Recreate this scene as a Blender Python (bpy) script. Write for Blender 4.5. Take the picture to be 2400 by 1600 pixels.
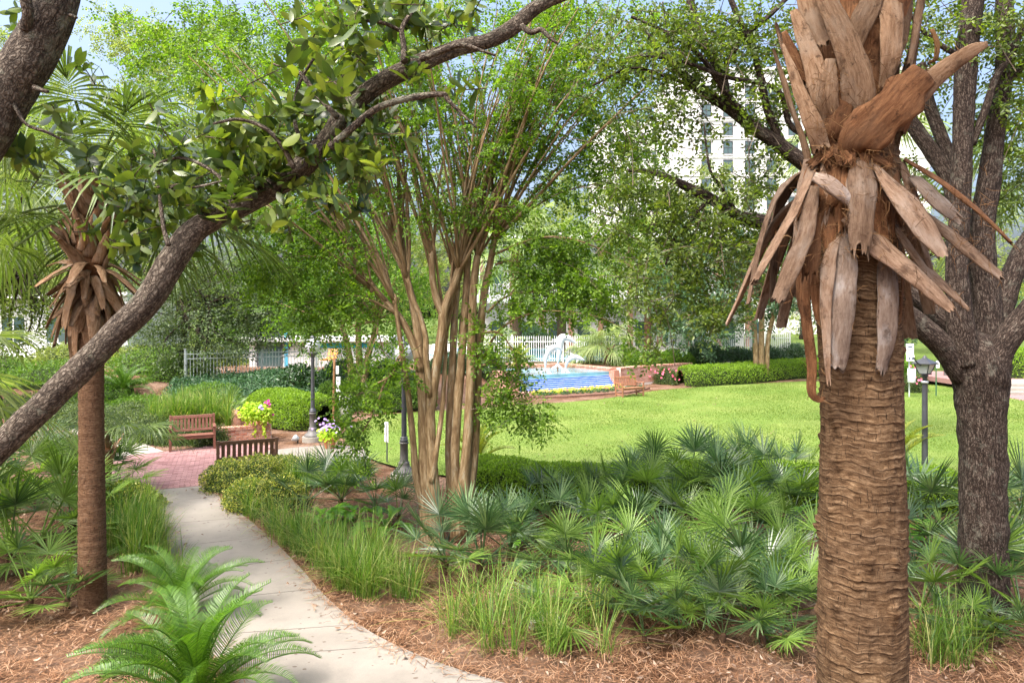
import bpy, math, random
import numpy as np
from mathutils import Vector, Matrix

# ------------------------------------------------------------------ camera, sky, sun, exposure
for _o in list(bpy.data.objects):
    bpy.data.objects.remove(_o)
SC = bpy.context.scene
COL = SC.collection
H, F, HY, CX = 3.58, 1600.0, 744.0, 1200.0       # eye height (m), focal length (px of a 2400 px frame), horizon row
cam_d = bpy.data.cameras.new('camera')
cam = bpy.data.objects.new('camera', cam_d)
COL.objects.link(cam)
cam.location = (0, 0, H)
cam.rotation_euler = (math.radians(90), 0, 0)
cam_d.sensor_width = 36.0
cam_d.lens = 24.0
cam_d.shift_y = -(800.0 - HY) / 2400.0
cam_d.clip_start = 0.05
cam_d.clip_end = 3000.0
SC.camera = cam

SUN_EL, SUN_AZ = math.radians(60), math.radians(222)   # azimuth clockwise from +Y (view direction)
world = bpy.data.worlds.new('World')
SC.world = world
world.use_nodes = True
wn = world.node_tree
wn.nodes.clear()
sky = wn.nodes.new('ShaderNodeTexSky')
sky.sky_type = 'NISHITA'
sky.sun_disc = False
sky.sun_elevation = SUN_EL
sky.sun_rotation = SUN_AZ
sky.air_density = 1.0
sky.dust_density = 10.0
sky.ozone_density = 3.0
bg = wn.nodes.new('ShaderNodeBackground')
bg.inputs['Strength'].default_value = 0.14
wo = wn.nodes.new('ShaderNodeOutputWorld')
wn.links.new(sky.outputs[0], bg.inputs[0])
wn.links.new(bg.outputs[0], wo.inputs[0])

sun_d = bpy.data.lights.new('sun', 'SUN')
sun_d.energy = 1.15
sun_d.angle = math.radians(18)
sun_d.color = (1.0, 0.98, 0.95)
sun = bpy.data.objects.new('sun', sun_d)
COL.objects.link(sun)
_sd = Vector((math.sin(SUN_AZ) * math.cos(SUN_EL), math.cos(SUN_AZ) * math.cos(SUN_EL), math.sin(SUN_EL)))
sun.rotation_euler = (-_sd).to_track_quat('-Z', 'Y').to_euler()
sun.location = _sd * 60

SC.view_settings.view_transform = 'Standard'
SC.view_settings.look = 'None'
SC.view_settings.gamma = 1.0
SC.view_settings.use_curve_mapping = False
SC.view_settings.exposure = 1.95
SC.cycles.use_denoising = True
SC.cycles.max_bounces = 7
SC.cycles.diffuse_bounces = 4
SC.cycles.glossy_bounces = 2
SC.cycles.transmission_bounces = 5
SC.cycles.transparent_max_bounces = 8
SC.cycles.caustics_reflective = False
SC.cycles.caustics_refractive = False
SC.cycles.sample_clamp_indirect = 6.0

# ------------------------------------------------------------------ helpers: places
def P(x, y, d):
    """point seen at photo pixel (x, y) at distance d metres along the view axis"""
    return np.array([(x - CX) / F * d, d, H - (y - HY) / F * d])

def G(x, y, z=0.0):
    d = F * (H - z) / (y - HY)
    return np.array([(x - CX) / F * d, d, z])

def GP(pts, z=0.0):
    return [G(x, y, z) for x, y in pts]

def PL(pts, d):
    return np.array([P(p[0], p[1], d + (p[2] if len(p) > 2 else 0.0)) for p in pts])

def sstep(t):
    t = np.clip(t, 0, 1)
    return t * t * (3 - 2 * t)

_BX = [-600, -14, -9.5, -6.0, -2.0, -0.6, 0.4, 5.2, 5.6, 7.0, 9.0, 10.4, 12, 20, 600]
_BY = [24.0, 24.0, 24.3, 25.0, 28.0, 33.5, 37.6, 37.6, 35.3, 37.0, 38.6, 39.5, 40.5, 43, 60]
_BW = [6, 6, 5, 6, 6, 4, .4, .4, .25, .25, .25, .25, 4, 6, 6]
def ground_z(X, Y):
    yb = np.interp(X, _BX, _BY)
    w = np.interp(X, _BX, _BW)
    return 0.95 * sstep((Y - yb) / w)

def on_ground(X, Y):
    return np.array([X, Y, float(ground_z(X, Y))])

def inside(poly, X, Y):
    poly = np.asarray(poly)[:, :2]
    n = len(poly)
    r = np.zeros(np.shape(X), bool)
    j = n - 1
    for i in range(n):
        xi, yi = poly[i]
        xj, yj = poly[j]
        c = ((yi > Y) != (yj > Y)) & (X < (xj - xi) * (Y - yi) / (yj - yi + 1e-12) + xi)
        r ^= c
        j = i
    return r

# ------------------------------------------------------------------ helpers: noise
_RN = np.random.default_rng(7)
_LAT = _RN.random((64, 64, 64)).astype(np.float32)
def vnoise(p):
    p = np.asarray(p, float)
    i = np.floor(p).astype(int)
    f = p - i
    f = f * f * (3 - 2 * f)
    i &= 63
    j = (i + 1) & 63
    x0, y0, z0 = i[..., 0], i[..., 1], i[..., 2]
    x1, y1, z1 = j[..., 0], j[..., 1], j[..., 2]
    fx, fy, fz = f[..., 0], f[..., 1], f[..., 2]
    L = _LAT
    a = L[x0, y0, z0] * (1 - fx) + L[x1, y0, z0] * fx
    b = L[x0, y1, z0] * (1 - fx) + L[x1, y1, z0] * fx
    c = L[x0, y0, z1] * (1 - fx) + L[x1, y0, z1] * fx
    d = L[x0, y1, z1] * (1 - fx) + L[x1, y1, z1] * fx
    return ((a * (1 - fy) + b * fy) * (1 - fz) + (c * (1 - fy) + d * fy) * fz) * 2 - 1

# ------------------------------------------------------------------ helpers: meshes
ORG = {}
def mk_mesh(name, V, FL, mat=None, smooth=False, attr=None):
    V = np.ascontiguousarray(V, np.float32).reshape(-1, 3)
    if isinstance(FL, np.ndarray):
        FL = [FL]
    FL = [np.asarray(f, np.int32) for f in FL if len(f)]
    me = bpy.data.meshes.new(name)
    me.vertices.add(len(V))
    me.vertices.foreach_set('co', V.ravel())
    idx = np.concatenate([f.ravel() for f in FL])
    tot = np.concatenate([np.full(len(f), f.shape[1], np.int32) for f in FL])
    start = np.concatenate([[0], np.cumsum(tot)[:-1]]).astype(np.int32)
    me.loops.add(len(idx))
    me.loops.foreach_set('vertex_index', idx)
    me.polygons.add(len(tot))
    me.polygons.foreach_set('loop_start', start)
    me.polygons.foreach_set('use_smooth', np.full(len(tot), smooth, bool))
    me.update(calc_edges=True)
    if attr is not None:
        a = me.attributes.new('bk', 'FLOAT_VECTOR', 'POINT')
        a.data.foreach_set('vector', np.ascontiguousarray(attr, np.float32).ravel())
    if mat is not None:
        me.materials.append(mat)
    return me

def join(parts):
    """join (V, [F...], attr) pieces into one"""
    Vs, Fs, As = [], {}, []
    off = 0
    for p in parts:
        V, FL = p[0], p[1]
        if isinstance(FL, np.ndarray):
            FL = [FL]
        for f in FL:
            f = np.asarray(f)
            if len(f):
                Fs.setdefault(f.shape[1], []).append(f + off)
        Vs.append(np.asarray(V).reshape(-1, 3))
        As.append(p[2] if len(p) > 2 and p[2] is not None else np.zeros((len(Vs[-1]), 3)))
        off += len(Vs[-1])
    return np.concatenate(Vs), [np.concatenate(v) for v in Fs.values()], np.concatenate(As)

def tag(o, label=None, cat=None, group=None, kind=None):
    if label: o['label'] = label
    if cat: o['category'] = cat
    if group: o['group'] = group
    if kind: o['kind'] = kind
    return o

def thing(name, label, cat, loc, group=None, rz=0.0):
    o = bpy.data.objects.new(name, None)
    o.empty_display_size = 0.2
    COL.objects.link(o)
    o.location = tuple(float(v) for v in loc)
    o.rotation_euler = (0, 0, rz)
    ORG[o.name] = np.array(loc, float)
    return tag(o, label, cat, group)

def link(name, me, parent=None, loc=(0, 0, 0), rot=(0, 0, 0), scale=(1, 1, 1)):
    o = bpy.data.objects.new(name, me)
    COL.objects.link(o)
    if parent is not None:
        o.parent = parent
    o.location = tuple(float(v) for v in loc)
    o.rotation_euler = rot
    o.scale = scale
    return o

def part(name, parent, V, FL, mat, smooth=False, attr=None, kind=None, label=None):
    """mesh given in world coordinates, parented to an unrotated thing (or part of one)"""
    org = ORG[parent.name] if parent is not None else np.zeros(3)
    o = link(name, mk_mesh(name, np.asarray(V).reshape(-1, 3) - org, FL, mat, smooth, attr), parent)
    ORG[o.name] = org.copy()
    if kind: o['kind'] = kind
    if label: o['label'] = label
    return o

def solo(name, label, cat, V, FL, mat, base, smooth=False, attr=None, group=None, kind=None):
    """a thing that is one mesh; its origin at its base"""
    base = np.array(base, float)
    o = link(name, mk_mesh(name, np.asarray(V).reshape(-1, 3) - base, FL, mat, smooth, attr), None, base)
    ORG[o.name] = base
    return tag(o, label, cat, group, kind)

def structure(name, V, FL, mat, smooth=False, attr=None):
    o = link(name, mk_mesh(name, V, FL, mat, smooth, attr))
    ORG[o.name] = np.zeros(3)
    o['kind'] = 'structure'
    return o

_BOXF = np.array([[0, 3, 2, 1], [4, 5, 6, 7], [0, 1, 5, 4], [1, 2, 6, 5], [2, 3, 7, 6], [3, 0, 4, 7]])
def box(x0, x1, y0, y1, z0, z1):
    V = np.array([[x0, y0, z0], [x1, y0, z0], [x1, y1, z0], [x0, y1, z0],
                  [x0, y0, z1], [x1, y0, z1], [x1, y1, z1], [x0, y1, z1]], float)
    return V, _BOXF.copy()

def bbox(x0, x1, y0, y1, z0, z1, b=0.005):
    """box with chamfered edges"""
    xs, ys, zs = (x0, x1), (y0, y1), (z0, z1)
    V = []
    for i in (0, 1):
        for j in (0, 1):
            for k in (0, 1):
                sx, sy, sz = (b, -b)[i], (b, -b)[j], (b, -b)[k]
                V += [[xs[i], ys[j] + sy, zs[k] + sz], [xs[i] + sx, ys[j], zs[k] + sz], [xs[i] + sx, ys[j] + sy, zs[k]]]
    def c(i, j, k, a): return (i * 4 + j * 2 + k) * 3 + a
    Q, T = [], []
    for i in (0, 1):
        q = [c(i, 0, 0, 0), c(i, 1, 0, 0), c(i, 1, 1, 0), c(i, 0, 1, 0)]
        Q.append(q if i else q[::-1])
        q = [c(0, i, 0, 1), c(1, i, 0, 1), c(1, i, 1, 1), c(0, i, 1, 1)]
        Q.append(q[::-1] if i else q)
        q = [c(0, 0, i, 2), c(1, 0, i, 2), c(1, 1, i, 2), c(0, 1, i, 2)]
        Q.append(q if i else q[::-1])
    for a in (0, 1):
        for b2 in (0, 1):
            q = [c(0, a, b2, 1), c(1, a, b2, 1), c(1, a, b2, 2), c(0, a, b2, 2)]
            Q.append(q if (a ^ b2) == 0 else q[::-1])
            q = [c(a, 0, b2, 0), c(a, 1, b2, 0), c(a, 1, b2, 2), c(a, 0, b2, 2)]
            Q.append(q[::-1] if (a ^ b2) == 0 else q)
            q = [c(a, b2, 0, 0), c(a, b2, 1, 0), c(a, b2, 1, 1), c(a, b2, 0, 1)]
            Q.append(q if (a ^ b2) == 0 else q[::-1])
    for i in (0, 1):
        for j in (0, 1):
            for k in (0, 1):
                t = [c(i, j, k, 0), c(i, j, k, 1), c(i, j, k, 2)]
                T.append(t if (i + j + k) % 2 else t[::-1])
    return np.array(V, float), [np.array(Q), np.array(T)]

def rotz(V, a, o=(0, 0, 0)):
    c, s = math.cos(a), math.sin(a)
    return np.asarray(V) @ np.array([[c, s, 0], [-s, c, 0], [0, 0, 1]]) + np.asarray(o)

def catmull(pts, sub):
    pts = np.asarray(pts, float)
    if len(pts) < 3 or sub < 2:
        if sub < 2: return pts
        t = np.linspace(0, len(pts) - 1, (len(pts) - 1) * sub + 1)
        return np.stack([np.interp(t, np.arange(len(pts)), pts[:, k]) for k in range(pts.shape[1])], 1)
    q = np.vstack([2 * pts[0] - pts[1], pts, 2 * pts[-1] - pts[-2]])
    out = []
    for i in range(1, len(q) - 2):
        t = np.linspace(0, 1, sub, endpoint=False)[:, None]
        p0, p1, p2, p3 = q[i - 1], q[i], q[i + 1], q[i + 2]
        out.append(0.5 * (2 * p1 + (p2 - p0) * t + (2 * p0 - 5 * p1 + 4 * p2 - p3) * t * t + (3 * p1 - p0 - 3 * p2 + p3) * t ** 3))
    out.append(pts[-1:])
    return np.vstack(out)

def unit(v):
    v = np.asarray(v, float)
    return v / (np.linalg.norm(v, axis=-1, keepdims=True) + 1e-12)

def tube(pts, rad, n=8, sub=4, rough=0.0, freq=6.0, cap=True, seed=0.0):
    """smooth tapering tube; attr = (r cos, r sin, length) for bark textures"""
    pts = np.asarray(pts, float)
    rad = np.broadcast_to(np.asarray(rad, float), (len(pts),)) if np.ndim(rad) == 0 else np.asarray(rad, float)
    C = catmull(np.column_stack([pts, rad]), sub)
    c, r = C[:, :3], np.maximum(C[:, 3], 1e-4)
    m = len(c)
    t = unit(np.gradient(c, axis=0))
    u = np.zeros((m, 3))
    a = np.array([0, 1.0, 0]) if abs(t[0][1]) < 0.8 else np.array([1.0, 0, 0])
    u[0] = unit(np.cross(t[0], a))
    for i in range(1, m):
        w = u[i - 1] - t[i] * np.dot(u[i - 1], t[i])
        u[i] = w / (np.linalg.norm(w) + 1e-9)
    v = np.cross(t, u)
    s = np.concatenate([[0], np.cumsum(np.linalg.norm(np.diff(c, axis=0), axis=1))])
    th = np.arange(n) * 2 * np.pi / n
    cs, sn = np.cos(th), np.sin(th)
    dirs = u[:, None, :] * cs[None, :, None] + v[:, None, :] * sn[None, :, None]
    R = np.repeat(r[:, None], n, 1)
    if rough > 0:
        q = c[:, None, :] + dirs * R[..., None]
        R = R * (1 + rough * vnoise(q * freq + seed) + 0.5 * rough * vnoise(q * freq * 2.7 + seed + 9))
    V = c[:, None, :] + dirs * R[..., None]
    A = np.stack([r[:, None] * cs, r[:, None] * sn, np.repeat(s[:, None], n, 1)], -1) + seed
    i = np.arange(m - 1)[:, None] * n
    j = np.arange(n)[None, :]
    k = (j + 1) % n
    Q = np.stack([i + j, i + k, i + n + k, i + n + j], -1).reshape(-1, 4)
    V, A = V.reshape(-1, 3), A.reshape(-1, 3)
    FL = [Q]
    if cap:
        V = np.vstack([V, c[-1] + t[-1] * r[-1] * 0.5, c[0] - t[0] * r[0] * 0.2])
        A = np.vstack([A, A[-1], A[0]])
        b = (m - 1) * n
        jj = np.arange(n)
        FL.append(np.concatenate([np.stack([b + jj, b + (jj + 1) % n, np.full(n, m * n)], 1),
                                  np.stack([(jj + 1) % n, jj, np.full(n, m * n + 1)], 1)]))
    return V, FL, A

def lathe(prof, n=20, o=(0, 0, 0)):
    prof = np.asarray(prof, float)
    th = np.arange(n) * 2 * np.pi / n
    V = np.stack([prof[:, 0][:, None] * np.cos(th), prof[:, 0][:, None] * np.sin(th), np.repeat(prof[:, 1][:, None], n, 1)], -1)
    m = len(prof)
    i = np.arange(m - 1)[:, None] * n
    j = np.arange(n)[None, :]
    k = (j + 1) % n
    Q = np.stack([i + j, i + k, i + n + k, i + n + j], -1).reshape(-1, 4)
    return V.reshape(-1, 3) + np.asarray(o), [Q]

def poly_prism(poly, z0, z1):
    """closed prism over a polygon (counter-clockwise XY list)"""
    poly = np.asarray(poly, float)[:, :2]
    n = len(poly)
    V = np.vstack([np.column_stack([poly, np.full(n, z0)]), np.column_stack([poly, np.full(n, z1)])])
    j = np.arange(n)
    k = (j + 1) % n
    return V, [np.stack([j, k, k + n, j + n], 1), (j + n)[None, :], j[::-1][None, :]]

def frames(d, up):
    d = unit(d)
    y = unit(np.cross(up, d))
    z = np.cross(d, y)
    return np.stack([d, y, z], -1)

def scatter(tmpl, pos, R, sc):
    tv, tf = tmpl
    if isinstance(tf, np.ndarray): tf = [tf]
    N, m = len(pos), len(tv)
    V = np.einsum('nij,mj->nmi', R, tv) * np.asarray(sc).reshape(-1, 1, 1) + np.asarray(pos)[:, None, :]
    FL = [(f[None] + (np.arange(N) * m)[:, None, None]).reshape(-1, f.shape[1]) for f in tf]
    return V.reshape(-1, 3), FL

def scatter_many(tmpls, pos, R, sc, rng):
    k = rng.integers(0, len(tmpls), len(pos))
    out = []
    for i, t in enumerate(tmpls):
        m = k == i
        if m.any():
            out.append(scatter(t, pos[m], R[m], sc[m]))
    return join(out)[:2]

def thin(pos, windows, rng):
    """keep mask: open gaps in a crown (windows in photo pixels with the share to drop)"""
    pos = np.asarray(pos)
    x = CX + pos[:, 0] / pos[:, 1] * F
    y = HY + (H - pos[:, 2]) / pos[:, 1] * F
    keep = np.ones(len(pos), bool)
    for x0, x1, y0, y1, share in windows:
        keep &= ~((x > x0) & (x < x1) & (y > y0) & (y < y1) & (rng.random(len(pos)) < share))
    return keep

def rdirs(rng, n):
    return unit(rng.normal(size=(n, 3)))
# ------------------------------------------------------------------ materials
class NT:
    def __init__(s, name):
        s.m = bpy.data.materials.new(name)
        s.m.use_nodes = True
        s.t = s.m.node_tree
        s.t.nodes.clear()
        s.out = s.t.nodes.new('ShaderNodeOutputMaterial')
    def n(s, typ, **kw):
        nd = s.t.nodes.new('ShaderNode' + typ)
        for k, v in kw.items():
            if k.startswith('_'):
                setattr(nd, k[1:], v)
                continue
            k = {'i0': 0, 'i1': 1, 'i2': 2}.get(k, k)
            if isinstance(k, str):
                k = k.replace('__', ' ')
            s.set(nd.inputs[k], v)
        return nd
    def set(s, sock, v):
        if isinstance(v, bpy.types.NodeSocket):
            s.t.links.new(v, sock)
        elif isinstance(v, bpy.types.Node):
            s.t.links.new(v.outputs[0], sock)
        else:
            if isinstance(v, tuple) and len(v) == 3 and sock.type == 'RGBA':
                v = v + (1.0,)
            sock.default_value = v
    def ramp(s, fac, stops, interp='LINEAR'):
        nd = s.t.nodes.new('ShaderNodeValToRGB')
        nd.color_ramp.interpolation = interp
        e = nd.color_ramp.elements
        while len(e) < len(stops): e.new(0.5)
        for el, (p, c) in zip(e, stops):
            el.position = p
            el.color = tuple(c) + (1.0,) if len(c) == 3 else c
        s.set(nd.inputs[0], fac)
        return nd.outputs[0]
    def mix(s, fac, a, b, mode='MIX'):
        nd = s.t.nodes.new('ShaderNodeMix')
        nd.data_type = 'RGBA'
        nd.blend_type = mode
        s.set(nd.inputs['Factor'], fac)
        s.set(nd.inputs[6], a)
        s.set(nd.inputs[7], b)
        return nd.outputs[2]
    def math(s, op, a, b=0.0, c=None):
        nd = s.t.nodes.new('ShaderNodeMath')
        nd.operation = op
        s.set(nd.inputs[0], a)
        s.set(nd.inputs[1], b)
        if c is not None: s.set(nd.inputs[2], c)
        return nd.outputs[0]
    def map(s, vec, scale=(1, 1, 1), rot=(0, 0, 0), loc=(0, 0, 0)):
        nd = s.t.nodes.new('ShaderNodeMapping')
        s.set(nd.inputs['Vector'], vec)
        nd.inputs['Scale'].default_value = scale
        nd.inputs['Rotation'].default_value = rot
        nd.inputs['Location'].default_value = loc
        return nd.outputs[0]
    def noise(s, vec, scale, detail=4.0, rough=0.55):
        nd = s.n('TexNoise')
        if vec is not None: s.set(nd.inputs['Vector'], vec)
        nd.inputs['Scale'].default_value = scale
        nd.inputs['Detail'].default_value = detail
        nd.inputs['Roughness'].default_value = rough
        return nd.outputs[0]
    def vor(s, vec, scale, feature='F1', rnd=1.0):
        nd = s.n('TexVoronoi', _feature=feature)
        s.set(nd.inputs['Vector'], vec)
        nd.inputs['Scale'].default_value = scale
        nd.inputs['Randomness'].default_value = rnd
        return nd.outputs[0]
    def obj(s): return s.n('TexCoord').outputs['Object']
    def pos(s): return s.n('NewGeometry').outputs['Position']
    def bk(s):
        return s.n('Attribute', _attribute_name='bk').outputs['Vector']
    def island(s): return s.n('NewGeometry').outputs['Random Per Island']
    def orand(s): return s.n('ObjectInfo').outputs['Random']
    def bump(s, h, strength=0.5, dist=0.01, normal=None):
        nd = s.n('Bump')
        nd.inputs['Strength'].default_value = strength
        nd.inputs['Distance'].default_value = dist
        s.set(nd.inputs['Height'], h)
        if normal is not None: s.set(nd.inputs['Normal'], normal)
        return nd.outputs[0]
    def bsdf(s, color, rough=0.7, normal=None, spec=0.3, metal=0.0, **kw):
        b = s.n('BsdfPrincipled')
        s.set(b.inputs['Base Color'], color)
        s.set(b.inputs['Roughness'], rough)
        b.inputs['Specular IOR Level'].default_value = spec
        b.inputs['Metallic'].default_value = metal
        if normal is not None: s.set(b.inputs['Normal'], normal)
        return b.outputs[0]
    def done(s, shader):
        s.t.links.new(shader, s.out.inputs[0])
        return s.m

def leaf_mat(name, cols, trans=0.35, tcol=None, rough=0.45, spec=0.45, objvar=0.25, tscale=1.6):
    k = NT(name)
    stops = [(i / max(1, len(cols) - 1), c) for i, c in enumerate(cols)]
    c = k.ramp(k.island(), stops)
    hv = k.n('HueSaturation')
    k.set(hv.inputs['Color'], c)
    k.set(hv.inputs['Value'], k.math('MULTIPLY_ADD', k.orand(), objvar, 1.0 - objvar * 0.5))
    c = hv.outputs[0]
    d = k.bsdf(c, rough, None, spec)
    tr = k.n('BsdfTranslucent')
    tint = k.mix(1.0, c, tcol or (1.25 * tscale, 1.3 * tscale, 0.55 * tscale), 'MULTIPLY')
    k.set(tr.inputs[0], tint)
    mx = k.n('MixShader')
    mx.inputs[0].default_value = trans
    k.set(mx.inputs[1], d)
    k.set(mx.inputs[2], tr.outputs[0])
    return k.done(mx.outputs[0])

def plain(name, col, rough=0.6, spec=0.3, var=0.12, scale=8.0, metal=0.0, bump=0.0, bscale=60.0):
    k = NT(name)
    o = k.obj()
    nz = k.noise(o, scale, 5)
    lo = tuple(max(0, v * (1 - var * 2)) for v in col)
    hi = tuple(min(1, v * (1 + var * 2)) for v in col)
    c = k.ramp(nz, [(0.25, lo), (0.75, hi)])
    nrm = k.bump(k.noise(o, bscale, 3), bump, 0.004) if bump else None
    return k.done(k.bsdf(c, rough, nrm, spec, metal))

def bark_mat(name, crack, plate, pale, scale=26.0, stretch=0.35, lichen=None, dist=0.02, lich_amt=0.5):
    k = NT(name)
    b = k.bk()
    warp = k.n('VectorMath', _operation='MULTIPLY_ADD')
    nz = k.n('TexNoise')
    k.set(nz.inputs['Vector'], b)
    nz.inputs['Scale'].default_value = 24
    k.set(warp.inputs[0], nz.outputs['Color'])
    warp.inputs[1].default_value = (0.05, 0.05, 0.07)
    k.set(warp.inputs[2], b)
    w = warp.outputs[0]
    m = k.map(w, (1, 1, stretch))
    e = k.vor(m, scale, 'DISTANCE_TO_EDGE')
    e2 = k.vor(k.map(w, (1, 1, stretch * 0.8), loc=(3, 1, 2)), scale * 2.1, 'DISTANCE_TO_EDGE')
    n1 = k.noise(b, 60, 6, 0.7)
    hgt = k.math('ADD', k.math('MINIMUM', e, 0.28), k.math('MULTIPLY', k.math('MINIMUM', e2, 0.2), 0.5))
    fur = k.noise(k.map(b, (1, 1, stretch * 0.6), loc=(5, 2, 0)), 42, 6, 0.75)
    hgt = k.math('ADD', k.math('MULTIPLY', hgt, 0.62), k.math('ADD', k.math('MULTIPLY_ADD', n1, 0.2, -0.06), k.math('MULTIPLY_ADD', fur, 0.55, -0.17)))
    c = k.ramp(hgt, [(0.14, crack), (0.27, plate), (0.42, pale)])
    c = k.mix(0.55, c, k.ramp(k.noise(b, 9, 5), [(0.3, plate), (0.75, pale)]), 'SOFT_LIGHT')
    if lichen:
        ln = k.ramp(k.noise(b, 7, 6, 0.7), [(0.56, (0, 0, 0)), (0.68, (1, 1, 1))])
        c = k.mix(k.math('MULTIPLY', ln, lich_amt), c, lichen)
    nrm = k.bump(hgt, 1.0, dist)
    return k.done(k.bsdf(c, 0.85, nrm, 0.2))

M = {}
M['oak'] = bark_mat('oak_bark', (0.035, 0.027, 0.021), (0.125, 0.102, 0.08), (0.30, 0.265, 0.22), 62, 0.34, (0.30, 0.33, 0.24), 0.03, 0.45)
M['oak2'] = bark_mat('oak_bark_dark', (0.014, 0.009, 0.006), (0.062, 0.043, 0.033), (0.20, 0.168, 0.14), 50, 0.17, (0.24, 0.24, 0.19), 0.03, 0.3)

def crape_bark():
    k = NT('crape_bark')
    b = k.bk()
    m = k.map(b, (1, 1, 0.18))
    n1 = k.noise(m, 24, 6, 0.65)
    n2 = k.noise(k.map(b, (1, 1, 0.12)), 55, 5, 0.7)
    c = k.ramp(n1, [(0.28, (0.095, 0.055, 0.025)), (0.44, (0.18, 0.115, 0.055)), (0.56, (0.27, 0.19, 0.10)), (0.72, (0.42, 0.33, 0.21))])
    pale = k.ramp(k.noise(k.map(b, (1, 1, 0.3)), 10, 5, 0.7), [(0.58, (0, 0, 0)), (0.66, (1, 1, 1))])
    c = k.mix(k.math('MULTIPLY', pale, 0.5), c, (0.36, 0.33, 0.24))
    hgt = k.math('ADD', n1, k.math('MULTIPLY', n2, 0.5))
    return k.done(k.bsdf(c, 0.7, k.bump(hgt, 0.9, 0.014), 0.25))
M['crape'] = crape_bark()

def palm_trunk_mat(name, lo, mid, hi, band=19.0, pitch=0.05):
    k = NT(name)
    b = k.bk()
    sep = k.n('SeparateXYZ')
    k.set(sep.inputs[0], b)
    f = k.math('FRACT', k.math('DIVIDE', sep.outputs[2], pitch))
    wob = k.noise(k.map(b, (1, 1, 1)), 16, 4, 0.6)
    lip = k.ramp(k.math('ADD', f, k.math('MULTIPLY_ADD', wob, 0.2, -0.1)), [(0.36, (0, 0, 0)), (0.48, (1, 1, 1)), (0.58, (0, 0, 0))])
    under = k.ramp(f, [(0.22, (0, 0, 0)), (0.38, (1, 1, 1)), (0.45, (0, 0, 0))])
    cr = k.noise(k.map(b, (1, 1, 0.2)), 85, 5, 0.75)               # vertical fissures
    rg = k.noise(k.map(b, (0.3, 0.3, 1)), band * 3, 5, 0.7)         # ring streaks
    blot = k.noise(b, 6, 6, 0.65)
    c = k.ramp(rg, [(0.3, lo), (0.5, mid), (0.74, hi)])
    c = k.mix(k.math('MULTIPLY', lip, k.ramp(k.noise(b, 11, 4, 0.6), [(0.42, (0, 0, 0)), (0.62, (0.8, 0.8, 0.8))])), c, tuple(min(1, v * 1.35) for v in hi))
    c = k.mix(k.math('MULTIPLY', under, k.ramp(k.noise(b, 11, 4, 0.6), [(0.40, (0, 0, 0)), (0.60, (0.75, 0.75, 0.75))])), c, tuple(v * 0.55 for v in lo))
    c = k.mix(k.ramp(cr, [(0.36, (0.85, 0.85, 0.85)), (0.42, (0, 0, 0))]), c, tuple(v * 0.3 for v in lo))
    c = k.mix(0.7, c, k.ramp(blot, [(0.3, lo), (0.7, hi)]), 'SOFT_LIGHT')
    hgt = k.math('ADD', k.math('MULTIPLY', cr, 0.8), k.math('MULTIPLY', rg, 0.8))
    return k.done(k.bsdf(c, 0.9, k.bump(hgt, 1.0, 0.010), 0.1))
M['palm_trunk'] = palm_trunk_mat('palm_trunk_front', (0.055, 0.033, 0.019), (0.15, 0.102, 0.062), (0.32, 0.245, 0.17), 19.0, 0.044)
M['palm_trunk2'] = palm_trunk_mat('palm_trunk_slim', (0.09, 0.052, 0.032), (0.18, 0.115, 0.072), (0.30, 0.225, 0.165), 26, 0.032)

def boot_mat(name, dark, mid, hi, grey):
    k = NT(name)
    b = k.bk()
    st = k.noise(k.map(b, (1, 1, 0.16)), 70, 7, 0.8)
    big = k.noise(k.map(b, (1, 1, 0.6), loc=(2, 4, 1)), 13, 6, 0.7)
    bl = k.noise(k.map(b, (1, 1, 0.5), loc=(0, 0, 0)), 9, 6, 0.65)
    c = k.ramp(st, [(0.28, dark), (0.48, mid), (0.7, hi)])
    c = k.mix(k.ramp(bl, [(0.50, (0, 0, 0)), (0.68, (0.75, 0.75, 0.75))]), c, grey)
    c = k.mix(k.ramp(big, [(0.34, (0.8, 0.8, 0.8)), (0.46, (0, 0, 0))]), c, tuple(v * 0.8 for v in dark))
    sp = k.noise(b, 26, 5, 0.7)
    c = k.mix(k.ramp(sp, [(0.30, (0.7, 0.7, 0.7)), (0.40, (0, 0, 0))]), c, tuple(v * 0.5 for v in dark))
    hv = k.n('HueSaturation')
    k.set(hv.inputs['Color'], c)
    k.set(hv.inputs['Value'], k.math('MULTIPLY_ADD', k.orand(), 0.75, 0.68))
    hgt = k.math('ADD', k.math('MULTIPLY', st, 0.7), k.math('MULTIPLY', sp, 0.5))
    return k.done(k.bsdf(hv.outputs[0], 0.85, k.bump(hgt, 1.0, 0.012), 0.1))
M['boot_up'] = boot_mat('boot_fresh', (0.06, 0.032, 0.017), (0.165, 0.10, 0.058), (0.26, 0.182, 0.12), (0.20, 0.15, 0.108))
M['boot_red'] = boot_mat('boot_rusty', (0.04, 0.017, 0.008), (0.115, 0.052, 0.023), (0.21, 0.108, 0.052), (0.09, 0.05, 0.028))
M['boot_down'] = boot_mat('boot_dry', (0.055, 0.03, 0.018), (0.15, 0.094, 0.06), (0.25, 0.175, 0.122), (0.24, 0.19, 0.15))
M['boot_grey'] = boot_mat('boot_weathered', (0.08, 0.052, 0.038), (0.18, 0.13, 0.098), (0.28, 0.225, 0.185), (0.33, 0.31, 0.295))
M['boot_small'] = boot_mat('boot_slim_palm', (0.07, 0.035, 0.018), (0.19, 0.11, 0.06), (0.32, 0.22, 0.14), (0.26, 0.20, 0.15))
M['fibre'] = leaf_mat('palm_fibre', [(0.05, 0.022, 0.009), (0.13, 0.065, 0.027), (0.22, 0.13, 0.06)], 0.1, (1, 1, 1), 0.9, 0.1)

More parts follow.
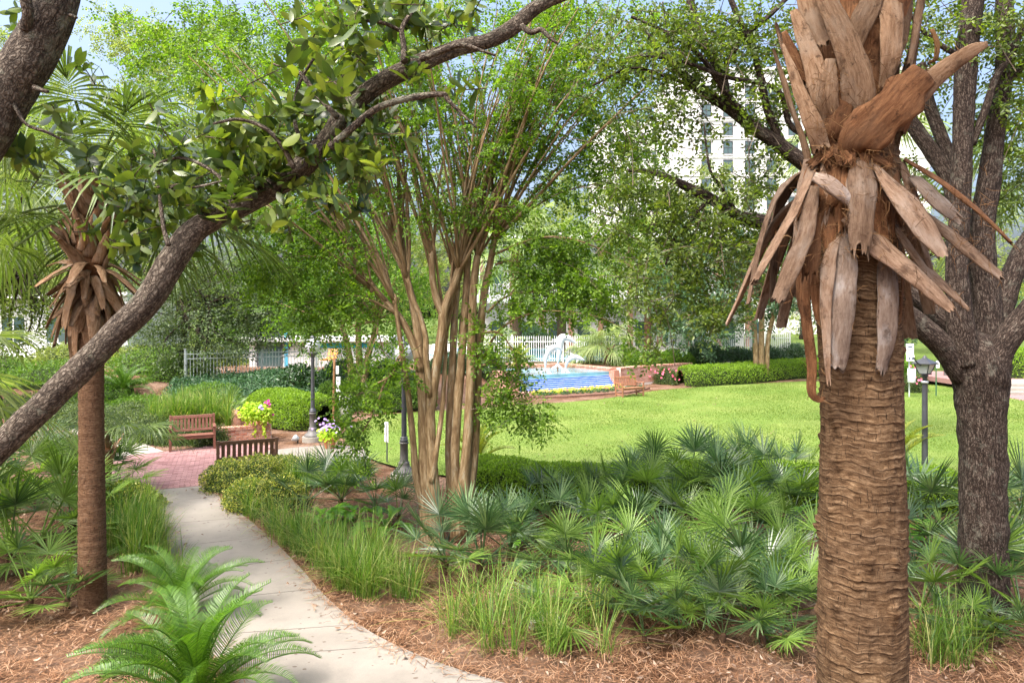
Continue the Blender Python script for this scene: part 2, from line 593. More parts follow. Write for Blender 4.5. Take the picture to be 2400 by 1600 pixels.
# leaves (base colours within real foliage albedo)
M['l_crape'] = leaf_mat('crape_leaf', [(0.040, 0.085, 0.008), (0.075, 0.145, 0.012), (0.11, 0.195, 0.016), (0.15, 0.24, 0.022)], 0.45, None, 0.5, 0.35)
M['l_crape_far'] = leaf_mat('crape_leaf_far', [(0.055, 0.12, 0.012), (0.10, 0.20, 0.018), (0.15, 0.26, 0.024)], 0.42, None, 0.55, 0.3)
M['l_oak'] = leaf_mat('oak_leaf_large', [(0.022, 0.045, 0.014), (0.045, 0.080, 0.018), (0.075, 0.120, 0.022), (0.10, 0.15, 0.026), (0.14, 0.19, 0.03), (0.24, 0.30, 0.04)], 0.33, None, 0.32, 0.5)
M['l_oak2'] = leaf_mat('oak_leaf_small', [(0.035, 0.058, 0.010), (0.065, 0.105, 0.014), (0.105, 0.155, 0.020), (0.15, 0.20, 0.025)], 0.42, None, 0.42, 0.5)
M['l_dry'] = leaf_mat('dry_leaf', [(0.12, 0.06, 0.032), (0.24, 0.15, 0.095), (0.38, 0.29, 0.215)], 0.1, (1, 1, 1), 0.7, 0.2)
M['l_grey'] = leaf_mat('greygreen_leaf', [(0.055, 0.085, 0.040), (0.085, 0.13, 0.055), (0.13, 0.18, 0.075)], 0.35, None, 0.5, 0.4)
M['l_blue'] = leaf_mat('bluegreen_leaf', [(0.040, 0.085, 0.045), (0.065, 0.125, 0.065), (0.10, 0.17, 0.085)], 0.35, None, 0.45, 0.45)
M['l_pale'] = leaf_mat('pale_leaf', [(0.12, 0.16, 0.045), (0.18, 0.23, 0.06), (0.25, 0.29, 0.09)], 0.42, None, 0.55, 0.35)  # far foliage: overexposed brightness put into the leaf colour
M['l_dark'] = leaf_mat('dark_leaf', [(0.018, 0.050, 0.018), (0.030, 0.075, 0.025), (0.05, 0.105, 0.035)], 0.25, None, 0.35, 0.6)
M['l_hedge'] = leaf_mat('boxwood_bright', [(0.09, 0.17, 0.012), (0.16, 0.27, 0.018), (0.23, 0.35, 0.026)], 0.35, None, 0.5, 0.35)
M['l_hedge2'] = leaf_mat('boxwood_mid', [(0.05, 0.11, 0.014), (0.085, 0.165, 0.02), (0.13, 0.225, 0.028)], 0.33, None, 0.5, 0.35)
M['l_haw'] = leaf_mat('hawthorn_leaf', [(0.03, 0.055, 0.014), (0.065, 0.11, 0.018), (0.14, 0.19, 0.03), (0.28, 0.30, 0.05), (0.46, 0.42, 0.12)], 0.33, None, 0.42, 0.45)
M['l_bed'] = leaf_mat('bed_leaf', [(0.025, 0.045, 0.015), (0.045, 0.08, 0.02), (0.085, 0.13, 0.03), (0.14, 0.18, 0.05)], 0.3, None, 0.45, 0.45)
M['l_ivy'] = leaf_mat('ivy_leaf', [(0.018, 0.055, 0.022), (0.032, 0.085, 0.032), (0.06, 0.125, 0.05)], 0.2, None, 0.45, 0.35)
M['l_lime'] = leaf_mat('lime_vine', [(0.22, 0.33, 0.02), (0.32, 0.45, 0.03), (0.42, 0.54, 0.06)], 0.4, None, 0.5, 0.3)
M['l_phil'] = leaf_mat('philodendron_leaf', [(0.06, 0.17, 0.01), (0.10, 0.24, 0.014), (0.15, 0.31, 0.02)], 0.4, None, 0.33, 0.5)
M['l_grass'] = leaf_mat('ornamental_grass', [(0.035, 0.085, 0.010), (0.065, 0.14, 0.015), (0.11, 0.20, 0.024), (0.16, 0.24, 0.04), (0.32, 0.30, 0.12)], 0.33, None, 0.5, 0.35)
M['l_lawn'] = leaf_mat('lawn_blade', [(0.08, 0.135, 0.022), (0.128, 0.19, 0.038), (0.185, 0.235, 0.06)], 0.35, None, 0.6, 0.25)
M['f_palmetto'] = leaf_mat('palmetto_frond', [(0.026, 0.062, 0.022), (0.066, 0.128, 0.044), (0.16, 0.225, 0.11)], 0.30, None, 0.32, 0.65, 0.7)
M['f_palmetto_l'] = leaf_mat('palmetto_frond_light', [(0.075, 0.14, 0.022), (0.125, 0.205, 0.034), (0.18, 0.27, 0.06)], 0.34, None, 0.4, 0.45, 0.6)
M['f_sabal'] = leaf_mat('sabal_frond', [(0.045, 0.076, 0.018), (0.078, 0.12, 0.028), (0.13, 0.18, 0.05)], 0.38, None, 0.4, 0.45, 0.5)
M['f_sabal_pale'] = leaf_mat('sabal_frond_pale', [(0.12, 0.17, 0.055), (0.18, 0.235, 0.08), (0.25, 0.30, 0.12)], 0.4, None, 0.45, 0.5, 0.4)
M['f_sago'] = leaf_mat('sago_frond', [(0.038, 0.10, 0.010), (0.07, 0.155, 0.015), (0.11, 0.21, 0.022)], 0.33, None, 0.4, 0.45, 0.3)
M['f_sago_y'] = leaf_mat('sago_frond_yellow', [(0.12, 0.16, 0.015), (0.20, 0.23, 0.025), (0.28, 0.29, 0.04)], 0.35, None, 0.42, 0.5, 0.3)
M['petiole'] = plain('petiole', (0.10, 0.16, 0.045), 0.5, 0.4)
M['petiole_y'] = plain('petiole_yellow', (0.24, 0.24, 0.07), 0.5, 0.4)
M['twig'] = plain('twig', (0.085, 0.065, 0.045), 0.85, 0.2)
M['core'] = plain('hedge_inside', (0.03, 0.045, 0.015), 0.9, 0.1)  # shade between the leaves put into this dark colour
M['petal_y'] = leaf_mat('petal_yellow', [(0.55, 0.42, 0.05), (0.75, 0.62, 0.12)], 0.3, (1, 1, 1))
M['petal_m'] = leaf_mat('petal_magenta', [(0.50, 0.01, 0.22), (0.65, 0.03, 0.34)], 0.3, (1, 1, 1))
M['petal_v'] = leaf_mat('petal_violet', [(0.40, 0.24, 0.65), (0.58, 0.42, 0.76)], 0.3, (1, 1, 1))
M['petal_r'] = leaf_mat('petal_rose', [(0.62, 0.06, 0.14), (0.70, 0.18, 0.26)], 0.3, (1, 1, 1))

def mulch():
    k = NT('pine_straw')
    p = k.pos()
    big = k.noise(p, 0.9, 5, 0.6)
    a = k.noise(k.map(p, (60, 7, 1), rot=(0, 0, 0.5)), 1.0, 4, 0.7)
    b = k.noise(k.map(p, (8, 62, 1), rot=(0, 0, 0.35)), 1.0, 4, 0.7)
    d = k.noise(k.map(p, (50, 9, 1), rot=(0, 0, -0.9)), 1.0, 4, 0.7)
    s = k.math('MAXIMUM', k.math('MAXIMUM', a, b), d)
    mid = k.noise(p, 9, 6, 0.7)
    h = k.math('ADD', s, k.math('MULTIPLY', mid, 0.6))
    c = k.ramp(h, [(0.72, (0.045, 0.023, 0.013)), (0.92, (0.145, 0.075, 0.040)), (1.0, (0.26, 0.15, 0.09))])
    c = k.mix(k.ramp(big, [(0.42, (0, 0, 0)), (0.66, (0.6, 0.6, 0.6))]), c, k.mix(mid, (0.16, 0.10, 0.075), (0.40, 0.29, 0.22)))
    sx = k.n('SeparateXYZ')
    k.set(sx.inputs[0], p)
    far = k.math('ADD', sx.outputs[1], k.math('MULTIPLY_ADD', k.noise(p, 0.5, 4), 4.0, -2.0))
    green = k.ramp(k.noise(p, 14, 6, 0.75), [(0.3, (0.04, 0.075, 0.014)), (0.7, (0.13, 0.18, 0.04))])
    c = k.mix(k.math('MULTIPLY', k.math('GREATER_THAN', far, 40.0), 1.0), c, green)
    return k.done(k.bsdf(c, 0.95, k.bump(h, 1.0, 0.03), 0.1))
M['mulch'] = mulch()
M['straw'] = leaf_mat('pine_needle', [(0.085, 0.038, 0.018), (0.19, 0.092, 0.046), (0.30, 0.165, 0.09), (0.40, 0.26, 0.165)], 0.1, (1, 1, 1), 0.7, 0.2)

def lawn_mat():
    k = NT('lawn_ground')
    p = k.pos()
    n1 = k.noise(p, 0.35, 5, 0.6)
    n2 = k.noise(k.map(p, (1, 2.2, 1)), 26, 6, 0.75)
    n3 = k.noise(p, 2.2, 5, 0.65)
    c = k.ramp(n2, [(0.3, (0.065, 0.115, 0.020)), (0.52, (0.122, 0.190, 0.036)), (0.72, (0.18, 0.245, 0.06))])
    c = k.mix(k.ramp(n1, [(0.42, (0, 0, 0)), (0.66, (0.65, 0.65, 0.65))]), c, (0.20, 0.235, 0.065))
    c = k.mix(k.ramp(n3, [(0.55, (0, 0, 0)), (0.75, (0.4, 0.4, 0.4))]), c, (0.10, 0.20, 0.02))
    return k.done(k.bsdf(c, 0.9, k.bump(n2, 0.8, 0.03), 0.1))
M['lawn'] = lawn_mat()

def concrete(name, base, pits=True):
    k = NT(name)
    p = k.pos()
    n1 = k.noise(p, 1.1, 6, 0.6)
    n2 = k.noise(p, 90, 4, 0.7)
    lo = tuple(v * 0.72 for v in base)
    c = k.ramp(n1, [(0.28, lo), (0.7, base)])
    st = k.noise(k.map(p, (1, 1, 1), loc=(7, 3, 0)), 2.6, 7, 0.7)
    c = k.mix(k.ramp(st, [(0.52, (0, 0, 0)), (0.72, (0.55, 0.55, 0.55))]), c, tuple(v * 0.62 for v in base))
    c = k.mix(0.35, c, k.ramp(n2, [(0.3, tuple(v * 0.6 for v in base)), (0.7, tuple(min(1, v * 1.2) for v in base))]), 'OVERLAY')
    nrm = k.bump(n2, 0.3, 0.004)
    if pits:
        v = k.n('TexVoronoi', _feature='F1')
        k.set(v.inputs['Vector'], k.map(k.n('VectorMath', _operation='MULTIPLY_ADD', i0=k.n('TexNoise', Scale=40.0).outputs['Color'], i1=(0.02, 0.02, 0.0), i2=p).outputs[0], (1, 1.5, 1), rot=(0, 0, 0.5)))
        v.inputs['Scale'].default_value = 9.0
        sz = k.math('MULTIPLY_ADD', k.noise(p, 14, 2), 0.26, 0.06)
        pit = k.math('LESS_THAN', v.outputs['Distance'], k.math('MULTIPLY', sz, k.ramp(v.outputs['Color'], [(0.1, (0, 0, 0)), (0.8, (1, 1, 1))])))
        c = k.mix(pit, c, (0.13, 0.10, 0.08))
        nrm = k.bump(k.math('MULTIPLY', pit, -1.0), 0.8, 0.006, nrm)
    return k.done(k.bsdf(c, 0.85, nrm, 0.25))
M['concrete'] = concrete('concrete_shell', (0.31, 0.285, 0.25))
M['concrete2'] = concrete('concrete_plain', (0.38, 0.355, 0.315), False)

def brick_mat(name, cols, grime=(0.62, 0.50, 0.44)):
    k = NT(name)
    c = k.ramp(k.orand(), [(i / (len(cols) - 1), v) for i, v in enumerate(cols)])
    o = k.pos()
    c = k.mix(k.ramp(k.noise(o, 7, 6, 0.7), [(0.52, (0, 0, 0)), (0.72, (0.55, 0.55, 0.55))]), c, grime)
    n = k.noise(o, 70, 4)
    c = k.mix(0.4, c, k.ramp(n, [(0.3, (0.25, 0.25, 0.25)), (0.7, (0.75, 0.75, 0.75))]), 'SOFT_LIGHT')
    return k.done(k.bsdf(c, 0.9, k.bump(n, 0.5, 0.006), 0.15))
M['brick'] = brick_mat('wall_brick', [(0.30, 0.11, 0.07), (0.38, 0.17, 0.11), (0.44, 0.23, 0.16), (0.36, 0.13, 0.085)])
M['brick_f'] = brick_mat('fountain_brick', [(0.36, 0.16, 0.11), (0.45, 0.23, 0.165), (0.52, 0.32, 0.25), (0.42, 0.18, 0.12)], (0.66, 0.55, 0.49))
def paver(name, per_island):
    k = NT(name)
    r = k.island() if per_island else k.orand()
    c = k.ramp(r, [(0, (0.17, 0.080, 0.078)), (0.4, (0.225, 0.115, 0.110)), (0.75, (0.29, 0.165, 0.158)), (1, (0.20, 0.10, 0.096))])
    n = k.noise(k.pos(), 60, 4)
    big = k.noise(k.pos(), 0.8, 4)
    c = k.mix(k.ramp(big, [(0.4, (0, 0, 0)), (0.7, (0.35, 0.35, 0.35))]), c, (0.36, 0.22, 0.20))
    return k.done(k.bsdf(c, 0.75, k.bump(n, 0.4, 0.004), 0.3))
M['paver'] = paver('paver_single', False)
M['paver_field'] = paver('paver_field', True)
M['mortar'] = plain('mortar', (0.60, 0.54, 0.48), 0.95, 0.1, 0.1, 20, 0, 0.4)
M['sand'] = plain('joint_sand', (0.13, 0.075, 0.06), 0.95, 0.1, 0.15, 20)
M['joint'] = plain('joint_dark', (0.12, 0.10, 0.085), 0.95, 0.1, 0.15, 20)
M['wood_red'] = plain('bench_paint_red_brown', (0.165, 0.068, 0.045), 0.5, 0.4, 0.12, 14, 0, 0.15)
M['wood_dark'] = plain('bench_paint_dark', (0.105, 0.055, 0.038), 0.5, 0.4, 0.12, 14, 0, 0.15)
M['wood_teak'] = plain('bench_teak', (0.27, 0.125, 0.068), 0.6, 0.3, 0.15, 12, 0, 0.2)
M['iron'] = plain('lamp_iron', (0.055, 0.058, 0.068), 0.42, 0.5, 0.12, 10)
M['iron_l'] = plain('lamp_iron_lower', (0.11, 0.105, 0.10), 0.55, 0.4, 0.15, 10)
M['fence_grey'] = plain('fence_metal', (0.42, 0.46, 0.46), 0.45, 0.5, 0.08, 10)
M['white'] = plain('white_paint', (0.66, 0.66, 0.645), 0.5, 0.35, 0.03, 4)
M['white_wall'] = plain('white_render', (0.64, 0.635, 0.62), 0.85, 0.2, 0.04, 1.5)
M['statue'] = plain('statue_white', (0.50, 0.53, 0.565), 0.4, 0.4, 0.06, 3)
M['terra'] = plain('terracotta', (0.48, 0.20, 0.10), 0.8, 0.2, 0.12, 14)
M['post_brown'] = plain('brown_post', (0.20, 0.105, 0.05), 0.7, 0.2, 0.2, 9)
M['bin'] = plain('bin_plastic', (0.47, 0.47, 0.39), 0.6, 0.3, 0.06, 9)
M['green_post'] = plain('green_post', (0.05, 0.12, 0.06), 0.6, 0.3)
M['galv'] = plain('galvanised', (0.50, 0.54, 0.56), 0.4, 0.5, 0.08, 12, 0.3)
M['black'] = plain('black_rubber', (0.02, 0.022, 0.025), 0.5, 0.4)
M['print'] = plain('sign_print', (0.08, 0.10, 0.16), 0.6, 0.3)
M['orange'] = plain('towel_orange', (0.60, 0.24, 0.07), 0.9, 0.1)
M['brownwood'] = plain('dark_brown_column', (0.20, 0.115, 0.08), 0.8, 0.2, 0.15, 3)
M['sago_trunk'] = plain('sago_trunk', (0.085, 0.05, 0.03), 0.95, 0.1, 0.25, 20, 0, 0.8, 40)
def glass_dark():
    k = NT('window_glass')
    return k.done(k.bsdf((0.06, 0.10, 0.10), 0.06, None, 0.8))
M['glass'] = glass_dark()
def lamp_glass():
    k = NT('lamp_glass')
    return k.done(k.bsdf((0.46, 0.48, 0.50), 0.12, None, 0.6))
M['lamp_glass'] = lamp_glass()
def tile():
    k = NT('blue_tile')
    c = k.ramp(k.noise(k.map(k.pos(), (1, 1, 1)), 7, 4), [(0.3, (0.010, 0.075, 0.36)), (0.7, (0.02, 0.14, 0.52))])
    return k.done(k.bsdf(c, 0.15, None, 0.6))
M['tile'] = tile()
def foam():
    k = NT('falling_water')
    n = k.noise(k.map(k.pos(), (2.5, 2.5, 40)), 1.0, 6, 0.75)
    c = k.ramp(n, [(0.36, (0.16, 0.32, 0.62)), (0.5, (0.42, 0.54, 0.72)), (0.66, (0.66, 0.72, 0.78))])
    return k.done(k.bsdf(c, 0.25, k.bump(n, 0.6, 0.02), 0.5))
M['foam'] = foam()
def water(name, col, sc=5.0, rough=0.06):
    k = NT(name)
    n = k.noise(k.map(k.pos(), (1, 2, 1)), sc, 4)
    c = k.ramp(k.noise(k.pos(), 1.6, 4), [(0.35, tuple(v * 0.8 for v in col)), (0.65, tuple(min(1, v * 1.15) for v in col))])
    return k.done(k.bsdf(c, rough, k.bump(n, 0.5, 0.03), 0.5))
M['water'] = water('fountain_water', (0.16, 0.36, 0.44))
M['pool'] = water('pool_water', (0.035, 0.36, 0.55))
# ------------------------------------------------------------------ ground
def ground():
    xs = np.concatenate([[-900, -500, -250, -130, -80, -55], np.linspace(-40, 40, 161), [55, 80, 130, 250, 500, 900]])
    ys = np.concatenate([[-60, -20, -8, -3], np.linspace(0, 48, 193), np.linspace(50, 80, 16), [95, 130, 200, 400, 900, 1500]])
    X, Y = np.meshgrid(xs, ys)
    Z = ground_z(X, Y)
    n = vnoise(np.stack([X * 1.3, Y * 1.3, X * 0 + 3], -1)) * 0.028 + vnoise(np.stack([X * 4, Y * 4, X * 0 + 8], -1)) * 0.014
    Z = Z + n - 0.045
    V = np.stack([X, Y, Z], -1).reshape(-1, 3)
    w, h = len(xs), len(ys)
    i = (np.arange(h - 1)[:, None] * w + np.arange(w - 1)[None]).reshape(-1)
    structure('ground', V, np.stack([i, i + 1, i + w + 1, i + w], 1), M['mulch'], True)
ground()

LAWN = catmull(np.array(GP([(812, 1040), (806, 1012), (830, 992), (893, 974), (979, 966), (1060, 961), (1250, 948), (1400, 937), (1545, 915),
        (1700, 904), (1900, 894), (2100, 899), (2240, 907), (2350, 930), (2520, 965), (2750, 1060), (2420, 1160), (2000, 1165),
        (1600, 1140), (1300, 1140), (1100, 1120), (960, 1100), (870, 1075), (812, 1040)])), 4)[:-1]
def lawn():
    n = len(LAWN)
    c = LAWN.mean(0)
    rings = [1.0, 0.985, 0.93, 0.8, 0.6, 0.4, 0.2]
    V = []
    for q in rings:
        p = c + (LAWN - c) * q
        z = 0.0 if q == 1 else 0.025
        z = z + 0.02 * vnoise(np.column_stack([p[:, 0] * .7, p[:, 1] * .7, np.zeros(n)]))
        V.append(np.column_stack([p[:, :2], np.broadcast_to(z, n)]))
    V.append(np.array([[c[0], c[1], 0.03]]))
    V = np.vstack(V)
    j = np.arange(n)
    k = (j + 1) % n
    Q = np.concatenate([np.stack([r * n + j, r * n + k, (r + 1) * n + k, (r + 1) * n + j], 1) for r in range(len(rings) - 1)])
    b = (len(rings) - 1) * n
    T = np.stack([b + j, b + k, np.full(n, len(V) - 1)], 1)
    o = structure('lawn', V, [Q, T], M['lawn'], True)
    rng = np.random.default_rng(11)
    N = 150000
    # blades thick enough to show near the eye, fewer far away
    X = rng.uniform(LAWN[:, 0].min(), LAWN[:, 0].max(), N * 3)
    Y = rng.uniform(LAWN[:, 1].min(), LAWN[:, 1].max(), N * 3)
    m = inside(LAWN, X, Y) & (np.abs(X / Y) < 0.8)
    X, Y = X[m][:N], Y[m][:N]
    a = rng.uniform(0, 6.28, len(X))
    hgt = rng.uniform(0.025, 0.055, len(X))
    w = rng.uniform(0.008, 0.018, len(X))
    lean = rng.normal(0, 0.5, (len(X), 2)) * hgt[:, None]
    b0 = np.stack([X - np.cos(a) * w, Y - np.sin(a) * w, np.full(len(X), 0.005)], 1)
    b1 = np.stack([X + np.cos(a) * w, Y + np.sin(a) * w, np.full(len(X), 0.005)], 1)
    t = np.stack([X + lean[:, 0], Y + lean[:, 1], 0.02 + hgt], 1)
    V = np.stack([b0, b1, t], 1).reshape(-1, 3)
    g = link('lawn_grass', mk_mesh('lawn_grass', V, np.arange(len(V)).reshape(-1, 3), M['l_lawn']))
    tag(g, 'short bright green grass of the open lawn', 'grass', None, 'stuff')
lawn()

# ------------------------------------------------------------------ paths of cast slabs
def slab_path(name, left, right, cuts, mat, z=0.03, under='joint'):
    """left/right edges as XY polylines with equal parameter; one slab between each pair of cuts"""
    L = catmull(np.asarray(left, float)[:, :2], 8)
    R = catmull(np.asarray(right, float)[:, :2], 8)
    t = np.linspace(0, 1, len(L))
    def at(C, q): return np.array([np.interp(q, t, C[:, 0]), np.interp(q, t, C[:, 1])])
    e = 0.02
    base = np.vstack([L, R[::-1]])
    m = len(L)
    Vb = np.vstack([np.column_stack([L, np.full(m, z - 0.02)]), np.column_stack([R, np.full(m, z - 0.02)])])
    i = np.arange(m - 1)
    root = structure(name, Vb, np.stack([i, i + m, i + m + 1, i + 1], 1), M[under])
    for a, b in zip(cuts[:-1], cuts[1:]):
        g = 0.008 / max(0.2, np.linalg.norm(at(L, b) - at(L, a))) * (b - a)
        qs = np.linspace(a + g, b - g, 7)
        P_ = [at(L, q) for q in qs]
        Q_ = [at(R, q) for q in qs]
        k = len(qs)
        top = np.array(P_ + Q_)
        V = np.vstack([np.column_stack([top, np.full(2 * k, z)]), np.column_stack([top, np.full(2 * k, z - 0.12)])])
        ii = np.arange(k - 1)
        FL = [np.stack([ii, ii + k, ii + k + 1, ii + 1], 1),
              np.stack([ii, ii + 1, ii + 1 + 2 * k, ii + 2 * k], 1),
              np.stack([ii + k, ii + 3 * k, ii + 1 + 3 * k, ii + 1 + k], 1),
              np.array([[0, 2 * k, 3 * k, k], [k - 1, 2 * k - 1, 4 * k - 1, 3 * k - 1]])]
        part('slab', root, V, FL, M[mat])
    return np.vstack([L, R[::-1]])

PATH = slab_path('garden_path',
    GP([(343, 1152), (366, 1190), (384, 1240), (398, 1300), (412, 1370), (440, 1440), (490, 1520), (560, 1640), (720, 1900), (1200, 2600)]),
    GP([(484, 1140), (533, 1182), (585, 1222), (640, 1270), (700, 1330), (772, 1410), (880, 1492), (1110, 1585), (1700, 1740), (3400, 2200)]),
    [0, 0.075, 0.205, 0.31, 0.415, 0.52, 0.635, 0.70, 0.80, 0.9, 1.0], 'concrete')
PATH2 = slab_path('side_path',
    GP([(258, 1075), (215, 1040), (160, 1005), (95, 975), (10, 950)]),
    GP([(384, 1060), (335, 1040), (262, 1004), (170, 964), (60, 938)]),
    [0, 0.25, 0.5, 0.75, 1.0], 'concrete2')
PATH3 = slab_path('cross_path',
    GP([(600, 1096), (700, 1086), (790, 1083), (870, 1083)]),
    GP([(628, 1058), (700, 1050), (780, 1046), (850, 1050)]),
    [0, 0.33, 0.66, 1.0], 'concrete')

# ------------------------------------------------------------------ brick plaza
PLAZA = np.array(GP([(338, 1152), (490, 1139), (600, 1096), (628, 1059), (640, 1044), (506, 1046), (384, 1060), (258, 1074), (215, 1090), (230, 1130)]))
def plaza():
    V, FL = poly_prism(PLAZA[::-1], -0.1, 0.012)
    root = structure('brick_plaza', V, FL, M['sand'])
    bw, bh, g = 0.2, 0.1, 0.006
    me = mk_mesh('brick', *bbox(-bw / 2, bw / 2, -bh / 2, bh / 2, -0.02, 0.018, 0.004), M['paver'])
    # soldier course along the front edge
    A, B = PLAZA[0][:2], PLAZA[1][:2]
    d = (B - A) / np.linalg.norm(B - A)
    ang = math.atan2(d[1], d[0])
    nrm = np.array([-d[1], d[0]])
    cnt = 0
    L = np.linalg.norm(B - A)
    q = bh / 2 + 0.01
    while q < L:
        p = A + d * q + nrm * (bw / 2 + 0.006)
        link('brick', me, root, (p[0], p[1], 0.012), (0, 0, ang + math.pi / 2)); cnt += 1
        q += bh + g
    # running bond field: courses parallel to the front edge
    C = []
    rows = int(7.0 / (bh + g))
    for r in range(rows):
        for c in range(-22, 40):
            s = c * (bw + g) + (0.5 * (bw + g) if r % 2 else 0)
            p = A + d * s + nrm * (bw + 0.02 + bh / 2 + r * (bh + g))
            C.append((p[0], p[1]))
    C = np.array(C)
    C = C[inside(PLAZA, C[:, 0], C[:, 1])]
    seen = (np.abs(C[:, 0] / C[:, 1] * F + CX - 400) < 170)
    order = np.argsort(np.where(seen, C[:, 1], 99))
    C = C[order]
    rng = np.random.default_rng(5)
    near = C[:300 - cnt]
    for x, y in near:
        link('brick', me, root, (x, y, 0.010 + rng.uniform(-.002, .003)), (0, 0, ang + rng.normal(0, .01)))
    rest = C[300 - cnt:]
    tv, tf = bbox(-bw / 2, bw / 2, -bh / 2, bh / 2, -0.02, 0.018, 0.004)
    n = len(rest)
    aa = ang + rng.normal(0, .01, n)
    R = np.zeros((n, 3, 3)); R[:, 0, 0] = np.cos(aa); R[:, 0, 1] = -np.sin(aa); R[:, 1, 0] = np.sin(aa); R[:, 1, 1] = np.cos(aa); R[:, 2, 2] = 1
    V, FL = scatter((tv, tf), np.column_stack([rest, 0.010 + rng.uniform(-.002, .003, n)]), R, np.ones(n))
    part('brick_field', root, V, FL, M['paver_field'], kind='stuff')
plaza()

# ------------------------------------------------------------------ brick walls laid brick by brick
def brick_run(root, A, B, z0, z1, thick, mat, rowlock=True, core_mat='mortar', bw=0.2, bh=0.065, g=0.012, both=False):
    A, B = np.asarray(A, float)[:2], np.asarray(B, float)[:2]
    L = np.linalg.norm(B - A)
    d = (B - A) / L
    ang = math.atan2(d[1], d[0])
    nrm = np.array([d[1], -d[0]])                      # outward face
    top = z1 - (0.11 if rowlock else 0)
    core = box(0, L, 0.006, thick, z0 - 0.1, top + (0.09 if rowlock else 0))
    V = rotz(core[0], ang, (A[0], A[1], 0))
    part('mortar', root, V, core[1], M[core_mat])
    org = ORG[root.name]
    rng = np.random.default_rng(int(abs(A[0] * 100)) + 3)
    nc = max(1, int((top - z0) / (bh + g)))
    for r in range(nc):
        zc = top - (r + 0.5) * (bh + g)
        s = 0.0 if r % 2 else -(bw + g) / 2
        while s < L:
            a, b = max(0.004, s), min(L - 0.004, s + bw)
            if b - a > 0.04:
                key = round((b - a) / 0.02)
                nm = (mat, key, thick)
                if nm not in _BR:
                    w = key * 0.02 / 2
                    _BR[nm] = mk_mesh('brick', *bbox(-w, w, -0.004, 0.06, -bh / 2, bh / 2, 0.004), M[mat])
                p = A + d * (a + b) / 2 - nrm * 0.0 + nrm * rng.uniform(-0.001, 0.003)
                link('brick', _BR[nm], root, np.array([p[0], p[1], zc]) - org, (0, 0, ang))
            s += bw + g
    if rowlock:
        nm = (mat, 'row', thick)
        if nm not in _BR:
            _BR[nm] = mk_mesh('brick', *bbox(-0.033, 0.033, -0.022, thick + 0.02, -0.05, 0.055, 0.005), M[mat])
        s = 0.035
        while s < L - 0.02:
            p = A + d * s
            link('brick', _BR[nm], root, np.array([p[0], p[1], top + 0.055 + rng.uniform(-.003, .003)]) - org, (0, 0, ang + rng.normal(0, .01)))
            s += 0.078
_BR = {}
wA, wB = G(506, 1041), G(636, 1031)
wC = np.array([-9.9, 23.9, 0.0])
w1 = thing('planter_wall', 'low red brick planter wall beside the red bench with flowerpot on top', 'wall', (wA + wB) / 2)
brick_run(w1, wA, wB, 0.0, 0.46, 0.22, 'brick')
w1b = thing('planter_wall', 'low brick kerb wall running back behind the tall grass', 'wall', (wB + wC) / 2)
brick_run(w1b, wB + np.array([-.12, .30, 0]), wC, 0.0, 0.44, 0.22, 'brick', True, 'brick')

# ------------------------------------------------------------------ fountain
FA, FB = np.array([0.35, 32.0]), np.array([5.30, 35.0])       # foot of the cascade
fd = unit(FB - FA)
fn = np.array([-fd[1], fd[0]])                                # towards the back
fang = math.atan2(fd[1], fd[0])
FL_ = np.linalg.norm(FB - FA)
fo = np.array([FA[0], FA[1], 0.0])
def fpt(s, t, z): 
    p = FA + fd * s + fn * t
    return np.array([p[0], p[1], z])
ft = thing('fountain', 'raised fountain basin with blue tiled cascade steps at the lawn edge', 'fountain', fpt(FL_ / 2, 0, 0))
def fbox(s0, s1, t0, t1, z0, z1, b=None):
    V, Q = box(s0, s1, t0, t1, z0, z1) if b is None else bbox(s0, s1, t0, t1, z0, z1, b)
    return rotz(V, fang, fo), Q
NST, RISE, RUN = 9, 0.086, 0.085
for i in range(NST):
    V, Q = fbox(0.0, FL_, i * RUN, NST * RUN + 0.05, i * RISE, (i + 1) * RISE)
    st = part('cascade_step', ft, V, Q, M['tile'])
    # sheet of white water clinging to the nosing and tread
    V, Q = fbox(0.02, FL_ - 0.02, i * RUN - 0.012, i * RUN + RUN * 0.9, (i + 1) * RISE - 0.020, (i + 1) * RISE + 0.006)
    part('water_sheet', st, V, Q, M['foam'])
ZW = NST * RISE
tb0, tb1 = NST * RUN + 0.05, NST * RUN + 4.0
part('water', ft, *fbox(0.0, FL_, tb0 - 0.3, tb1, 0.1, ZW + 0.012), M['water'])
part('kerb', ft, *fbox(-0.35, FL_ + 0.3, -0.45, -0.03, -0.1, 0.11, 0.02), M['brick_f'])
part('side_wall', ft, *fbox(-0.40, -0.002, -0.02, tb1 + 0.3, -0.1, ZW + 0.10), M['brick_f'])
part('side_wall', ft, *fbox(FL_ + 0.002, FL_ + 0.34, 0.10, tb1 + 0.3, -0.1, ZW + 0.10), M['brick_f'])
part('back_wall', ft, *fbox(0.0, FL_, tb1 + 0.002, tb1 + 0.32, -0.1, ZW + 0.08), M['brick_f'])
cop = mk_mesh('brick', *bbox(-0.045, 0.045, -0.19, 0.19, -0.04, 0.055, 0.006), M['brick_f'])
org = ORG[ft.name]
s = -0.3
while s < FL_ + 0.3:
    link('brick', cop, ft, fpt(s, tb1 + 0.16, ZW + 0.13) - org, (0, 0, fang)); s += 0.10
for sx in (-0.2, FL_ + 0.17):
    t = 0.4
    while t < tb1:
        link('brick', cop, ft, fpt(sx, t, ZW + 0.15) - org, (0, 0, fang + math.pi / 2)); t += 0.10
fw = thing('fountain_wall', 'curving brick retaining wall to the right of the fountain', 'wall', (7.5, 37, 0))
WL = [np.array([5.62, 35.35]), np.array([6.9, 36.75]), np.array([9.0, 38.4]), np.array([10.4, 39.3])]
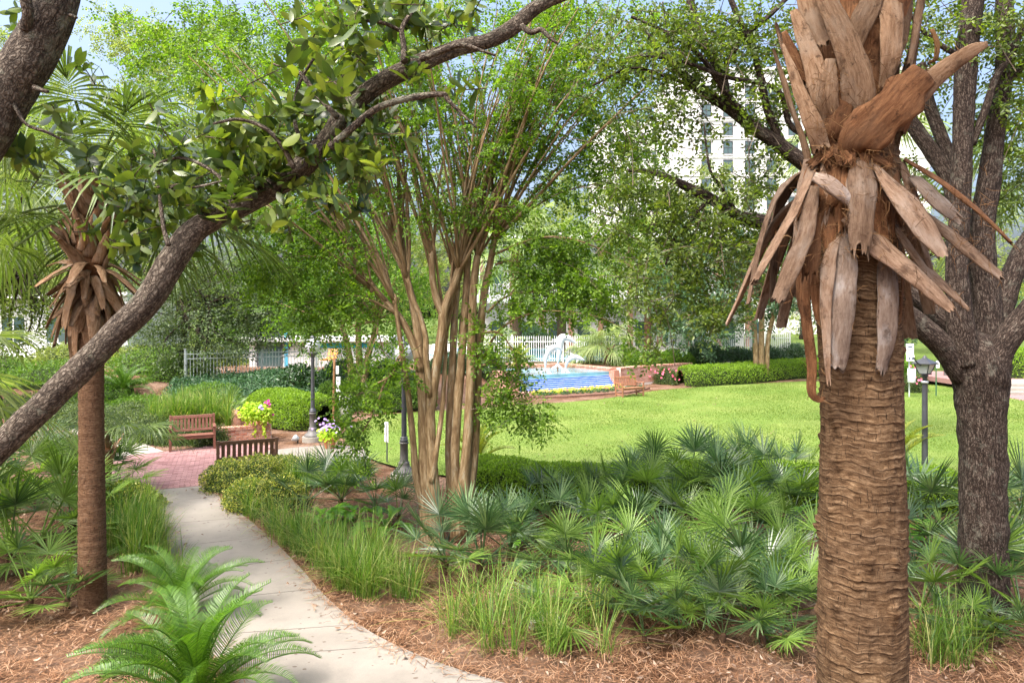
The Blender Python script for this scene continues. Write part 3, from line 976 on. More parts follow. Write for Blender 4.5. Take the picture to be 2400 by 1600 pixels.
for a, b in zip(WL[:-1], WL[1:]):
    brick_run(fw, a, b, 0.0, 0.98, 0.3, 'brick_f', True, 'mortar', 0.24, 0.085, 0.014)

# ------------------------------------------------------------------ dolphins
def dolphin(label, spine, rad, d, fins, side=1.0):
    q = np.array([P(1180 + x / 5.973, 760 + y / 5.973, d) for x, y in spine])
    r = np.array(rad) / 5.973 * d / F
    root = thing('dolphin_statue', label, 'statue', (q[0][0], q[0][1], ZW), 'leaping dolphin statues in the fountain')
    V, FL, A = tube(q, r, 14, 5)
    part('body', root, V, FL, M['statue'], True)
    tg = unit(np.gradient(q, axis=0))
    # flukes
    side_v = np.array([0.85, -0.5, 0.0])
    b = q[0]
    back = -tg[0]
    w = 0.34
    fl = np.array([b + tg[0] * .10, b + side_v * w + back * .16, b + side_v * w * .5 + back * .10, b + back * .03, b - side_v * w * .5 + back * .10, b - side_v * w + back * .16])
    fl2 = np.vstack([fl + np.array([0, 0.0, .015]), fl - np.array([0, 0.03, .03])])
    F6 = [np.array([[0, 1, 2, 3], [0, 3, 4, 5], [9, 8, 7, 6], [11, 10, 9, 6]]), np.array([[0, 6, 7, 1], [1, 7, 8, 2], [2, 8, 9, 3], [3, 9, 10, 4], [4, 10, 11, 5], [5, 11, 6, 0]])]
    part('fluke', root, fl2, F6, M['statue'])
    for (i, dx, dz, ln, wd, dy) in fins:
        c = q[i]
        ln *= 1.0
        dirv = unit(np.array([dx, dy, dz]))
        base = c + dirv * r[i] * 0.7
        tip = c + dirv * (r[i] + ln) - tg[i] * ln * 0.5
        t_ = tg[i] * wd
        thick = unit(np.cross(tg[i], dirv)) * 0.018
        Vf = np.array([base + t_ + thick, base - t_ + thick, tip, base + t_ - thick, base - t_ - thick, (base + t_ * 1.0 + tip) / 2 + tg[i] * 0.02])
        part('fin', root, Vf, [np.array([[0, 1, 2], [4, 3, 2], [0, 2, 5], [3, 5, 2], [0, 5, 3]]), np.array([[0, 3, 4, 1]])], M['statue'])
    return root, q
d1, q1 = dolphin('tallest white dolphin statue leaping upright behind the other two',
    [(758, 575), (768, 500), (778, 420), (786, 330), (795, 240), (825, 185), (890, 185), (945, 215), (990, 245), (1015, 265)],
    [7, 18, 32, 46, 55, 52, 44, 30, 13, 7], 35.4, [(4, -1, .55, .20, .13, 0), (6, .2, -1, .24, .07, -.5), (6, .3, -1, .2, .07, .6)])
d2, q2 = dolphin('white dolphin statue arching over on the fountain\'s left, flukes at a metal rod',
    [(590, 640), (586, 570), (592, 490), (615, 410), (660, 345), (715, 318), (765, 320), (800, 345), (815, 362)],
    [7, 15, 26, 36, 41, 38, 28, 13, 6], 34.6, [(4, -.7, .75, .17, .11, 0), (5, .2, -1, .26, .07, -.3), (3, .7, -.7, .2, .06, -.5)])
d3, q3 = dolphin('smallest white dolphin statue diving rightward low over the fountain water',
    [(868, 645), (872, 590), (890, 530), (930, 480), (985, 458), (1045, 465), (1090, 482), (1120, 494), (1137, 500)],
    [7, 15, 26, 35, 37, 31, 22, 11, 5], 34.9, [(4, -.5, 1, .14, .10, 0), (5, -.1, -1, .2, .06, -.5)])
for nm, q, lb in ((d1, q1, 0), (d2, q2, 1), (d3, q3, 2)):
    b = q[0]
    V, FL, A = tube(np.array([[b[0], b[1], ZW - .15], [b[0], b[1], b[2] + 0.03]]), 0.032, 8, 1)
    part('rod', nm, V, FL, M['post_brown'])

# ------------------------------------------------------------------ swimming pool and deck beyond the fence
V, FL = poly_prism(np.array([[-9, 40.5], [13, 40.5], [15, 66], [-22, 66], [-22, 46]]), 0.4, 0.985)
structure('pool_deck', V, FL, M['concrete2'])
V, FL = poly_prism(np.array([[-1.5, 41.0], [6.5, 41.0], [8, 46], [8, 56], [-6, 57], [-6, 47]]), 0.9, 1.0)
structure('pool_water', V, FL, M['pool'])

# ------------------------------------------------------------------ fences
def fence(name, label, pts, z0, h, mat, gap, pw, rails, post_every, spear=0.12, pick_r=None):
    pts = [np.asarray(p, float) for p in pts]
    root = thing(name, label, 'fence', (pts[0][0], pts[0][1], z0))
    org = ORG[root.name]
    pick = mk_mesh('picket', *box(-pw / 2, pw / 2, -pw / 2, pw / 2, 0.06, h), M[mat])
    post = mk_mesh('post', *join([box(-.035, .035, -.035, .035, -0.15, h + .06), box(-.045, .045, -.045, .045, h + .06, h + .085)])[:2], M[mat])
    for A, B in zip(pts[:-1], pts[1:]):
        L = np.linalg.norm(B - A)
        d = (B - A) / L
        ang = math.atan2(d[1], d[0])
        for rz in rails:
            V, Q = box(0, L, -0.02, 0.02, rz - .02, rz + .02)
            part('rail', root, rotz(V, ang, (A[0], A[1], z0)), Q, M[mat])
        n = int(L / gap)
        for i in range(n):
            p = A + d * (i + .5) * gap
            link('picket', pick, root, np.array([p[0], p[1], z0]) - org, (0, 0, ang))
        m = max(1, int(round(L / post_every)))
        for i in range(m + 1):
            p = A + d * L * i / m
            link('post', post, root, np.array([p[0], p[1], z0]) - org, (0, 0, ang))
    return root
fence('iron_fence', 'grey spear-top metal fence above the ivy bank left of the lawn', [(-13.6, 28.4), (-11.0, 30.0), (-4.2, 31.6)], 0.88, 1.32, 'fence_grey', 0.13, 0.022, (0.15, 0.98, 1.18), 2.4)
fence('picket_fence', 'white pool fence behind the dolphin fountain', [(-3.8, 39.6), (0.0, 40.0), (6.0, 40.2)], 0.95, 1.55, 'white', 0.135, 0.034, (0.22, 1.22), 2.5)
fence('pool_fence', 'white fence behind the blue-green tree on the far right of the pool', [(9.5, 41.2), (17.5, 43.0)], 0.9, 1.7, 'white', 0.14, 0.045, (0.22, 1.4), 2.6)
# ------------------------------------------------------------------ buildings
def facade_windows(root, x0, y, cols, rows, dx, z0, dz, w, h, skip=()):
    org = ORG[root.name]
    fr = join([box(-w / 2, w / 2, -.10, .02, -h / 2, -h / 2 + .09), box(-w / 2, w / 2, -.10, .02, h / 2 - .09, h / 2),
               box(-w / 2, -w / 2 + .09, -.10, .02, -h / 2 + .09, h / 2 - .09), box(w / 2 - .09, w / 2, -.10, .02, -h / 2 + .09, h / 2 - .09),
               box(-.045, .045, -.08, .02, -h / 2 + .09, h / 2 - .09), box(-w / 2 + .09, -.045, -.07, .02, -.035, .035), box(.045, w / 2 - .09, -.07, .02, -.035, .035)])
    mf = mk_mesh('window_frame', fr[0], fr[1], M['iron'])
    mp = mk_mesh('window', *box(-w / 2 + .05, w / 2 - .05, -.03, .01, -h / 2 + .05, h / 2 - .05), M['glass'])
    ms = mk_mesh('sill', *box(-w / 2 - .1, w / 2 + .1, -.16, -.005, -h / 2 - .16, -h / 2 - .02), M['white_wall'])
    for i in range(cols):
        for j in range(rows):
            loc = np.array([x0 + i * dx, y, z0 + j * dz]) - org
            o = link('window', mp, root, loc)
            link('window_frame', mf, o)
            link('sill', ms, o)

def tower():
    d = 110.0
    xa, xb = P(1588, 0, d)[0], P(2180, 0, d)[0]
    zt = P(0, 165, d)[2]
    r = thing('hotel_tower', 'tall white hotel block with dark framed windows seen through the oak branches', 'building', ((xa + xb) / 2, d, 0))
    part('wall', r, *box(xa, xb, d, d + 18, 0, zt), M['white_wall'])
    part('parapet', r, *box(xa - .3, xb + .3, d - .3, d + 18.3, zt, zt + .5), M['white_wall'])
    for k in range(12):
        z = P(0, 325, d)[2] + (k - 9) * 2.98
        part('floor_band', r, *box(xa - .01, xb + .01, d - .12, d - .002, z - .13, z + .13), M['white_wall'])
    facade_windows(r, P(1655, 0, d)[0], d - .02, 9, 7, 3.5, P(0, 303, d)[2] - 4 * 2.98, 2.98, 1.55, 2.1)
    wa, wb = P(1400, 0, d + 14)[0], P(1588, 0, d + 14)[0]
    zt2 = P(0, 292, d + 14)[2]
    r2 = thing('hotel_wing', 'lower white hotel wing with a row of small windows left of the tower', 'building', ((wa + wb) / 2, d + 14, 0))
    part('wall', r2, *box(wa, wb, d + 14, d + 28, 0, zt2), M['white_wall'])
    part('parapet', r2, *box(wa - .2, wb, d + 13.7, d + 28, zt2, zt2 + .45), M['white_wall'])
    facade_windows(r2, P(1432, 0, d + 14)[0], d + 13.98, 6, 5, 1.95, P(0, 322, d + 14)[2] - 4 * 3.2, 3.2, .75, 1.6)
tower()

def lodge():
    d = 62.0
    xa, xb = P(1120, 0, d)[0], P(1760, 0, d)[0]
    r = thing('pool_lodge', 'low white two-storey lodge with brown columns beyond the pool', 'building', ((xa + xb) / 2, d, .95))
    z1, z2 = P(0, 690, d)[2], P(0, 560, d)[2]
    part('wall', r, *box(xa, xb, d + 1.8, d + 12, .9, z2), M['white_wall'])
    part('balcony_slab', r, *box(xa - .2, xb + .2, d - .1, d + 1.79, z1 - .75, z1), M['white'])
    part('roof', r, *box(xa - .6, xb + .6, d - .6, d + 13, z2, z2 + .5), M['white'])
    x = xa + .4
    k = 0
    while x < xb:
        for za, zb in ((.9, z1 - .75), (z1, z2)):
            part('column', r, *box(x - .22, x + .22, d + .2, d + .65, za, zb), M['brownwood'])
            o = part('door', r, *box(x + .7, x + 1.9, d + 1.70, d + 1.79, za + .05, za + 2.3), M['glass'])
            part('door_frame', r, *join([box(x + .6, x + .7, d + 1.66, d + 1.79, za + .05, za + 2.4), box(x + 1.9, x + 2.0, d + 1.66, d + 1.79, za + .05, za + 2.4), box(x + .7, x + 1.9, d + 1.66, d + 1.79, za + 2.3, za + 2.4)])[:2], M['white'])
        part('railing', r, *join([box(x + .25, x + 2.4, d + .1, d + .14, z1 + .9, z1 + .96)] + [box(x + .3 + q * .17, x + .33 + q * .17, d + .1, d + .14, z1, z1 + .9) for q in range(13)])[:2], M['white'])
        x += 2.7
lodge()

def cabana():
    """white pool building glimpsed through the metal fence"""
    d = 37.0
    xa, xb = P(585, 0, d)[0], P(905, 0, d)[0]
    z0 = 0.95
    r = thing('pool_cabana', 'white pool building with dark doorway and blue trim behind the metal fence', 'building', ((xa + xb) / 2, d, z0))
    zt = P(0, 800, d)[2]
    part('wall', r, *box(xa, xb, d, d + 4, z0 - .1, zt), M['white_wall'])
    part('roof', r, *box(xa - .3, xb + .3, d - .4, d + 4.3, zt, zt + .22), M['white'])
    dx = P(632, 0, d)[0]
    part('door', r, *box(dx - .62, dx + .62, d - .02, d + .05, z0, z0 + 1.75), M['glass'])
    part('door_frame', r, *join([box(dx - .7, dx - .62, d - .05, d + .03, z0, z0 + 1.8), box(dx + .62, dx + .7, d - .05, d + .03, z0, z0 + 1.8), box(dx - .62, dx + .62, d - .05, d + .03, z0 + 1.75, z0 + 1.83)])[:2], M['iron'])
    part('trim', r, *box(dx + .8, dx + 1.0, d - .03, d - .002, z0, z0 + 1.8), plain('trim_blue', (0.10, 0.42, 0.60)))
    part('trim', r, *box(xa + 3.2, xb - .4, d - .03, d - .002, z0 + 1.0, z0 + 1.25), M['pool'])
cabana()

def lounger(label, x, y, towel=False):
    z0 = .985
    r = thing('pool_lounger', label, 'lounger', (x, y, z0), 'loungers on the pool deck')
    for sx in (-.28, .24):
        for sy in (-.8, .7):
            part('leg', r, *box(x + sx, x + sx + .04, y + sy, y + sy + .04, z0, z0 + .33), M['white'])
    part('frame', r, *box(x - .3, x + .3, y - .9, y + .9, z0 + .33, z0 + .38), M['white'])
    V = np.array([[x - .27, y - .88, z0 + .385], [x + .27, y - .88, z0 + .385], [x + .27, y + .3, z0 + .385], [x - .27, y + .3, z0 + .385], [x - .27, y + .85, z0 + .85], [x + .27, y + .85, z0 + .85]])
    V = np.vstack([V, V + np.array([0, 0, .05])])
    FL = np.array([[0, 1, 2, 3], [3, 2, 5, 4], [9, 8, 7, 6], [10, 11, 8, 9], [0, 6, 7, 1], [4, 5, 11, 10], [1, 7, 8, 2], [2, 8, 11, 5], [0, 3, 9, 6], [3, 4, 10, 9]])
    part('sling', r, V, FL, M['orange'] if towel else M['white'])
q = P(768, 0, 35.5)
lounger('pool lounger with orange striped towel behind the fence', q[0], 35.9, True)
for k in range(4):
    lounger('white pool lounger behind the picket fence, %s from the dolphins' % ['fourth', 'third', 'second', 'first'][k], -4.8 + k * .95, 42.6 + k * .3)
def white_house():
    d = 46.0
    xa, xb = P(-140, 0, d)[0], P(312, 0, d)[0]
    r = thing('white_pavilion', 'white flat-roofed pavilion glimpsed behind the slim palm', 'building', ((xa + xb) / 2, d, .9))
    zt = P(0, 700, d)[2]
    part('wall', r, *box(xa, xb, d, d + 8, .8, zt), M['white_wall'])
    part('roof', r, *box(xa - .6, xb + .4, d - .8, d + 8.5, zt, zt + .3), M['white'])
    for i in range(4):
        x = xa + 1.2 + i * 3.0
        o = part('window', r, *box(x, x + 1.5, d - .03, d + .02, 1.9, 3.6), M['glass'])
        part('window_frame', r, *join([box(x - .1, x, d - .07, d + .02, 1.8, 3.7), box(x + 1.5, x + 1.6, d - .07, d + .02, 1.8, 3.7), box(x, x + 1.5, d - .07, d + .02, 3.6, 3.7), box(x, x + 1.5, d - .07, d + .02, 1.8, 1.9), box(x + .71, x + .79, d - .06, d - .031, 1.9, 3.6)])[:2], M['white'])
    q = P(292, 0, d - 3)
    part('column', r, *box(q[0] - .35, q[0] + .35, d - 3.3, d - 2.7, .7, zt + .1), M['white'])
    part('canopy', r, *box(P(120, 0, d - 3)[0], q[0] + .5, d - 3.6, d - .801, zt + .1, zt + .32), M['white'])
white_house()
# steps at the far right of the lawn
sx0 = G(2352, 930)
def steps():
    r = structure('terrace', *poly_prism(np.array([[20.5, 26.5], [40, 24], [40, 31.5], [21.5, 31.5]]), -.1, 0.015), M['paver_field'])
    for i in range(3):
        part('step', r, *bbox(22.3, 30, 31.5 + i * .42, 34.5, i * .15, (i + 1) * .15, .012), M['concrete2'])
    part('landing', r, *box(22.3, 30, 33.0, 40, .2, .445), M['paver_field'])
steps()
# ------------------------------------------------------------------ benches
def bench(label, fl, fr, mat, slats, facing=1, w=None):
    """fl, fr: ground points of the front legs as the sitter's right/left (viewer order left to right)"""
    fl, fr = np.asarray(fl)[:2], np.asarray(fr)[:2]
    c = (fl + fr) / 2
    d = unit(fr - fl)
    ang = math.atan2(d[1], d[0]) + (0 if facing == 1 else math.pi)
    w = w or np.linalg.norm(fr - fl)
    r = thing('park_bench', label, 'bench', (c[0], c[1], 0.018), 'slatted garden benches', ang)
    m = M[mat]
    x = w / 2
    def p(name, V, Q, parent=r): return link(name, mk_mesh(name, V, Q, m), parent)
    for s in (-1, 1):
        p('leg', *bbox(s * x - .03, s * x + .03, -.03, .03, 0, .60, .005))
        # rear leg and back post lean back
        V, Q = bbox(s * x - .03, s * x + .03, .42, .48, 0, .90, .005)
        V[:, 1] += np.clip(V[:, 2] - .42, 0, 1) * .22
        p('leg', V, Q)
        V, Q = bbox(s * x - .04, s * x + .04, -.07, .50, .60, .632, .006)
        p('armrest', V, Q)
        p('side_rail', *bbox(s * x - .022, s * x + .022, .031, .419, .32, .38, .004))
        p('stretcher', *bbox(s * x - .02, s * x + .02, .031, .419, .10, .145, .004))
    p('apron', *bbox(-x + .031, x - .031, -.018, .014, .31, .385, .004))
    p('rear_apron', *bbox(-x + .031, x - .031, .43, .465, .32, .39, .004))
    for k in range(5):
        y = -.035 + k * .092
        p('seat_slat', *bbox(-x + .032 if k else -x - .02, x - .032 if k else x + .02, y, y + .08, .39 - .004 * k, .412 - .004 * k, .004))
    def back(V):
        V[:, 1] += np.clip(V[:, 2] - .42, 0, 1) * .22
        return V
    V, Q = bbox(-x + .031, x - .031, .435, .468, .80, .885, .005); p('top_rail', back(V), Q)
    V, Q = bbox(-x + .031, x - .031, .437, .466, .46, .52, .005); p('lower_rail', back(V), Q)
    sw = (2 * x - .09) / slats
    for k in range(slats):
        x0 = -x + .045 + k * sw + sw * .16
        V, Q = bbox(x0, x0 + sw * .66, .444, .46, .521, .799, .003)
        p('back_slat', back(V), Q)
    return r
bench('red-brown slatted bench in front of the dark shrubs, beside the brick planter', G(399, 1061), G(503, 1053), 'wood_red', 11)
bench('dark brown bench turned away from view, its slatted back above the shrubs', G(520, 1119), G(634, 1109), 'wood_dark', 10, -1, 1.2)
bench('orange-brown wooden bench standing on the lawn by the fountain', G(1452, 933), G(1515, 928), 'wood_teak', 10, 1, 1.22)

# ------------------------------------------------------------------ lamps
def globe_lamp(label, x, y, z0=0.0):
    r = thing('street_lamp', label, 'lamp', (x, y, z0), 'black iron garden lamps')
    o = np.array([x, y, z0])
    part('footing', r, *lathe([(0, .10), (.30, .10), (.30, -.1), (0, -.1)][::-1], 24, o), M['concrete2'])
    part('base', r, *lathe([(.24, .102), (.245, .14), (.22, .17), (.16, .22), (.13, .27), (.12, .32), (.125, .34), (.10, .36)], 24, o), M['iron_l'], True)
    part('lower_shaft', r, *lathe([(.10, .36), (.092, .40), (.088, .75), (.105, .76), (.105, .79), (.09, .80)], 20, o), M['iron_l'], True)
    part('collar', r, *lathe([(.075, .80), (.098, .82), (.098, .845), (.075, .86), (.085, .90), (.06, .92)], 20, o), M['iron'], True)
    part('shaft', r, *lathe([(.06, .92), (.052, 2.3), (.058, 2.32), (.058, 2.36), (.05, 2.38), (.075, 2.46), (.14, 2.52), (.15, 2.545), (0, 2.55)], 16, o), M['iron'], True)
    g = part('globe', r, *lathe([(.135, 2.55), (.19, 2.63), (.215, 2.74), (.20, 2.85), (.14, 2.95), (.06, 2.99)], 20, o), M['lamp_glass'], True)
    part('finial', r, *lathe([(.10, 2.97), (.11, 2.99), (.05, 3.03), (.02, 3.06), (.028, 3.09), (0, 3.12)], 16, o), M['iron'], True)
    return r
q = G(733, 1030)
globe_lamp('black globe lamp post on a concrete footing before the bright rounded hedge', q[0], q[1])
globe_lamp('black lamp post half hidden behind the left edge of the multi-stem tree', -2.42, 15.3)
q = G(2216, 899)
globe_lamp('black lamp post on a concrete footing behind the dark oak trunk', q[0], q[1])

def lantern():
    x, y = 9.07, 15.0
    r = thing('lantern_post', 'square lantern with frosted panes on a slim black post behind the palmettos', 'lamp', (x, y, 0))
    o = np.array([x, y, 0])
    zb = 2.335
    part('post', r, *lathe([(.065, -.1), (.062, .4), (.055, 2.0), (.05, zb - .06), (.075, zb - .04), (.06, zb - .0)], 14, o), M['iron'], True)
    part('ring', r, *lathe([(.064, 2.14), (.075, 2.15), (.075, 2.18), (.064, 2.19)], 14, o), M['galv'], True)
    a, b = .085, .155
    zt = zb + .225
    part('tray', r, *box(x - .095, x + .095, y - .095, y + .095, zb, zb + .025), M['iron'])
    cr = [(-1, -1), (1, -1), (1, 1), (-1, 1)]
    rot = math.radians(35)
    def cn(s, z): 
        out = []
        for i, j in cr:
            out.append(np.array([x + (i * math.cos(rot) - j * math.sin(rot)) * s, y + (i * math.sin(rot) + j * math.cos(rot)) * s, z]))
        return out
    lo, hi = cn(a, zb + .025), cn(b, zt)
    for k in range(4):
        k2 = (k + 1) % 4
        V, FL, A = tube(np.array([lo[k], hi[k]]), .011, 6, 1)
        part('lantern_bar', r, V, FL, M['iron'])
        cc = np.array([x, y, 0])
        f = lambda p: p + (cc * [1, 1, 0] + [0, 0, p[2]] - p) * .06
        Vp = np.array([f(lo[k]), f(lo[k2]), f(hi[k2]), f(hi[k])])
        n = unit(np.cross(Vp[1] - Vp[0], Vp[3] - Vp[0])) * .004
        part('pane', r, np.vstack([Vp + n, Vp - n]), _BOXF, M['lamp_glass'])
    e = cn(.20, zt)
    t = cn(.05, zt + .12)
    V = np.array(e + cn(.20, zt + .018) + t)
    FL = [np.array([[3, 2, 1, 0]]), np.array([[i, (i + 1) % 4, 4 + (i + 1) % 4, 4 + i] for i in range(4)]), np.array([[4 + i, 4 + (i + 1) % 4, 8 + (i + 1) % 4, 8 + i] for i in range(4)]), np.array([[8, 9, 10, 11]])]
    part('roof', r, V, FL, M['iron'])
    part('finial', r, *lathe([(.055, zt + .12), (.05, zt + .145), (.03, zt + .15), (.032, zt + .17), (0, zt + .195)], 12, o), M['iron'], True)
    V, FL, A = tube(np.array([[x - .15, y - .1, zt - .02], [x - .26, y - .14, zt + .05], [x - .36, y - .18, zt + .16]]), [.02, .016, .012], 8, 3)
    part('arm', r, V, FL, M['iron'])
lantern()

# ------------------------------------------------------------------ signs, bin, station
def sign_post():
    q = G(783, 1008)
    r = thing('sign_post', 'tall thin brown post with two small white panels left of the lawn', 'sign', q)
    h = P(0, 838, q[1])[2]
    V, FL, A = tube(np.array([[q[0], q[1], -.05], [q[0] - .01, q[1], h * .5], [q[0] + .015, q[1], h]]), [.045, .04, .036], 8, 3)
    part('post', r, V, FL, M['post_brown'], True)
    d = q[1]
    a, b = P(792, 882, d), P(800, 917, d)
    part('panel', r, *bbox(a[0] - .02, b[0], d - .14, d - .07, b[2], a[2], .006), M['white'])
    a, b = P(791, 857, d), P(796, 876, d)
    part('panel', r, *bbox(a[0] - .02, b[0], d - .12, d - .07, b[2], a[2], .006), M['white'])
sign_post()
def lawn_sign():
    q = G(903, 1084)
    r = thing('lawn_sign', 'white panel sign on a thin dark stake at the left lawn edge', 'sign', q)
    d = q[1]
    a, b = P(895, 988, d), P(912, 1036, d)
    V, Q = bbox(-.10, .10, -.012, .012, b[2], a[2], .008)
    part('panel', r, rotz(V, -.9, (q[0] + .03, q[1], 0)), Q, M['white'])
    part('stake', r, *box(q[0] + .035, q[0] + .065, q[1] - .05, q[1] - .02, -.05, a[2] - .02), M['iron'])
lawn_sign()
def bin_():
    q = G(810, 990)
    r = thing('litter_bin', 'pale khaki cylindrical litter bin beside the brown post', 'bin', q)
    o = q
    part('body', r, *lathe([(.19, .0), (.195, .03), (.205, .55), (.205, .60), (.21, .61), (.215, .86), (.20, .88)], 24, o), M['bin'], True)
    part('lid', r, *lathe([(.218, .86), (.222, .89), (.20, .91), (.09, .915), (.0, .915)], 24, o), M['bin'], True)
    part('handle', r, *bbox(q[0] - .06, q[0] + .13, q[1] - .225, q[1] - .205, .80, .835, .004), M['black'])
bin_()
def station():
    d = 30.5
    x = P(2131, 0, d)[0]
    r = thing('waste_station', 'white bag dispenser sign above a grey metal bin on the far lawn edge', 'sign', (x, d, 0))
    V, FL, A = tube(np.array([[x, d, -.05], [x, d, 2.4]]), .03, 8, 1)
    part('post', r, V, FL, M['galv'])
    a, b = P(2128, 805, d), P(2146, 846, d)
    w = .17
    part('panel', r, *bbox(x - w, x + w, d - .07, d - .035, b[2] + .28, a[2], .006), M['white'])
    part('dispenser', r, *bbox(x - w + .01, x + w - .01, d - .14, d - .031, b[2], b[2] + .27, .01), M['white'])
    for k in range(2):
        part('slot', r, *box(x - .11 + k * .14, x - .03 + k * .14, d - .146, d - .139, b[2] + .08, b[2] + .17), M['print'])
    for k, (z, w2) in enumerate(((.62, .09), (.50, .12), (.44, .11), (.38, .12))):
        part('print_line', r, *box(x - w2, x + w2, d - .076, d - .0705, b[2] + z - .012, b[2] + z + (.05 if k == 0 else .012)), M['print'])
    e, f = P(0, 863, d)[2], P(0, 895, d)[2]
    part('bin', r, *lathe([(.0, f), (.16, f), (.165, f + .02), (.165, e), (.155, e), (.155, e - .03), (0, e - .03)], 20, (x, d - .18, 0)), M['galv'], True)
station()
def green_sign():
    d = 31.0
    x = P(2194, 0, d)[0]
    r = thing('edge_sign', 'small white sign on a green post right of the lantern', 'sign', (x, d, 0))
    part('post', r, *box(x - .02, x + .02, d - .02, d + .02, -.05, P(0, 845, d)[2]), M['green_post'])
    a, b = P(2193, 845, d), P(2199, 862, d)
    part('panel', r, *bbox(x - .02, x + .13, d - .05, d - .021, b[2], a[2], .005), M['white'])
green_sign()
def small_bits():
    q = G(698, 1036)
    r = thing('ground_spotlight', 'small pale spotlight on the mulch beside the lamp footing', 'light', q)
    V, FL = lathe([(0, 0), (.08, 0), (.10, .14), (.095, .15), (.06, .13), (0, .13)], 16)
    V = V @ np.array([[.6, 0, -.8], [0, 1, 0], [.8, 0, .6]]).T + q + [0, 0, .06]
    part('housing', r, V, FL, M['galv'], True)
    part('stake', r, *box(q[0] - .015, q[0] + .015, q[1] - .01, q[1] + .02, -.1, .1), M['black'])
    pts = np.array([G(505, 1700), G(520, 1640), G(535, 1592), G(541, 1566), G(549, 1556)])
    pts[:, 2] = [.02, .05, .10, .12, .05]
    V, FL, A = tube(pts, .022, 8, 4)
    solo('irrigation_hose', 'short black hose poking up beside the path under the front cycad', 'hose', V, FL, M['black'], pts[0], True)
    q = G(1272, 1452)
    V, Q = bbox(-.19, .19, -.13, .13, -.05, .05, .012)
    solo('valve_box', 'beige irrigation box lid half hidden in the grass', 'box', rotz(V, .25, q), Q, M['bin'], q)
small_bits()
# ------------------------------------------------------------------ leaf and frond templates
def leaf6(l=1.0, w=0.4, fold=0.12, bend=0.1):
    V = np.array([[0, 0, 0], [.3 * l, w * .42, fold * w], [.7 * l, w * .42, fold * w - bend * l * .4], [l, 0, -bend * l], [.7 * l, -w * .42, fold * w - bend * l * .4], [.3 * l, -w * .42, fold * w]])
    return V, np.array([[0, 3, 2, 1], [0, 5, 4, 3]])
def leaf4(l=1.0, w=0.5):
    return np.array([[0, 0, 0], [.48 * l, w * .5, .06 * l], [l, 0, -.05 * l], [.48 * l, -w * .5, .06 * l]]), np.array([[0, 3, 2, 1]])

def spray(rng, n, L, l, w, droop=.25, tmpl=leaf4, spread=55, tip=True):
    """a leafy twig along +X, alternate leaves"""
    pos, dr, up, sc = [], [], [], []
    for i in range(n):
        s = (i + .6) / n
        a = math.radians(spread * rng.uniform(.7, 1.25)) * (1 if i % 2 else -1)
        if i == n - 1: a *= .2
        pos.append([s * L, rng.normal(0, .02) * L, -droop * L * s * s])
        dz = rng.normal(-.15 - droop * s, .3)
        dr.append([math.cos(a), math.sin(a), dz])
        up.append([rng.normal(0, .35), rng.normal(0, .35), 1])
        sc.append(rng.uniform(.75, 1.2))
    return scatter(tmpl(l, w), np.array(pos), frames(np.array(dr), np.array(up)), np.array(sc))

def spray_set(seed, k, n, L, l, w, **kw):
    rng = np.random.default_rng(seed)
    return [spray(rng, n, L, l, w, **kw) for _ in range(k)]

def strip(C, W, S, fold=0.0, N=None):
    """ribbon: centre line C, half widths W, side vectors S; with a centre crease"""
    m = len(C)
    A = C + S * W[:, None]
    B = C - S * W[:, None]
    if N is not None and fold:
        Cc = C - N * (W * fold)[:, None]
        V = np.stack([A, Cc, B], 1).reshape(-1, 3)
        i = np.arange(m - 1)[:, None] * 3
        Q = np.concatenate([np.stack([i[:, 0] + a, i[:, 0] + a + 1, i[:, 0] + a + 4, i[:, 0] + a + 3], 1) for a in (0, 1)])
        return V, Q
    V = np.stack([A, B], 1).reshape(-1, 3)
    i = np.arange(m - 1) * 2
    return V, np.stack([i, i + 1, i + 3, i + 2], 1)

def fan_frond(rng, el, pet=0.6, R=0.45, nseg=22, spread=230, droop=.1, pr=.008, split=.38, costa=.0, fold=.35, cup=.12, pdroop=.15, sections=(0, .2, .45, .75, 1.0), wfac=1.0, tipdroop=None):
    """palm fan in the XZ plane heading +X at elevation el (radians); gravity bends it"""
    n = 6
    e = el
    c = [np.zeros(3)]
    for i in range(n):
        c.append(c[-1] + np.array([math.cos(e), 0, math.sin(e)]) * pet / n)
        e -= pdroop / n * (1.2 if el > .2 else .7)
    c = np.array(c)
    parts = [tube(c, np.linspace(pr * 1.5, pr, n + 1), 5, 1)[:2]]
    h = c[-1]
    t = np.array([math.cos(e), 0, math.sin(e)])
    y = np.array([0, 1.0, 0])
    nn = np.cross(t, y)
    nn = nn if nn[2] > 0 else -nn
    half = math.radians(spread) / 2
    da = 2 * half / nseg
    s = np.array(sections)
    for i in range(nseg):
        a = -half + (i + .5) * da
        d = math.cos(a) * t + math.sin(a) * y
        d = unit(d + nn * cup * (1 - .4 * math.cos(a)) + rng.normal(0, .035, 3))
        L = R * (.72 + .28 * math.cos(a * .75)) * rng.uniform(.9, 1.07)
        off = h + t * costa * R * max(0, math.cos(a))
        g = droop * rng.uniform(.7, 1.4)
        C = off + d[None] * (s * L)[:, None]
        td = droop if tipdroop is None else tipdroop
        C[:, 2] -= g * L * s ** 2 + td * L * np.clip(s - .5, 0, 1) ** 2 * 2.0 * rng.uniform(.5, 1.5)
        wmax = split * L * da * .5 * wfac
        W = np.interp(s, [0, split, split + .25, .9, 1], [.004, wmax, wmax * .9, wmax * .35, .0006])
        S = unit(np.cross(nn, d))
        parts.append(strip(C, W, np.repeat(S[None], len(s), 0), fold, np.repeat(nn[None], len(s), 0)))
    return join(parts)[:2]

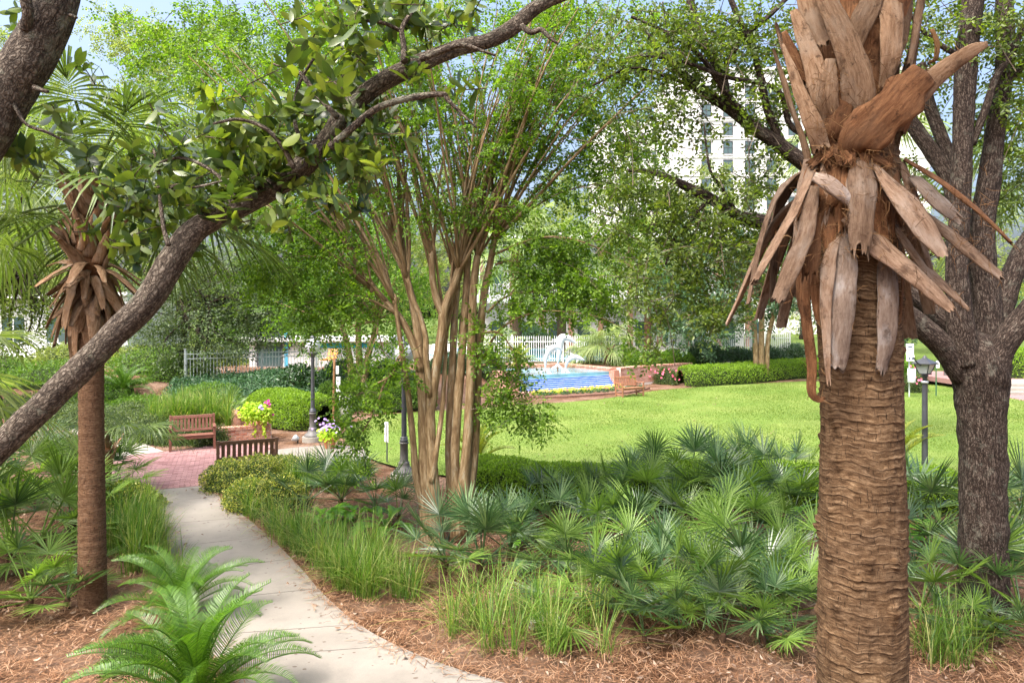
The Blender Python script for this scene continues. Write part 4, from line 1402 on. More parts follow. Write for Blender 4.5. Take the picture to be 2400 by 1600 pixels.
def pinnate_frond(rng, el, L=1.0, n=50, lf=.16, w=.011, curve=1.2, vee=.5, pet=.12, fwd=.55, rw=.009, tipcurl=0.6, lobe=False):
    m = 14
    e = el
    c = [np.zeros(3)]
    for i in range(m):
        u = i / m
        c.append(c[-1] + np.array([math.cos(e), 0, math.sin(e)]) * L / m)
        e -= curve / m * (0.5 + u) + (tipcurl / m * u * u * 2)
    c = np.array(c)
    parts = [tube(c, np.linspace(rw, rw * .3, m + 1), 4, 1)[:2]]
    s = np.linspace(pet, 1.0, n)
    tg = np.gradient(c, axis=0)
    for sgn in (-1, 1):
        q = np.stack([np.interp(s * m, np.arange(m + 1), c[:, k]) for k in range(3)], 1)
        t = unit(np.stack([np.interp(s * m, np.arange(m + 1), tg[:, k]) for k in range(3)], 1))
        y = np.array([0, sgn, 0.0])[None]

        up = unit(np.cross(np.repeat(np.array([[0, -1.0, 0]]), n, 0), t)) * np.array([[1, 1, 1.0]])
        d = unit(y + t * fwd + up * vee + rng.normal(0, .05, (n, 3)))
        ln = lf * np.clip(np.sin(np.pi * np.clip((s - pet) / (1 - pet), 0, 1) * .82 + .42), .25, 1) * rng.uniform(.92, 1.05, n)
        tip = q + d * ln[:, None] + np.array([0, 0, -.12])[None] * ln[:, None] + t * (ln * .18)[:, None]
        mid = q + d * (ln * .55)[:, None] + up * (ln * .03)[:, None]
        wv = t * (w if not lobe else w * rng.uniform(.7, 1.2))
        V = np.stack([q - wv * .5, q + wv * .5, mid + wv * .55, tip, mid - wv * .55], 1).reshape(-1, 3)
        b = np.arange(n) * 5
        parts.append((V, [np.stack([b, b + 1, b + 2, b + 4], 1), np.stack([b + 4, b + 2, b + 3], 1)]))
    return join(parts)[:2]

def frond_meshes(name, gen, els, per, mat, seed):
    rng = np.random.default_rng(seed)
    out = {}
    for e in els:
        out[e] = [mk_mesh(name, *gen(rng, math.radians(e)), mat) for _ in range(per)]
    return out

def palm_plant(root, meshes, spec, rng, hub=(0, 0, 0), scale=1.0, name='frond'):
    """spec: list of (azimuth deg, elevation key)"""
    for az, e in spec:
        ms = meshes[e]
        sc = scale * rng.uniform(.88, 1.12)
        link(name, ms[rng.integers(0, len(ms))], root, hub, (rng.normal(0, .10), rng.normal(0, .06), math.radians(az) + rng.normal(0, .08)), (sc, sc, sc))

# ------------------------------------------------------------------ saw palmettos
PM = frond_meshes('frond', lambda r, e: fan_frond(r, e, .62, .48, 21, 205, .05, .007, .31, .04, .6, .14), [82, 62, 42, 22, 2], 2, M['f_palmetto'], 21)
PML = frond_meshes('frond', lambda r, e: fan_frond(r, e, .62, .48, 23, 215, .08, .007, .33, .04, .6, .14), [82, 62, 42, 22, 2], 1, M['f_palmetto_l'], 22)
PMD = mk_mesh('frond', *fan_frond(np.random.default_rng(3), .1, .5, .40, 18, 200, .35, .007, .36), M['l_dry'])
PSTEM = mk_mesh('stem', *tube(np.array([[0, 0, -.1], [.02, 0, .05], [.0, .02, .16]]), [.06, .055, .04], 8, 2, .3, 18)[:2], M['sago_trunk'])
def palmetto(label, x, y, group, rng, sc=1.0, light=0.2, n=None):
    q = G(x, y)
    r = thing('saw_palmetto', label, 'palmetto', (q[0], q[1], 0.0), group, rng.uniform(0, 6.28))
    r.scale = (sc, sc, sc)
    n = n or rng.integers(8, 13)
    link('stem', PSTEM, r)
    a0 = rng.uniform(0, 360)
    for k in range(n):
        e = [82, 62, 42, 42, 22, 62, 42, 22, 2, 62, 42, 22, 82][k % 13]
        fam = PML if rng.random() < light else PM
        ms = fam[e]
        s = rng.uniform(.78, 1.15)
        link('frond', ms[rng.integers(0, len(ms))], r, (0, 0, .12), (rng.normal(0, .22), rng.normal(0, .10), math.radians(a0 + k * 137.5) + rng.normal(0, .15)), (s, s, s))
    if rng.random() < .35:
        link('frond', PMD, r, (0, 0, .10), (0, .2, rng.uniform(0, 6.28)), (.9, .9, .9))
    return r
rg = np.random.default_rng(40)
BED = 'saw palmettos in the bed between the crape myrtle and the big palm'
BEDR = 'saw palmettos around the oak trunk on the right'
BEDL = 'fan palms in the left bed beside the slim palm'
def jit(a, s=1): return a + rg.normal(0, s)
ORD = ['first', 'second', 'third', 'fourth', 'fifth', 'sixth', 'seventh', 'eighth', 'ninth', 'tenth']
def row(text, pts, lo, hi, light, n=None):
    pts = sorted(pts, key=lambda p: -p[0])
    for i, (x, y) in enumerate(pts):
        palmetto('%s, %s from the big palm trunk' % (text, ORD[i]), jit(x, 6), jit(y, 4), BED, rg, rg.uniform(lo, hi), light, n)
row('saw palmetto in the back row against the lawn', [(1548, 1152), (1625, 1155), (1705, 1150), (1790, 1155), (1868, 1160)], 1.1, 1.25, .25)
row('saw palmetto in front of the low bright hedge', [(1350, 1205), (1440, 1212), (1520, 1215), (1605, 1212), (1690, 1218), (1780, 1210), (1860, 1215), (1285, 1222)], 1.0, 1.25, .35)
row('saw palmetto in the crowded middle row', [(1310, 1290), (1400, 1300), (1480, 1285), (1565, 1290), (1650, 1300), (1740, 1290), (1840, 1295)], 1.0, 1.2, .45)
row('saw palmetto near the front of the bed', [(1330, 1390), (1440, 1385), (1525, 1400), (1620, 1390), (1715, 1405), (1800, 1395), (1875, 1390)], .9, 1.15, .5)
row('saw palmetto in the second row from the mulch edge', [(1390, 1450), (1480, 1455), (1570, 1450), (1660, 1460), (1750, 1450), (1840, 1455)], .85, 1.05, .4)
row('small saw palmetto on the front mulch edge', [(1500, 1505), (1590, 1500), (1690, 1515), (1785, 1505), (1868, 1500)], .62, .85, .5, 8)
palmetto('saw palmetto at the very foot of the multi-stem crape myrtle', 1045, 1338, BED, rg, .95, .1)
palmetto('saw palmetto just right of the crape myrtle foot, dark upright fans', 1128, 1345, BED, rg, 1.1, .1)
palmetto('saw palmetto with blue-green fans right behind the crape myrtle foot', 1195, 1315, BED, rg, 1.05, .3)
for i, (x, y, s) in enumerate([(715, 1196, .95), (800, 1188, 1.05), (880, 1200, 1.0), (935, 1225, .85)]):
    palmetto(['saw palmetto nearest the variegated shrubs, left of the crape myrtle', 'largest palmetto left of the crape myrtle, behind the grass', 'silvery palmetto between the lamp post and crape myrtle', 'small palmetto against the left stem of the crape myrtle'][i], x, y, 'palmettos left of the crape myrtle', rg, s, .1)
for x, y, s, lt, lb in [(2160, 1262, 1.45, .0, 'tall dark-fanned palmetto between big palm trunk and oak trunk'), (2140, 1345, 1.0, .3, 'mid-sized palmetto touching the right side of the big palm trunk'), (2160, 1455, .95, .5, 'pale green palmetto right of the big palm trunk, near the frame bottom'),
        (2265, 1425, 1.1, .1, 'palmetto with upright fans against the left foot of the oak'), (2345, 1395, 1.2, .1, 'lush palmetto directly in front of the oak trunk'), (2395, 1460, 1.1, .3, 'palmetto at the lower right frame edge before the oak'),
        (2250, 1500, .6, .3, 'small palmetto tuft in the mulch below the oak, left one'), (2330, 1510, .65, .3, 'small palmetto tuft in the mulch below the oak, right one'), (2410, 1300, 1.4, .1, 'large palmetto at the right frame edge behind the oak foot'),
        (2205, 1240, 1.0, .2, 'small palmetto behind the tall dark one, left of the oak'), (2390, 1210, 1.1, .2, 'palmetto behind the oak trunk at the right edge')]:
    palmetto(lb, x, y, BEDR, rg, s, lt)
for x, y, s, lt, lb in [(28, 1310, 1.15, .6, 'light green fan palm at the left frame edge, lower one'), (95, 1290, 1.1, .8, 'light green fan palm just left of the slim palm trunk'),
        (70, 1430, .80, .5, 'small fan palm rising from the mulch at lower left'), (170, 1250, 1.05, .8, 'bright fan palm touching the slim palm trunk on its left'),
        (10, 1205, 1.2, .5, 'fan palm behind others at the left frame edge'), (130, 1160, 1.1, .9, 'yellow-green upright fan palm below the leaning oak limb'),
        (205, 1150, 1.0, .9, 'bright green fan palm directly behind the slim palm trunk'), (262, 1160, .9, .3, 'blue-green fan palm right of the slim palm, by the plaza'), (40, 1120, 1.1, .4, 'drooping fan palm under the leaning limb at far left'), (155, 1420, .6, .3, 'tiny fan palm at the left of the slim palm foot')]:
    palmetto(lb, x, y, BEDL, rg, s * 1.22, min(1, lt + .25), 12)
for x, y, lb, s in [(465, 1010, 'spiky pale palmetto behind the tall grass above the red bench', .95), (535, 985, 'spiky palmetto beside the ivy bank', 1.05), (400, 1000, 'palmetto left of the tall grass behind the bench', .9)]:
    palmetto(lb, x, y, 'palmettos behind the red bench', rg, s, .8)

# ------------------------------------------------------------------ cycads (sago palms)
SG = frond_meshes('frond', lambda r, e: pinnate_frond(r, e, 1.0, 60, .16, .0075, .95, .6, .10, .5, .010, .8), [80, 62, 42, 20], 2, M['f_sago'], 31)
SGY = frond_meshes('frond', lambda r, e: pinnate_frond(r, e, 1.0, 44, .15, .014, .8, .6, .10, .5, .011, .5), [80, 62, 42, 20], 1, M['f_sago_y'], 32)
def cycad(label, loc, sc, n, rng, fam=None, trunk=.25, tr=.13, elmap=None, group='cycads with arching feather fronds'):
    fam = fam or SG
    r = thing('sago_palm', label, 'cycad', loc, group, rng.uniform(0, 6.28))
    V, FL, A = tube(np.array([[0, 0, -.12], [0, 0, trunk * .5], [0, 0, trunk]]), [tr * .9, tr, tr * .75], 10, 4, .25, 22)
    link('trunk', mk_mesh('trunk', V, FL, M['sago_trunk']), r)
    els = elmap or [80, 62, 62, 42, 42, 20]
    for k in range(n):
        e = els[int(k * len(els) / n)]
        ms = fam[e]
        s = sc * rng.uniform(.9, 1.1)
        link('frond', ms[rng.integers(0, len(ms))], r, (0, 0, trunk - .03), (rng.normal(0, .1), rng.normal(0, .08), math.radians(k * 137.5) + rng.normal(0, .1)), (s, s, s))
    return r
rg = np.random.default_rng(41)
cycad('large bright cycad spilling over the path in the lower left foreground', G(462, 1695), 1.14, 40, rg, None, .18, .14, [80, 80, 62, 62, 42, 42, 20])
cycad('smaller dark cycad behind the large one, left of the path', G(425, 1452), 1.0, 30, rg, None, .12, .12)
q = G(290, 958)
cycad('cycad on a dark stump behind the slim palm trunk', (q[0], q[1], 0), 1.35, 22, rg, None, .75, .2)
q = P(1214, 862, 33.6)
cycad('yellow-green cycad on a short trunk at the left end of the fountain', (q[0], q[1], 0.5), 1.15, 24, rg, SGY, .85, .17)
q = G(1118, 1105)
cycad('yellowish cycad behind the crape myrtle trunks at the lawn edge', (q[0], q[1], 0), 1.15, 14, rg, SGY, .2, .14, [80, 62, 62, 42])
q = G(2098, 1118)
cycad('pale cycad behind the lantern post', (q[0], q[1], 0), 1.2, 14, rg, SGY, .3, .15, [80, 80, 62, 62])

# ------------------------------------------------------------------ philodendrons
PH = [mk_mesh('leaf', *pinnate_frond(np.random.default_rng(50 + i), math.radians(60 - 15 * i), .62, 7, .20, .085, 1.5, .12, .42, .7, .008, .6, True), M['l_phil']) for i in range(3)]
def philodendron(label, x, y, rng, sc=1.0):
    q = G(x, y)
    r = thing('philodendron', label, 'philodendron', (q[0], q[1], 0), 'lobed philodendrons in the palmetto beds', rng.uniform(0, 6.28))
    for k in range(9):
        s = sc * rng.uniform(.8, 1.15)
        link('leaf', PH[k % 3], r, (0, 0, .02), (rng.normal(0, .15), 0, math.radians(k * 137.5)), (s, s, s))
rg = np.random.default_rng(42)
for x, y, lb in [(752, 1232, 'bright lobed philodendron left of the crape myrtle, nearest the path'), (828, 1225, 'bright lobed philodendron in the middle left of the crape myrtle'), (905, 1248, 'bright lobed philodendron touching the crape myrtle stem'),
        (1180, 1215, 'bright lobed philodendron right behind the crape myrtle'), (1245, 1268, 'lobed philodendron between hedge and palmettos'), (1430, 1340, 'lobed philodendron showing among the middle palmettos'),
        (1765, 1340, 'large yellow-green lobed philodendron among the palmettos'), (1840, 1350, 'yellow-green philodendron close to the big palm trunk'), (1870, 1240, 'philodendron at the back beside the big palm trunk'), (2200, 1290, 'lobed philodendron between big palm and oak')]:
    philodendron(lb, x, y, rg, 1.0)

# ------------------------------------------------------------------ grasses
def grass_clump(rng, n=70, hgt=.55, spread=.32, w=.006):
    s = np.array([0, .3, .6, .85, 1.0])
    parts = []
    for i in range(n):
        a = rng.uniform(0, 6.28)
        L = hgt * rng.uniform(.6, 1.2)
        out = spread * rng.uniform(.1, 1.25)
        bx, by = rng.normal(0, .05, 2)
        dx, dy = math.cos(a), math.sin(a)
        z = L * (s - .62 * (out / max(.05, spread)) * s ** 2.4 * rng.uniform(.35, 1.1))
        C = np.stack([bx + dx * out * s ** 1.6, by + dy * out * s ** 1.6, z], 1)
        W = np.array([.8, 1, .9, .5, .05]) * w * rng.uniform(.7, 1.3)
        S = np.repeat(np.array([[-dy, dx, 0.0]]), 5, 0)
        parts.append(strip(C, W, S))
    return join(parts)[:2]
def grass_drift(label, spots, hgt, spread, w, n, seed, zs=0.0, k=4):
    rng = np.random.default_rng(seed)
    T = [grass_clump(rng, n, hgt, spread, w) for _ in range(k)]
    pos = np.array([np.array(p) for p in spots])
    N = len(pos)
    a = rng.uniform(0, 6.28, N)
    R = np.zeros((N, 3, 3)); R[:, 0, 0] = np.cos(a); R[:, 0, 1] = -np.sin(a); R[:, 1, 0] = np.sin(a); R[:, 1, 1] = np.cos(a); R[:, 2, 2] = 1
    V, FL = scatter_many(T, pos, R, rng.uniform(.72, 1.2, N), rng)
    o = link('ornamental_grass', mk_mesh('ornamental_grass', V, FL, M['l_grass']))
    tag(o, label, 'grass', None, 'stuff')
def spots(poly, n, seed, z=0.0, by=None):
    poly = np.array(GP(poly, z)) if by is None else np.array(by)
    rng = np.random.default_rng(seed)
    out = []
    while len(out) < n:
        X = rng.uniform(poly[:, 0].min(), poly[:, 0].max(), 400)
        Y = rng.uniform(poly[:, 1].min(), poly[:, 1].max(), 400)
        m = inside(poly, X, Y) & ~inside(PATH, X, Y)
        out += [(x, y, z - .01) for x, y in zip(X[m], Y[m])]
    return out[:n]
grass_drift('tall green grass drift along the right edge of the path', spots([(560, 1190), (640, 1240), (760, 1300), (960, 1345), (985, 1400), (900, 1430), (790, 1380), (690, 1300), (600, 1230)], 44, 1), .80, .62, .0042, 58, 61)
grass_drift('loose green grass tufts in the mulch below the palmettos', spots([(985, 1430), (1200, 1440), (1420, 1470), (1480, 1540), (1300, 1560), (1130, 1540), (1010, 1490)], 24, 2), .76, .70, .0038, 38, 62)
grass_drift('upright green grass between slim palm and the path', spots([(260, 1190), (340, 1190), (375, 1260), (385, 1330), (330, 1390), (265, 1330), (255, 1250)], 34, 3), .85, .46, .0048, 74, 63)
grass_drift('tall fine grass in the planter behind the red bench', spots(None, 60, 4, .30, by=[[-11.3, 20.6], [-8.4, 20.5], [-9.0, 21.6], [-11.2, 23.0]]), 1.0, .6, .007, 90, 64)
grass_drift('fine yellow-green grass behind the variegated shrubs', spots([(640, 1120), (820, 1105), (860, 1130), (800, 1160), (680, 1150)], 36, 5), .65, .5, .0055, 75, 65)
grass_drift('sparse grass tufts in front of the oak at lower right', spots([(2130, 1500), (2260, 1480), (2330, 1560), (2200, 1620), (2130, 1600)], 11, 6), .7, .55, .0045, 30, 66)
grass_drift('thin grass tufts behind the front cycads', spots([(395, 1355), (455, 1350), (470, 1410), (400, 1420)], 7, 7), .7, .35, .0045, 40, 67)
# ------------------------------------------------------------------ hedges and shrubs
HL = [leaf4(1.0, .55), leaf6(1.0, .5, .15, .1)]
def hedge(name, label, cat, pts, width, height, mat, n, ls, seed, z0=0.0, lump=.06, sq=3.2, group=None):
    """clipped hedge along a centre line: superellipse section, leaves standing off the surface"""
    rng = np.random.default_rng(seed)
    C = catmull(np.asarray(pts, float)[:, :2], 6)
    s = np.concatenate([[0], np.cumsum(np.linalg.norm(np.diff(C, axis=0), axis=1))])
    L = s[-1]
    base = np.array([C[len(C) // 2][0], C[len(C) // 2][1], z0])
    root = thing(name, label, cat, base, group)
    tg = unit(np.gradient(C, axis=0))
    def surf(u, th, k):
        cx = np.interp(u, s, C[:, 0]); cy = np.interp(u, s, C[:, 1])
        tx = np.interp(u, s, tg[:, 0]); ty = np.interp(u, s, tg[:, 1])
        nx, ny = ty, -tx
        end = np.minimum(u, L - u) / (width * .5)
        ef = np.clip(end, 0, 1)
        ef = (1 - (1 - ef) ** 2.5) ** (1 / 2.5)
        ef = .25 + .75 * ef
        c_, s_ = np.cos(th), np.sin(th)
        x = np.sign(c_) * np.abs(c_) ** (2 / sq) * width / 2 * k * ef
        z = np.abs(s_) ** (2 / sq) * height * k * (.6 + .4 * ef)
        p = np.stack([cx + nx * x, cy + ny * x, z0 + z], -1)
        nr = np.stack([nx * c_, ny * c_, s_ * 1.0], -1)
        p = p + nr * (lump * vnoise(p * 1.7) + lump * .5 * vnoise(p * 5))[..., None]
        return p, nr
    # inner mass: solid dark shell, the hedge's inner shade put into its colour
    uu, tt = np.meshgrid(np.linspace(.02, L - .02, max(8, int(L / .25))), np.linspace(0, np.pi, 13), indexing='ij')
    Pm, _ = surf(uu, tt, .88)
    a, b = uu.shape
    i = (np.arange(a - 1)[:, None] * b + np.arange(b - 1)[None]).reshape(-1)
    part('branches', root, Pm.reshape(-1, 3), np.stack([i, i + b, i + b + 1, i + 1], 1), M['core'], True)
    u = rng.uniform(0, L, n)
    th = np.arccos(np.clip(rng.uniform(-1, 1, n), -1, 1)) if sq < 2.5 else np.where(rng.random(n) < .5, rng.uniform(.25 * np.pi, .75 * np.pi, n), np.where(rng.random(n) < .5, rng.uniform(0, .3 * np.pi, n), rng.uniform(.7 * np.pi, np.pi, n)))
    p, nr = surf(u, th, rng.uniform(.90, 1.02, n))
    d = unit(nr * .6 + rng.normal(0, .7, (n, 3)) + np.array([0, 0, .25]))
    R = frames(d, nr + rng.normal(0, .5, (n, 3)))
    V, FL = scatter_many(HL, p, R, ls * rng.uniform(.7, 1.35, n), rng)
    part('foliage', root, V, FL, M[mat])
    return root

def mound(name, label, cat, blobs, mat, n, ls, seed, group=None, tm=None, core=True):
    """loose shrub: blobs (x, y, z, rx, ry, rz)"""
    rng = np.random.default_rng(seed)
    B = np.array(blobs, float)
    base = np.array([B[:, 0].mean(), B[:, 1].mean(), B[0, 2] if B[0, 2] > .3 else 0.0])
    base[2] = float(ground_z(base[0], base[1]))
    root = thing(name, label, cat, base, group)
    w = B[:, 3] * B[:, 4] + B[:, 3] * B[:, 5]
    k = rng.choice(len(B), n, p=w / w.sum())
    d = rdirs(rng, n)
    d[:, 2] = np.where(d[:, 2] < -.2, -d[:, 2], d[:, 2])
    rr = rng.uniform(.82, 1.08, n)
    q = d * rr[:, None]
    p = B[k, :3] + q * B[k, 3:6]
    p = p + d * (.10 * vnoise(p * 3) + .05 * vnoise(p * 8))[:, None]
    p[:, 2] = np.maximum(p[:, 2], base[2] + .01)
    dd = unit(d * .5 + rng.normal(0, .7, (n, 3)) + [0, 0, .3])
    R = frames(dd, d + rng.normal(0, .5, (n, 3)))
    V, FL = scatter_many(tm or HL, p, R, ls * rng.uniform(.65, 1.3, n), rng)
    part('foliage', root, V, FL, M[mat])
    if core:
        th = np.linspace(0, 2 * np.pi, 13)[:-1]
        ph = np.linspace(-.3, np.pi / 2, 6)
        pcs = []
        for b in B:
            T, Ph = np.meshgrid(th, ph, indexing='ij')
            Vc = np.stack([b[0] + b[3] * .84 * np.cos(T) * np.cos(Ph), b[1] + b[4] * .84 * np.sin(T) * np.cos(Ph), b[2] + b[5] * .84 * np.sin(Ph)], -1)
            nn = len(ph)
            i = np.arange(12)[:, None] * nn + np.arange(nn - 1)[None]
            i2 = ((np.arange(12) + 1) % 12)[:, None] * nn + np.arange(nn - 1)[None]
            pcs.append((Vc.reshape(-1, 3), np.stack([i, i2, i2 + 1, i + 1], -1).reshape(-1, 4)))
        part('branches', root, *join(pcs)[:2], M['core'], True)  # closed dark shell, its colour stands for the shade inside the shrub
    return root

# bright hedges
hedge('clipped_hedge', 'bright lime rounded hedge behind the left lamp post', 'hedge', [G(597, 985) + [0, .9, 0], G(660, 1002) + [0, .9, 0], G(748, 1012) + [0, .8, 0]], 1.9, 1.08, 'l_hedge', 26000, .055, 71, 0, .08, 2.6)
hedge('clipped_hedge', 'mid-green clipped hedge running behind the lime hedge to the lawn', 'hedge', [G(690, 985) + [0, 3.2, 0], G(800, 983) + [0, 3.0, 0], G(900, 972) + [0, 1.4, 0], G(1010, 962) + [0, 1.0, 0]], 1.4, 1.0, 'l_hedge2', 20000, .065, 72, 0.05, .07)
hedge('clipped_hedge', 'long bright clipped hedge along the far right lawn edge', 'hedge', [G(1605, 906) + [0, .9, 0], G(1700, 903) + [0, .9, 0], G(1800, 893) + [0, .9, 0], G(1900, 882) + [0, .8, 0], G(2000, 876) + [0, .8, 0]], 1.7, 1.05, 'l_hedge', 26000, .075, 73, 0, .08, 3.0)
hedge('clipped_hedge', 'lime clipped hedge behind the bag dispenser at far right', 'hedge', [G(2075, 892) + [0, 1.0, 0], G(2160, 893) + [0, 1.0, 0]], 1.5, 1.0, 'l_hedge', 8000, .075, 74, 0, .07)
hedge('clipped_hedge', 'low bright hedge curving along the near lawn edge behind the palmettos', 'hedge', [G(1085, 1150), G(1180, 1163), G(1300, 1176), G(1450, 1180), G(1650, 1176), G(1900, 1175), G(2250, 1190)], 1.3, .72, 'l_hedge', 42000, .05, 75, 0, .07, 2.8)
hedge('clipped_hedge', 'bright hedge beyond the steps at the far right edge', 'hedge', [(23.5, 36.5), (27, 36), (30, 35)], 2.2, 1.7, 'l_hedge', 8000, .09, 76, .3, .1)
# loose shrubs
def gm(lst, z=0.0):
    out = []
    for x, y, rx, ry, rz in lst:
        q = G(x, y)
        out.append((q[0], q[1], z, rx, ry, rz))
    return out
mound('variegated_shrub', 'yellow-tipped low shrub mass behind the path, in front of the dark bench', 'shrub', gm([(540, 1148, .62, .5, .62), (600, 1140, .65, .55, .66), (660, 1128, .5, .5, .55)]), 'l_haw', 16000, .042, 81, 'variegated low shrubs by the path')
mound('variegated_shrub', 'yellow-tipped low shrub nearest the path edge right of the plaza', 'shrub', gm([(590, 1192, .55, .45, .55), (655, 1185, .5, .45, .58)]), 'l_haw', 14000, .040, 82, 'variegated low shrubs by the path')
mound('variegated_shrub', 'yellow-tipped low shrub right of the slim palm trunk by the plaza', 'shrub', gm([(285, 1218, .55, .5, .58), (325, 1190, .42, .4, .45)]), 'l_haw', 12000, .040, 83, 'variegated low shrubs by the path')
mound('dark_shrub', 'dark glossy shrub bed behind and left of the red bench', 'shrub', [(-10.7, 20.0, 0, .8, .8, .72), (-9.6, 19.55, 0, .8, .5, .66), (-8.5, 19.2, 0, .55, .35, .55), (-11.9, 20.6, 0, .9, .8, .75), (-12.6, 22.2, 0, 1.0, 1.2, .75)], 'l_bed', 22000, .055, 84)
mound('dark_shrub', 'low dark shrubs along the far side of the side path', 'shrub', [(-15.5, 23.6, 0, 1.1, .9, .7), (-14.2, 22.6, 0, .8, .9, .7), (-17.5, 25, 0, 1.3, 1, .8)], 'l_bed', 10000, .065, 85)
mound('low_shrub', 'spreading green ground cover around the cycad stump', 'shrub', [(-13.6, 25.2, .1, 1.5, 1.2, .55), (-12.2, 24.2, .05, 1.2, .9, .5), (-15.8, 26.4, .3, 1.4, 1.0, .6), (-11.6, 26.2, .4, 1.2, 1.2, .6)], 'l_hedge2', 14000, .08, 861)
mound('low_shrub', 'small dark shrub on the near side of the side path, behind fan palms', 'shrub', [(-10.6, 16.6, 0, .55, .6, .5), (-11.6, 17.6, 0, .6, .6, .55)], 'l_bed', 8000, .055, 86)
mound('low_shrub', 'small leafy weed with orange flowers under the front cycad', 'shrub', [tuple(G(300, 1560)) + (.28, .22, .26), tuple(G(335, 1545)) + (.2, .2, .22)], 'l_bed', 2200, .035, 87)
# ivy bank
def ivy():
    rng = np.random.default_rng(88)
    poly = np.array([[-12.6, 23.5], [-9.0, 23.0], [-7.4, 23.6], [-5.0, 27.0], [-4.0, 31.4], [-11.0, 29.7], [-14, 28.2]])
    N = 30000
    X = rng.uniform(-14, -4, N * 2); Y = rng.uniform(23, 32, N * 2)
    m = inside(poly, X, Y)
    X, Y = X[m][:N], Y[m][:N]
    def hz(X, Y): return ground_z(X, Y) + .16 + .30 * sstep((Y - 23.6) / 3.0) * (.5 + .5 * vnoise(np.stack([X * .6, Y * .6, X * 0], -1)))
    Z = hz(X, Y)
    p = np.stack([X, Y, Z], 1) + rng.normal(0, .05, (len(X), 3))
    d = unit(rng.normal(0, .7, (len(X), 3)) + [0, -.5, -.2])
    R = frames(d, np.array([0, -.6, 1]) + rng.normal(0, .45, (len(X), 3)))
    V, FL = scatter_many(HL, p, R, .11 * rng.uniform(.6, 1.3, len(X)), rng)
    root = thing('ivy_bank', 'dark blue-green ivy covering the bank below the metal fence', 'ivy', (-9, 26, 0))
    part('foliage', root, V, FL, M['l_ivy'])
    xs, ys = np.linspace(-14, -4, 30), np.linspace(23.2, 31.5, 28)
    XX, YY = np.meshgrid(xs, ys)
    ins = inside(poly, XX, YY)
    ZZ = np.where(ins, hz(XX, YY) - .12, -.3)
    i = (np.arange(27)[:, None] * 30 + np.arange(29)[None]).reshape(-1)
    part('branches', root, np.stack([XX, YY, ZZ], -1).reshape(-1, 3), np.stack([i, i + 1, i + 31, i + 30], 1), M['core'], True)  # dark sheet under the leaves, coloured as the shade beneath them
ivy()
mound('leafy_shrub', 'deep green broad-leaved shrubs behind the left lamp post', 'shrub', [(-8.6, 27.6, .5, .9, .9, 1.1), (-7.0, 28.0, .5, 1.0, .9, 1.2), (-5.4, 28.6, .5, .9, .9, 1.1)], 'l_dark', 9000, .13, 89)
mound('leafy_shrub', 'dark green shrub between the far crape myrtle and the picket fence', 'shrub', [(-3.0, 33.5, .6, 1.3, 1.2, 1.2), (-1.4, 34.5, .6, 1.0, 1.2, 1.3)], 'l_dark', 8000, .12, 90)
mound('leafy_shrub', 'low bright ferny shrubs above the brick wall right of the fountain', 'shrub', [(6.6, 38.0, .95, 1.0, .9, .75), (8.2, 39.2, .95, 1.0, .8, .7), (9.6, 40.2, .95, 1.1, .8, .7)], 'l_crape_far', 11000, .11, 91)
mound('leafy_shrub', 'dark shrubs below the blue-green tree behind the long hedge', 'shrub', [(11.6, 41.0, .7, 1.3, 1, 1.3), (13.6, 41.4, .6, 1.3, 1, 1.1), (15.6, 42.0, .6, 1.4, 1, 1.2), (17.8, 43.0, .6, 1.3, 1, 1.3)], 'l_dark', 16000, .12, 92)
mound('leafy_shrub', 'bright broad-leaved plants behind the bag dispenser', 'shrub', [(17.5, 34.6, .2, 1.1, .9, 1.7), (19.3, 35.2, .2, 1.2, .9, 1.5)], 'l_crape_far', 7000, .16, 93)
mound('leafy_shrub', 'yellow-green shrub above the low brick wall at far right', 'shrub', [(20.6, 36.8, .3, 1.3, 1, 1.4)], 'l_hedge', 4000, .12, 94)
mound('leafy_shrub', 'round dark shrub behind the picket fence', 'shrub', [(1.3, 58.5, 1.0, 2.0, 1.5, 2.0)], 'l_blue', 6000, .16, 95)
mound('dark_shrub', 'bushy green shrubs left of the side path, below the pavilion', 'shrub', [(-16.5, 27.5, .3, 1.6, 1.3, .9), (-19.5, 29, .6, 2, 1.5, 1.1), (-14.5, 30, .8, 1.6, 1.3, 1.0), (-23, 30, .7, 2, 1.6, 1.2), (-17, 33, .9, 2.5, 1.5, 1.2), (-21, 26, .2, 1.8, 1.3, .9)], 'l_hedge2', 26000, .10, 99)
mound('leafy_shrub', 'pale shrubs beneath the white pavilion at far left', 'shrub', [(-25, 40, .9, 3, 1.5, 1.2), (-21, 39, .9, 2.5, 1.5, 1.0), (-17.5, 38, .9, 2.5, 1.3, 1.2)], 'l_pale', 12000, .14, 96)
rose = mound('rose_bush', 'small pink-flowered rose bush between the brick wall and the hedge', 'shrub', [tuple(G(1556, 897)) + (.55, .45, .85), tuple(G(1575, 899)) + (.4, .4, .7)], 'l_bed', 4000, .08, 97)
def dots(root, name, pos, mat, size, seed):
    rng = np.random.default_rng(seed)
    pos = np.asarray(pos)
    V, FL = [], []
    pcs = []
    for p in pos:
        a = rng.uniform(0, 6.28)
        d = np.array([[math.cos(a + k * 1.2566), math.sin(a + k * 1.2566), .35] for k in range(5)])
        up = unit(np.array([rng.normal(0, .5), -1 + rng.normal(0, .3), .8]))
        R0 = frames(np.array([np.cross(up, [1, 0, 0])]), up[None])[0]
        dd = d @ np.array([R0[:, 0], R0[:, 1], R0[:, 2]])
        pcs.append(scatter(leaf4(1, .8), np.repeat(p[None], 5, 0), frames(dd, np.repeat(up[None], 5, 0)), np.full(5, size)))
    J = join(pcs)
    part(name, root, J[0], J[1], M[mat])
rng = np.random.default_rng(3)
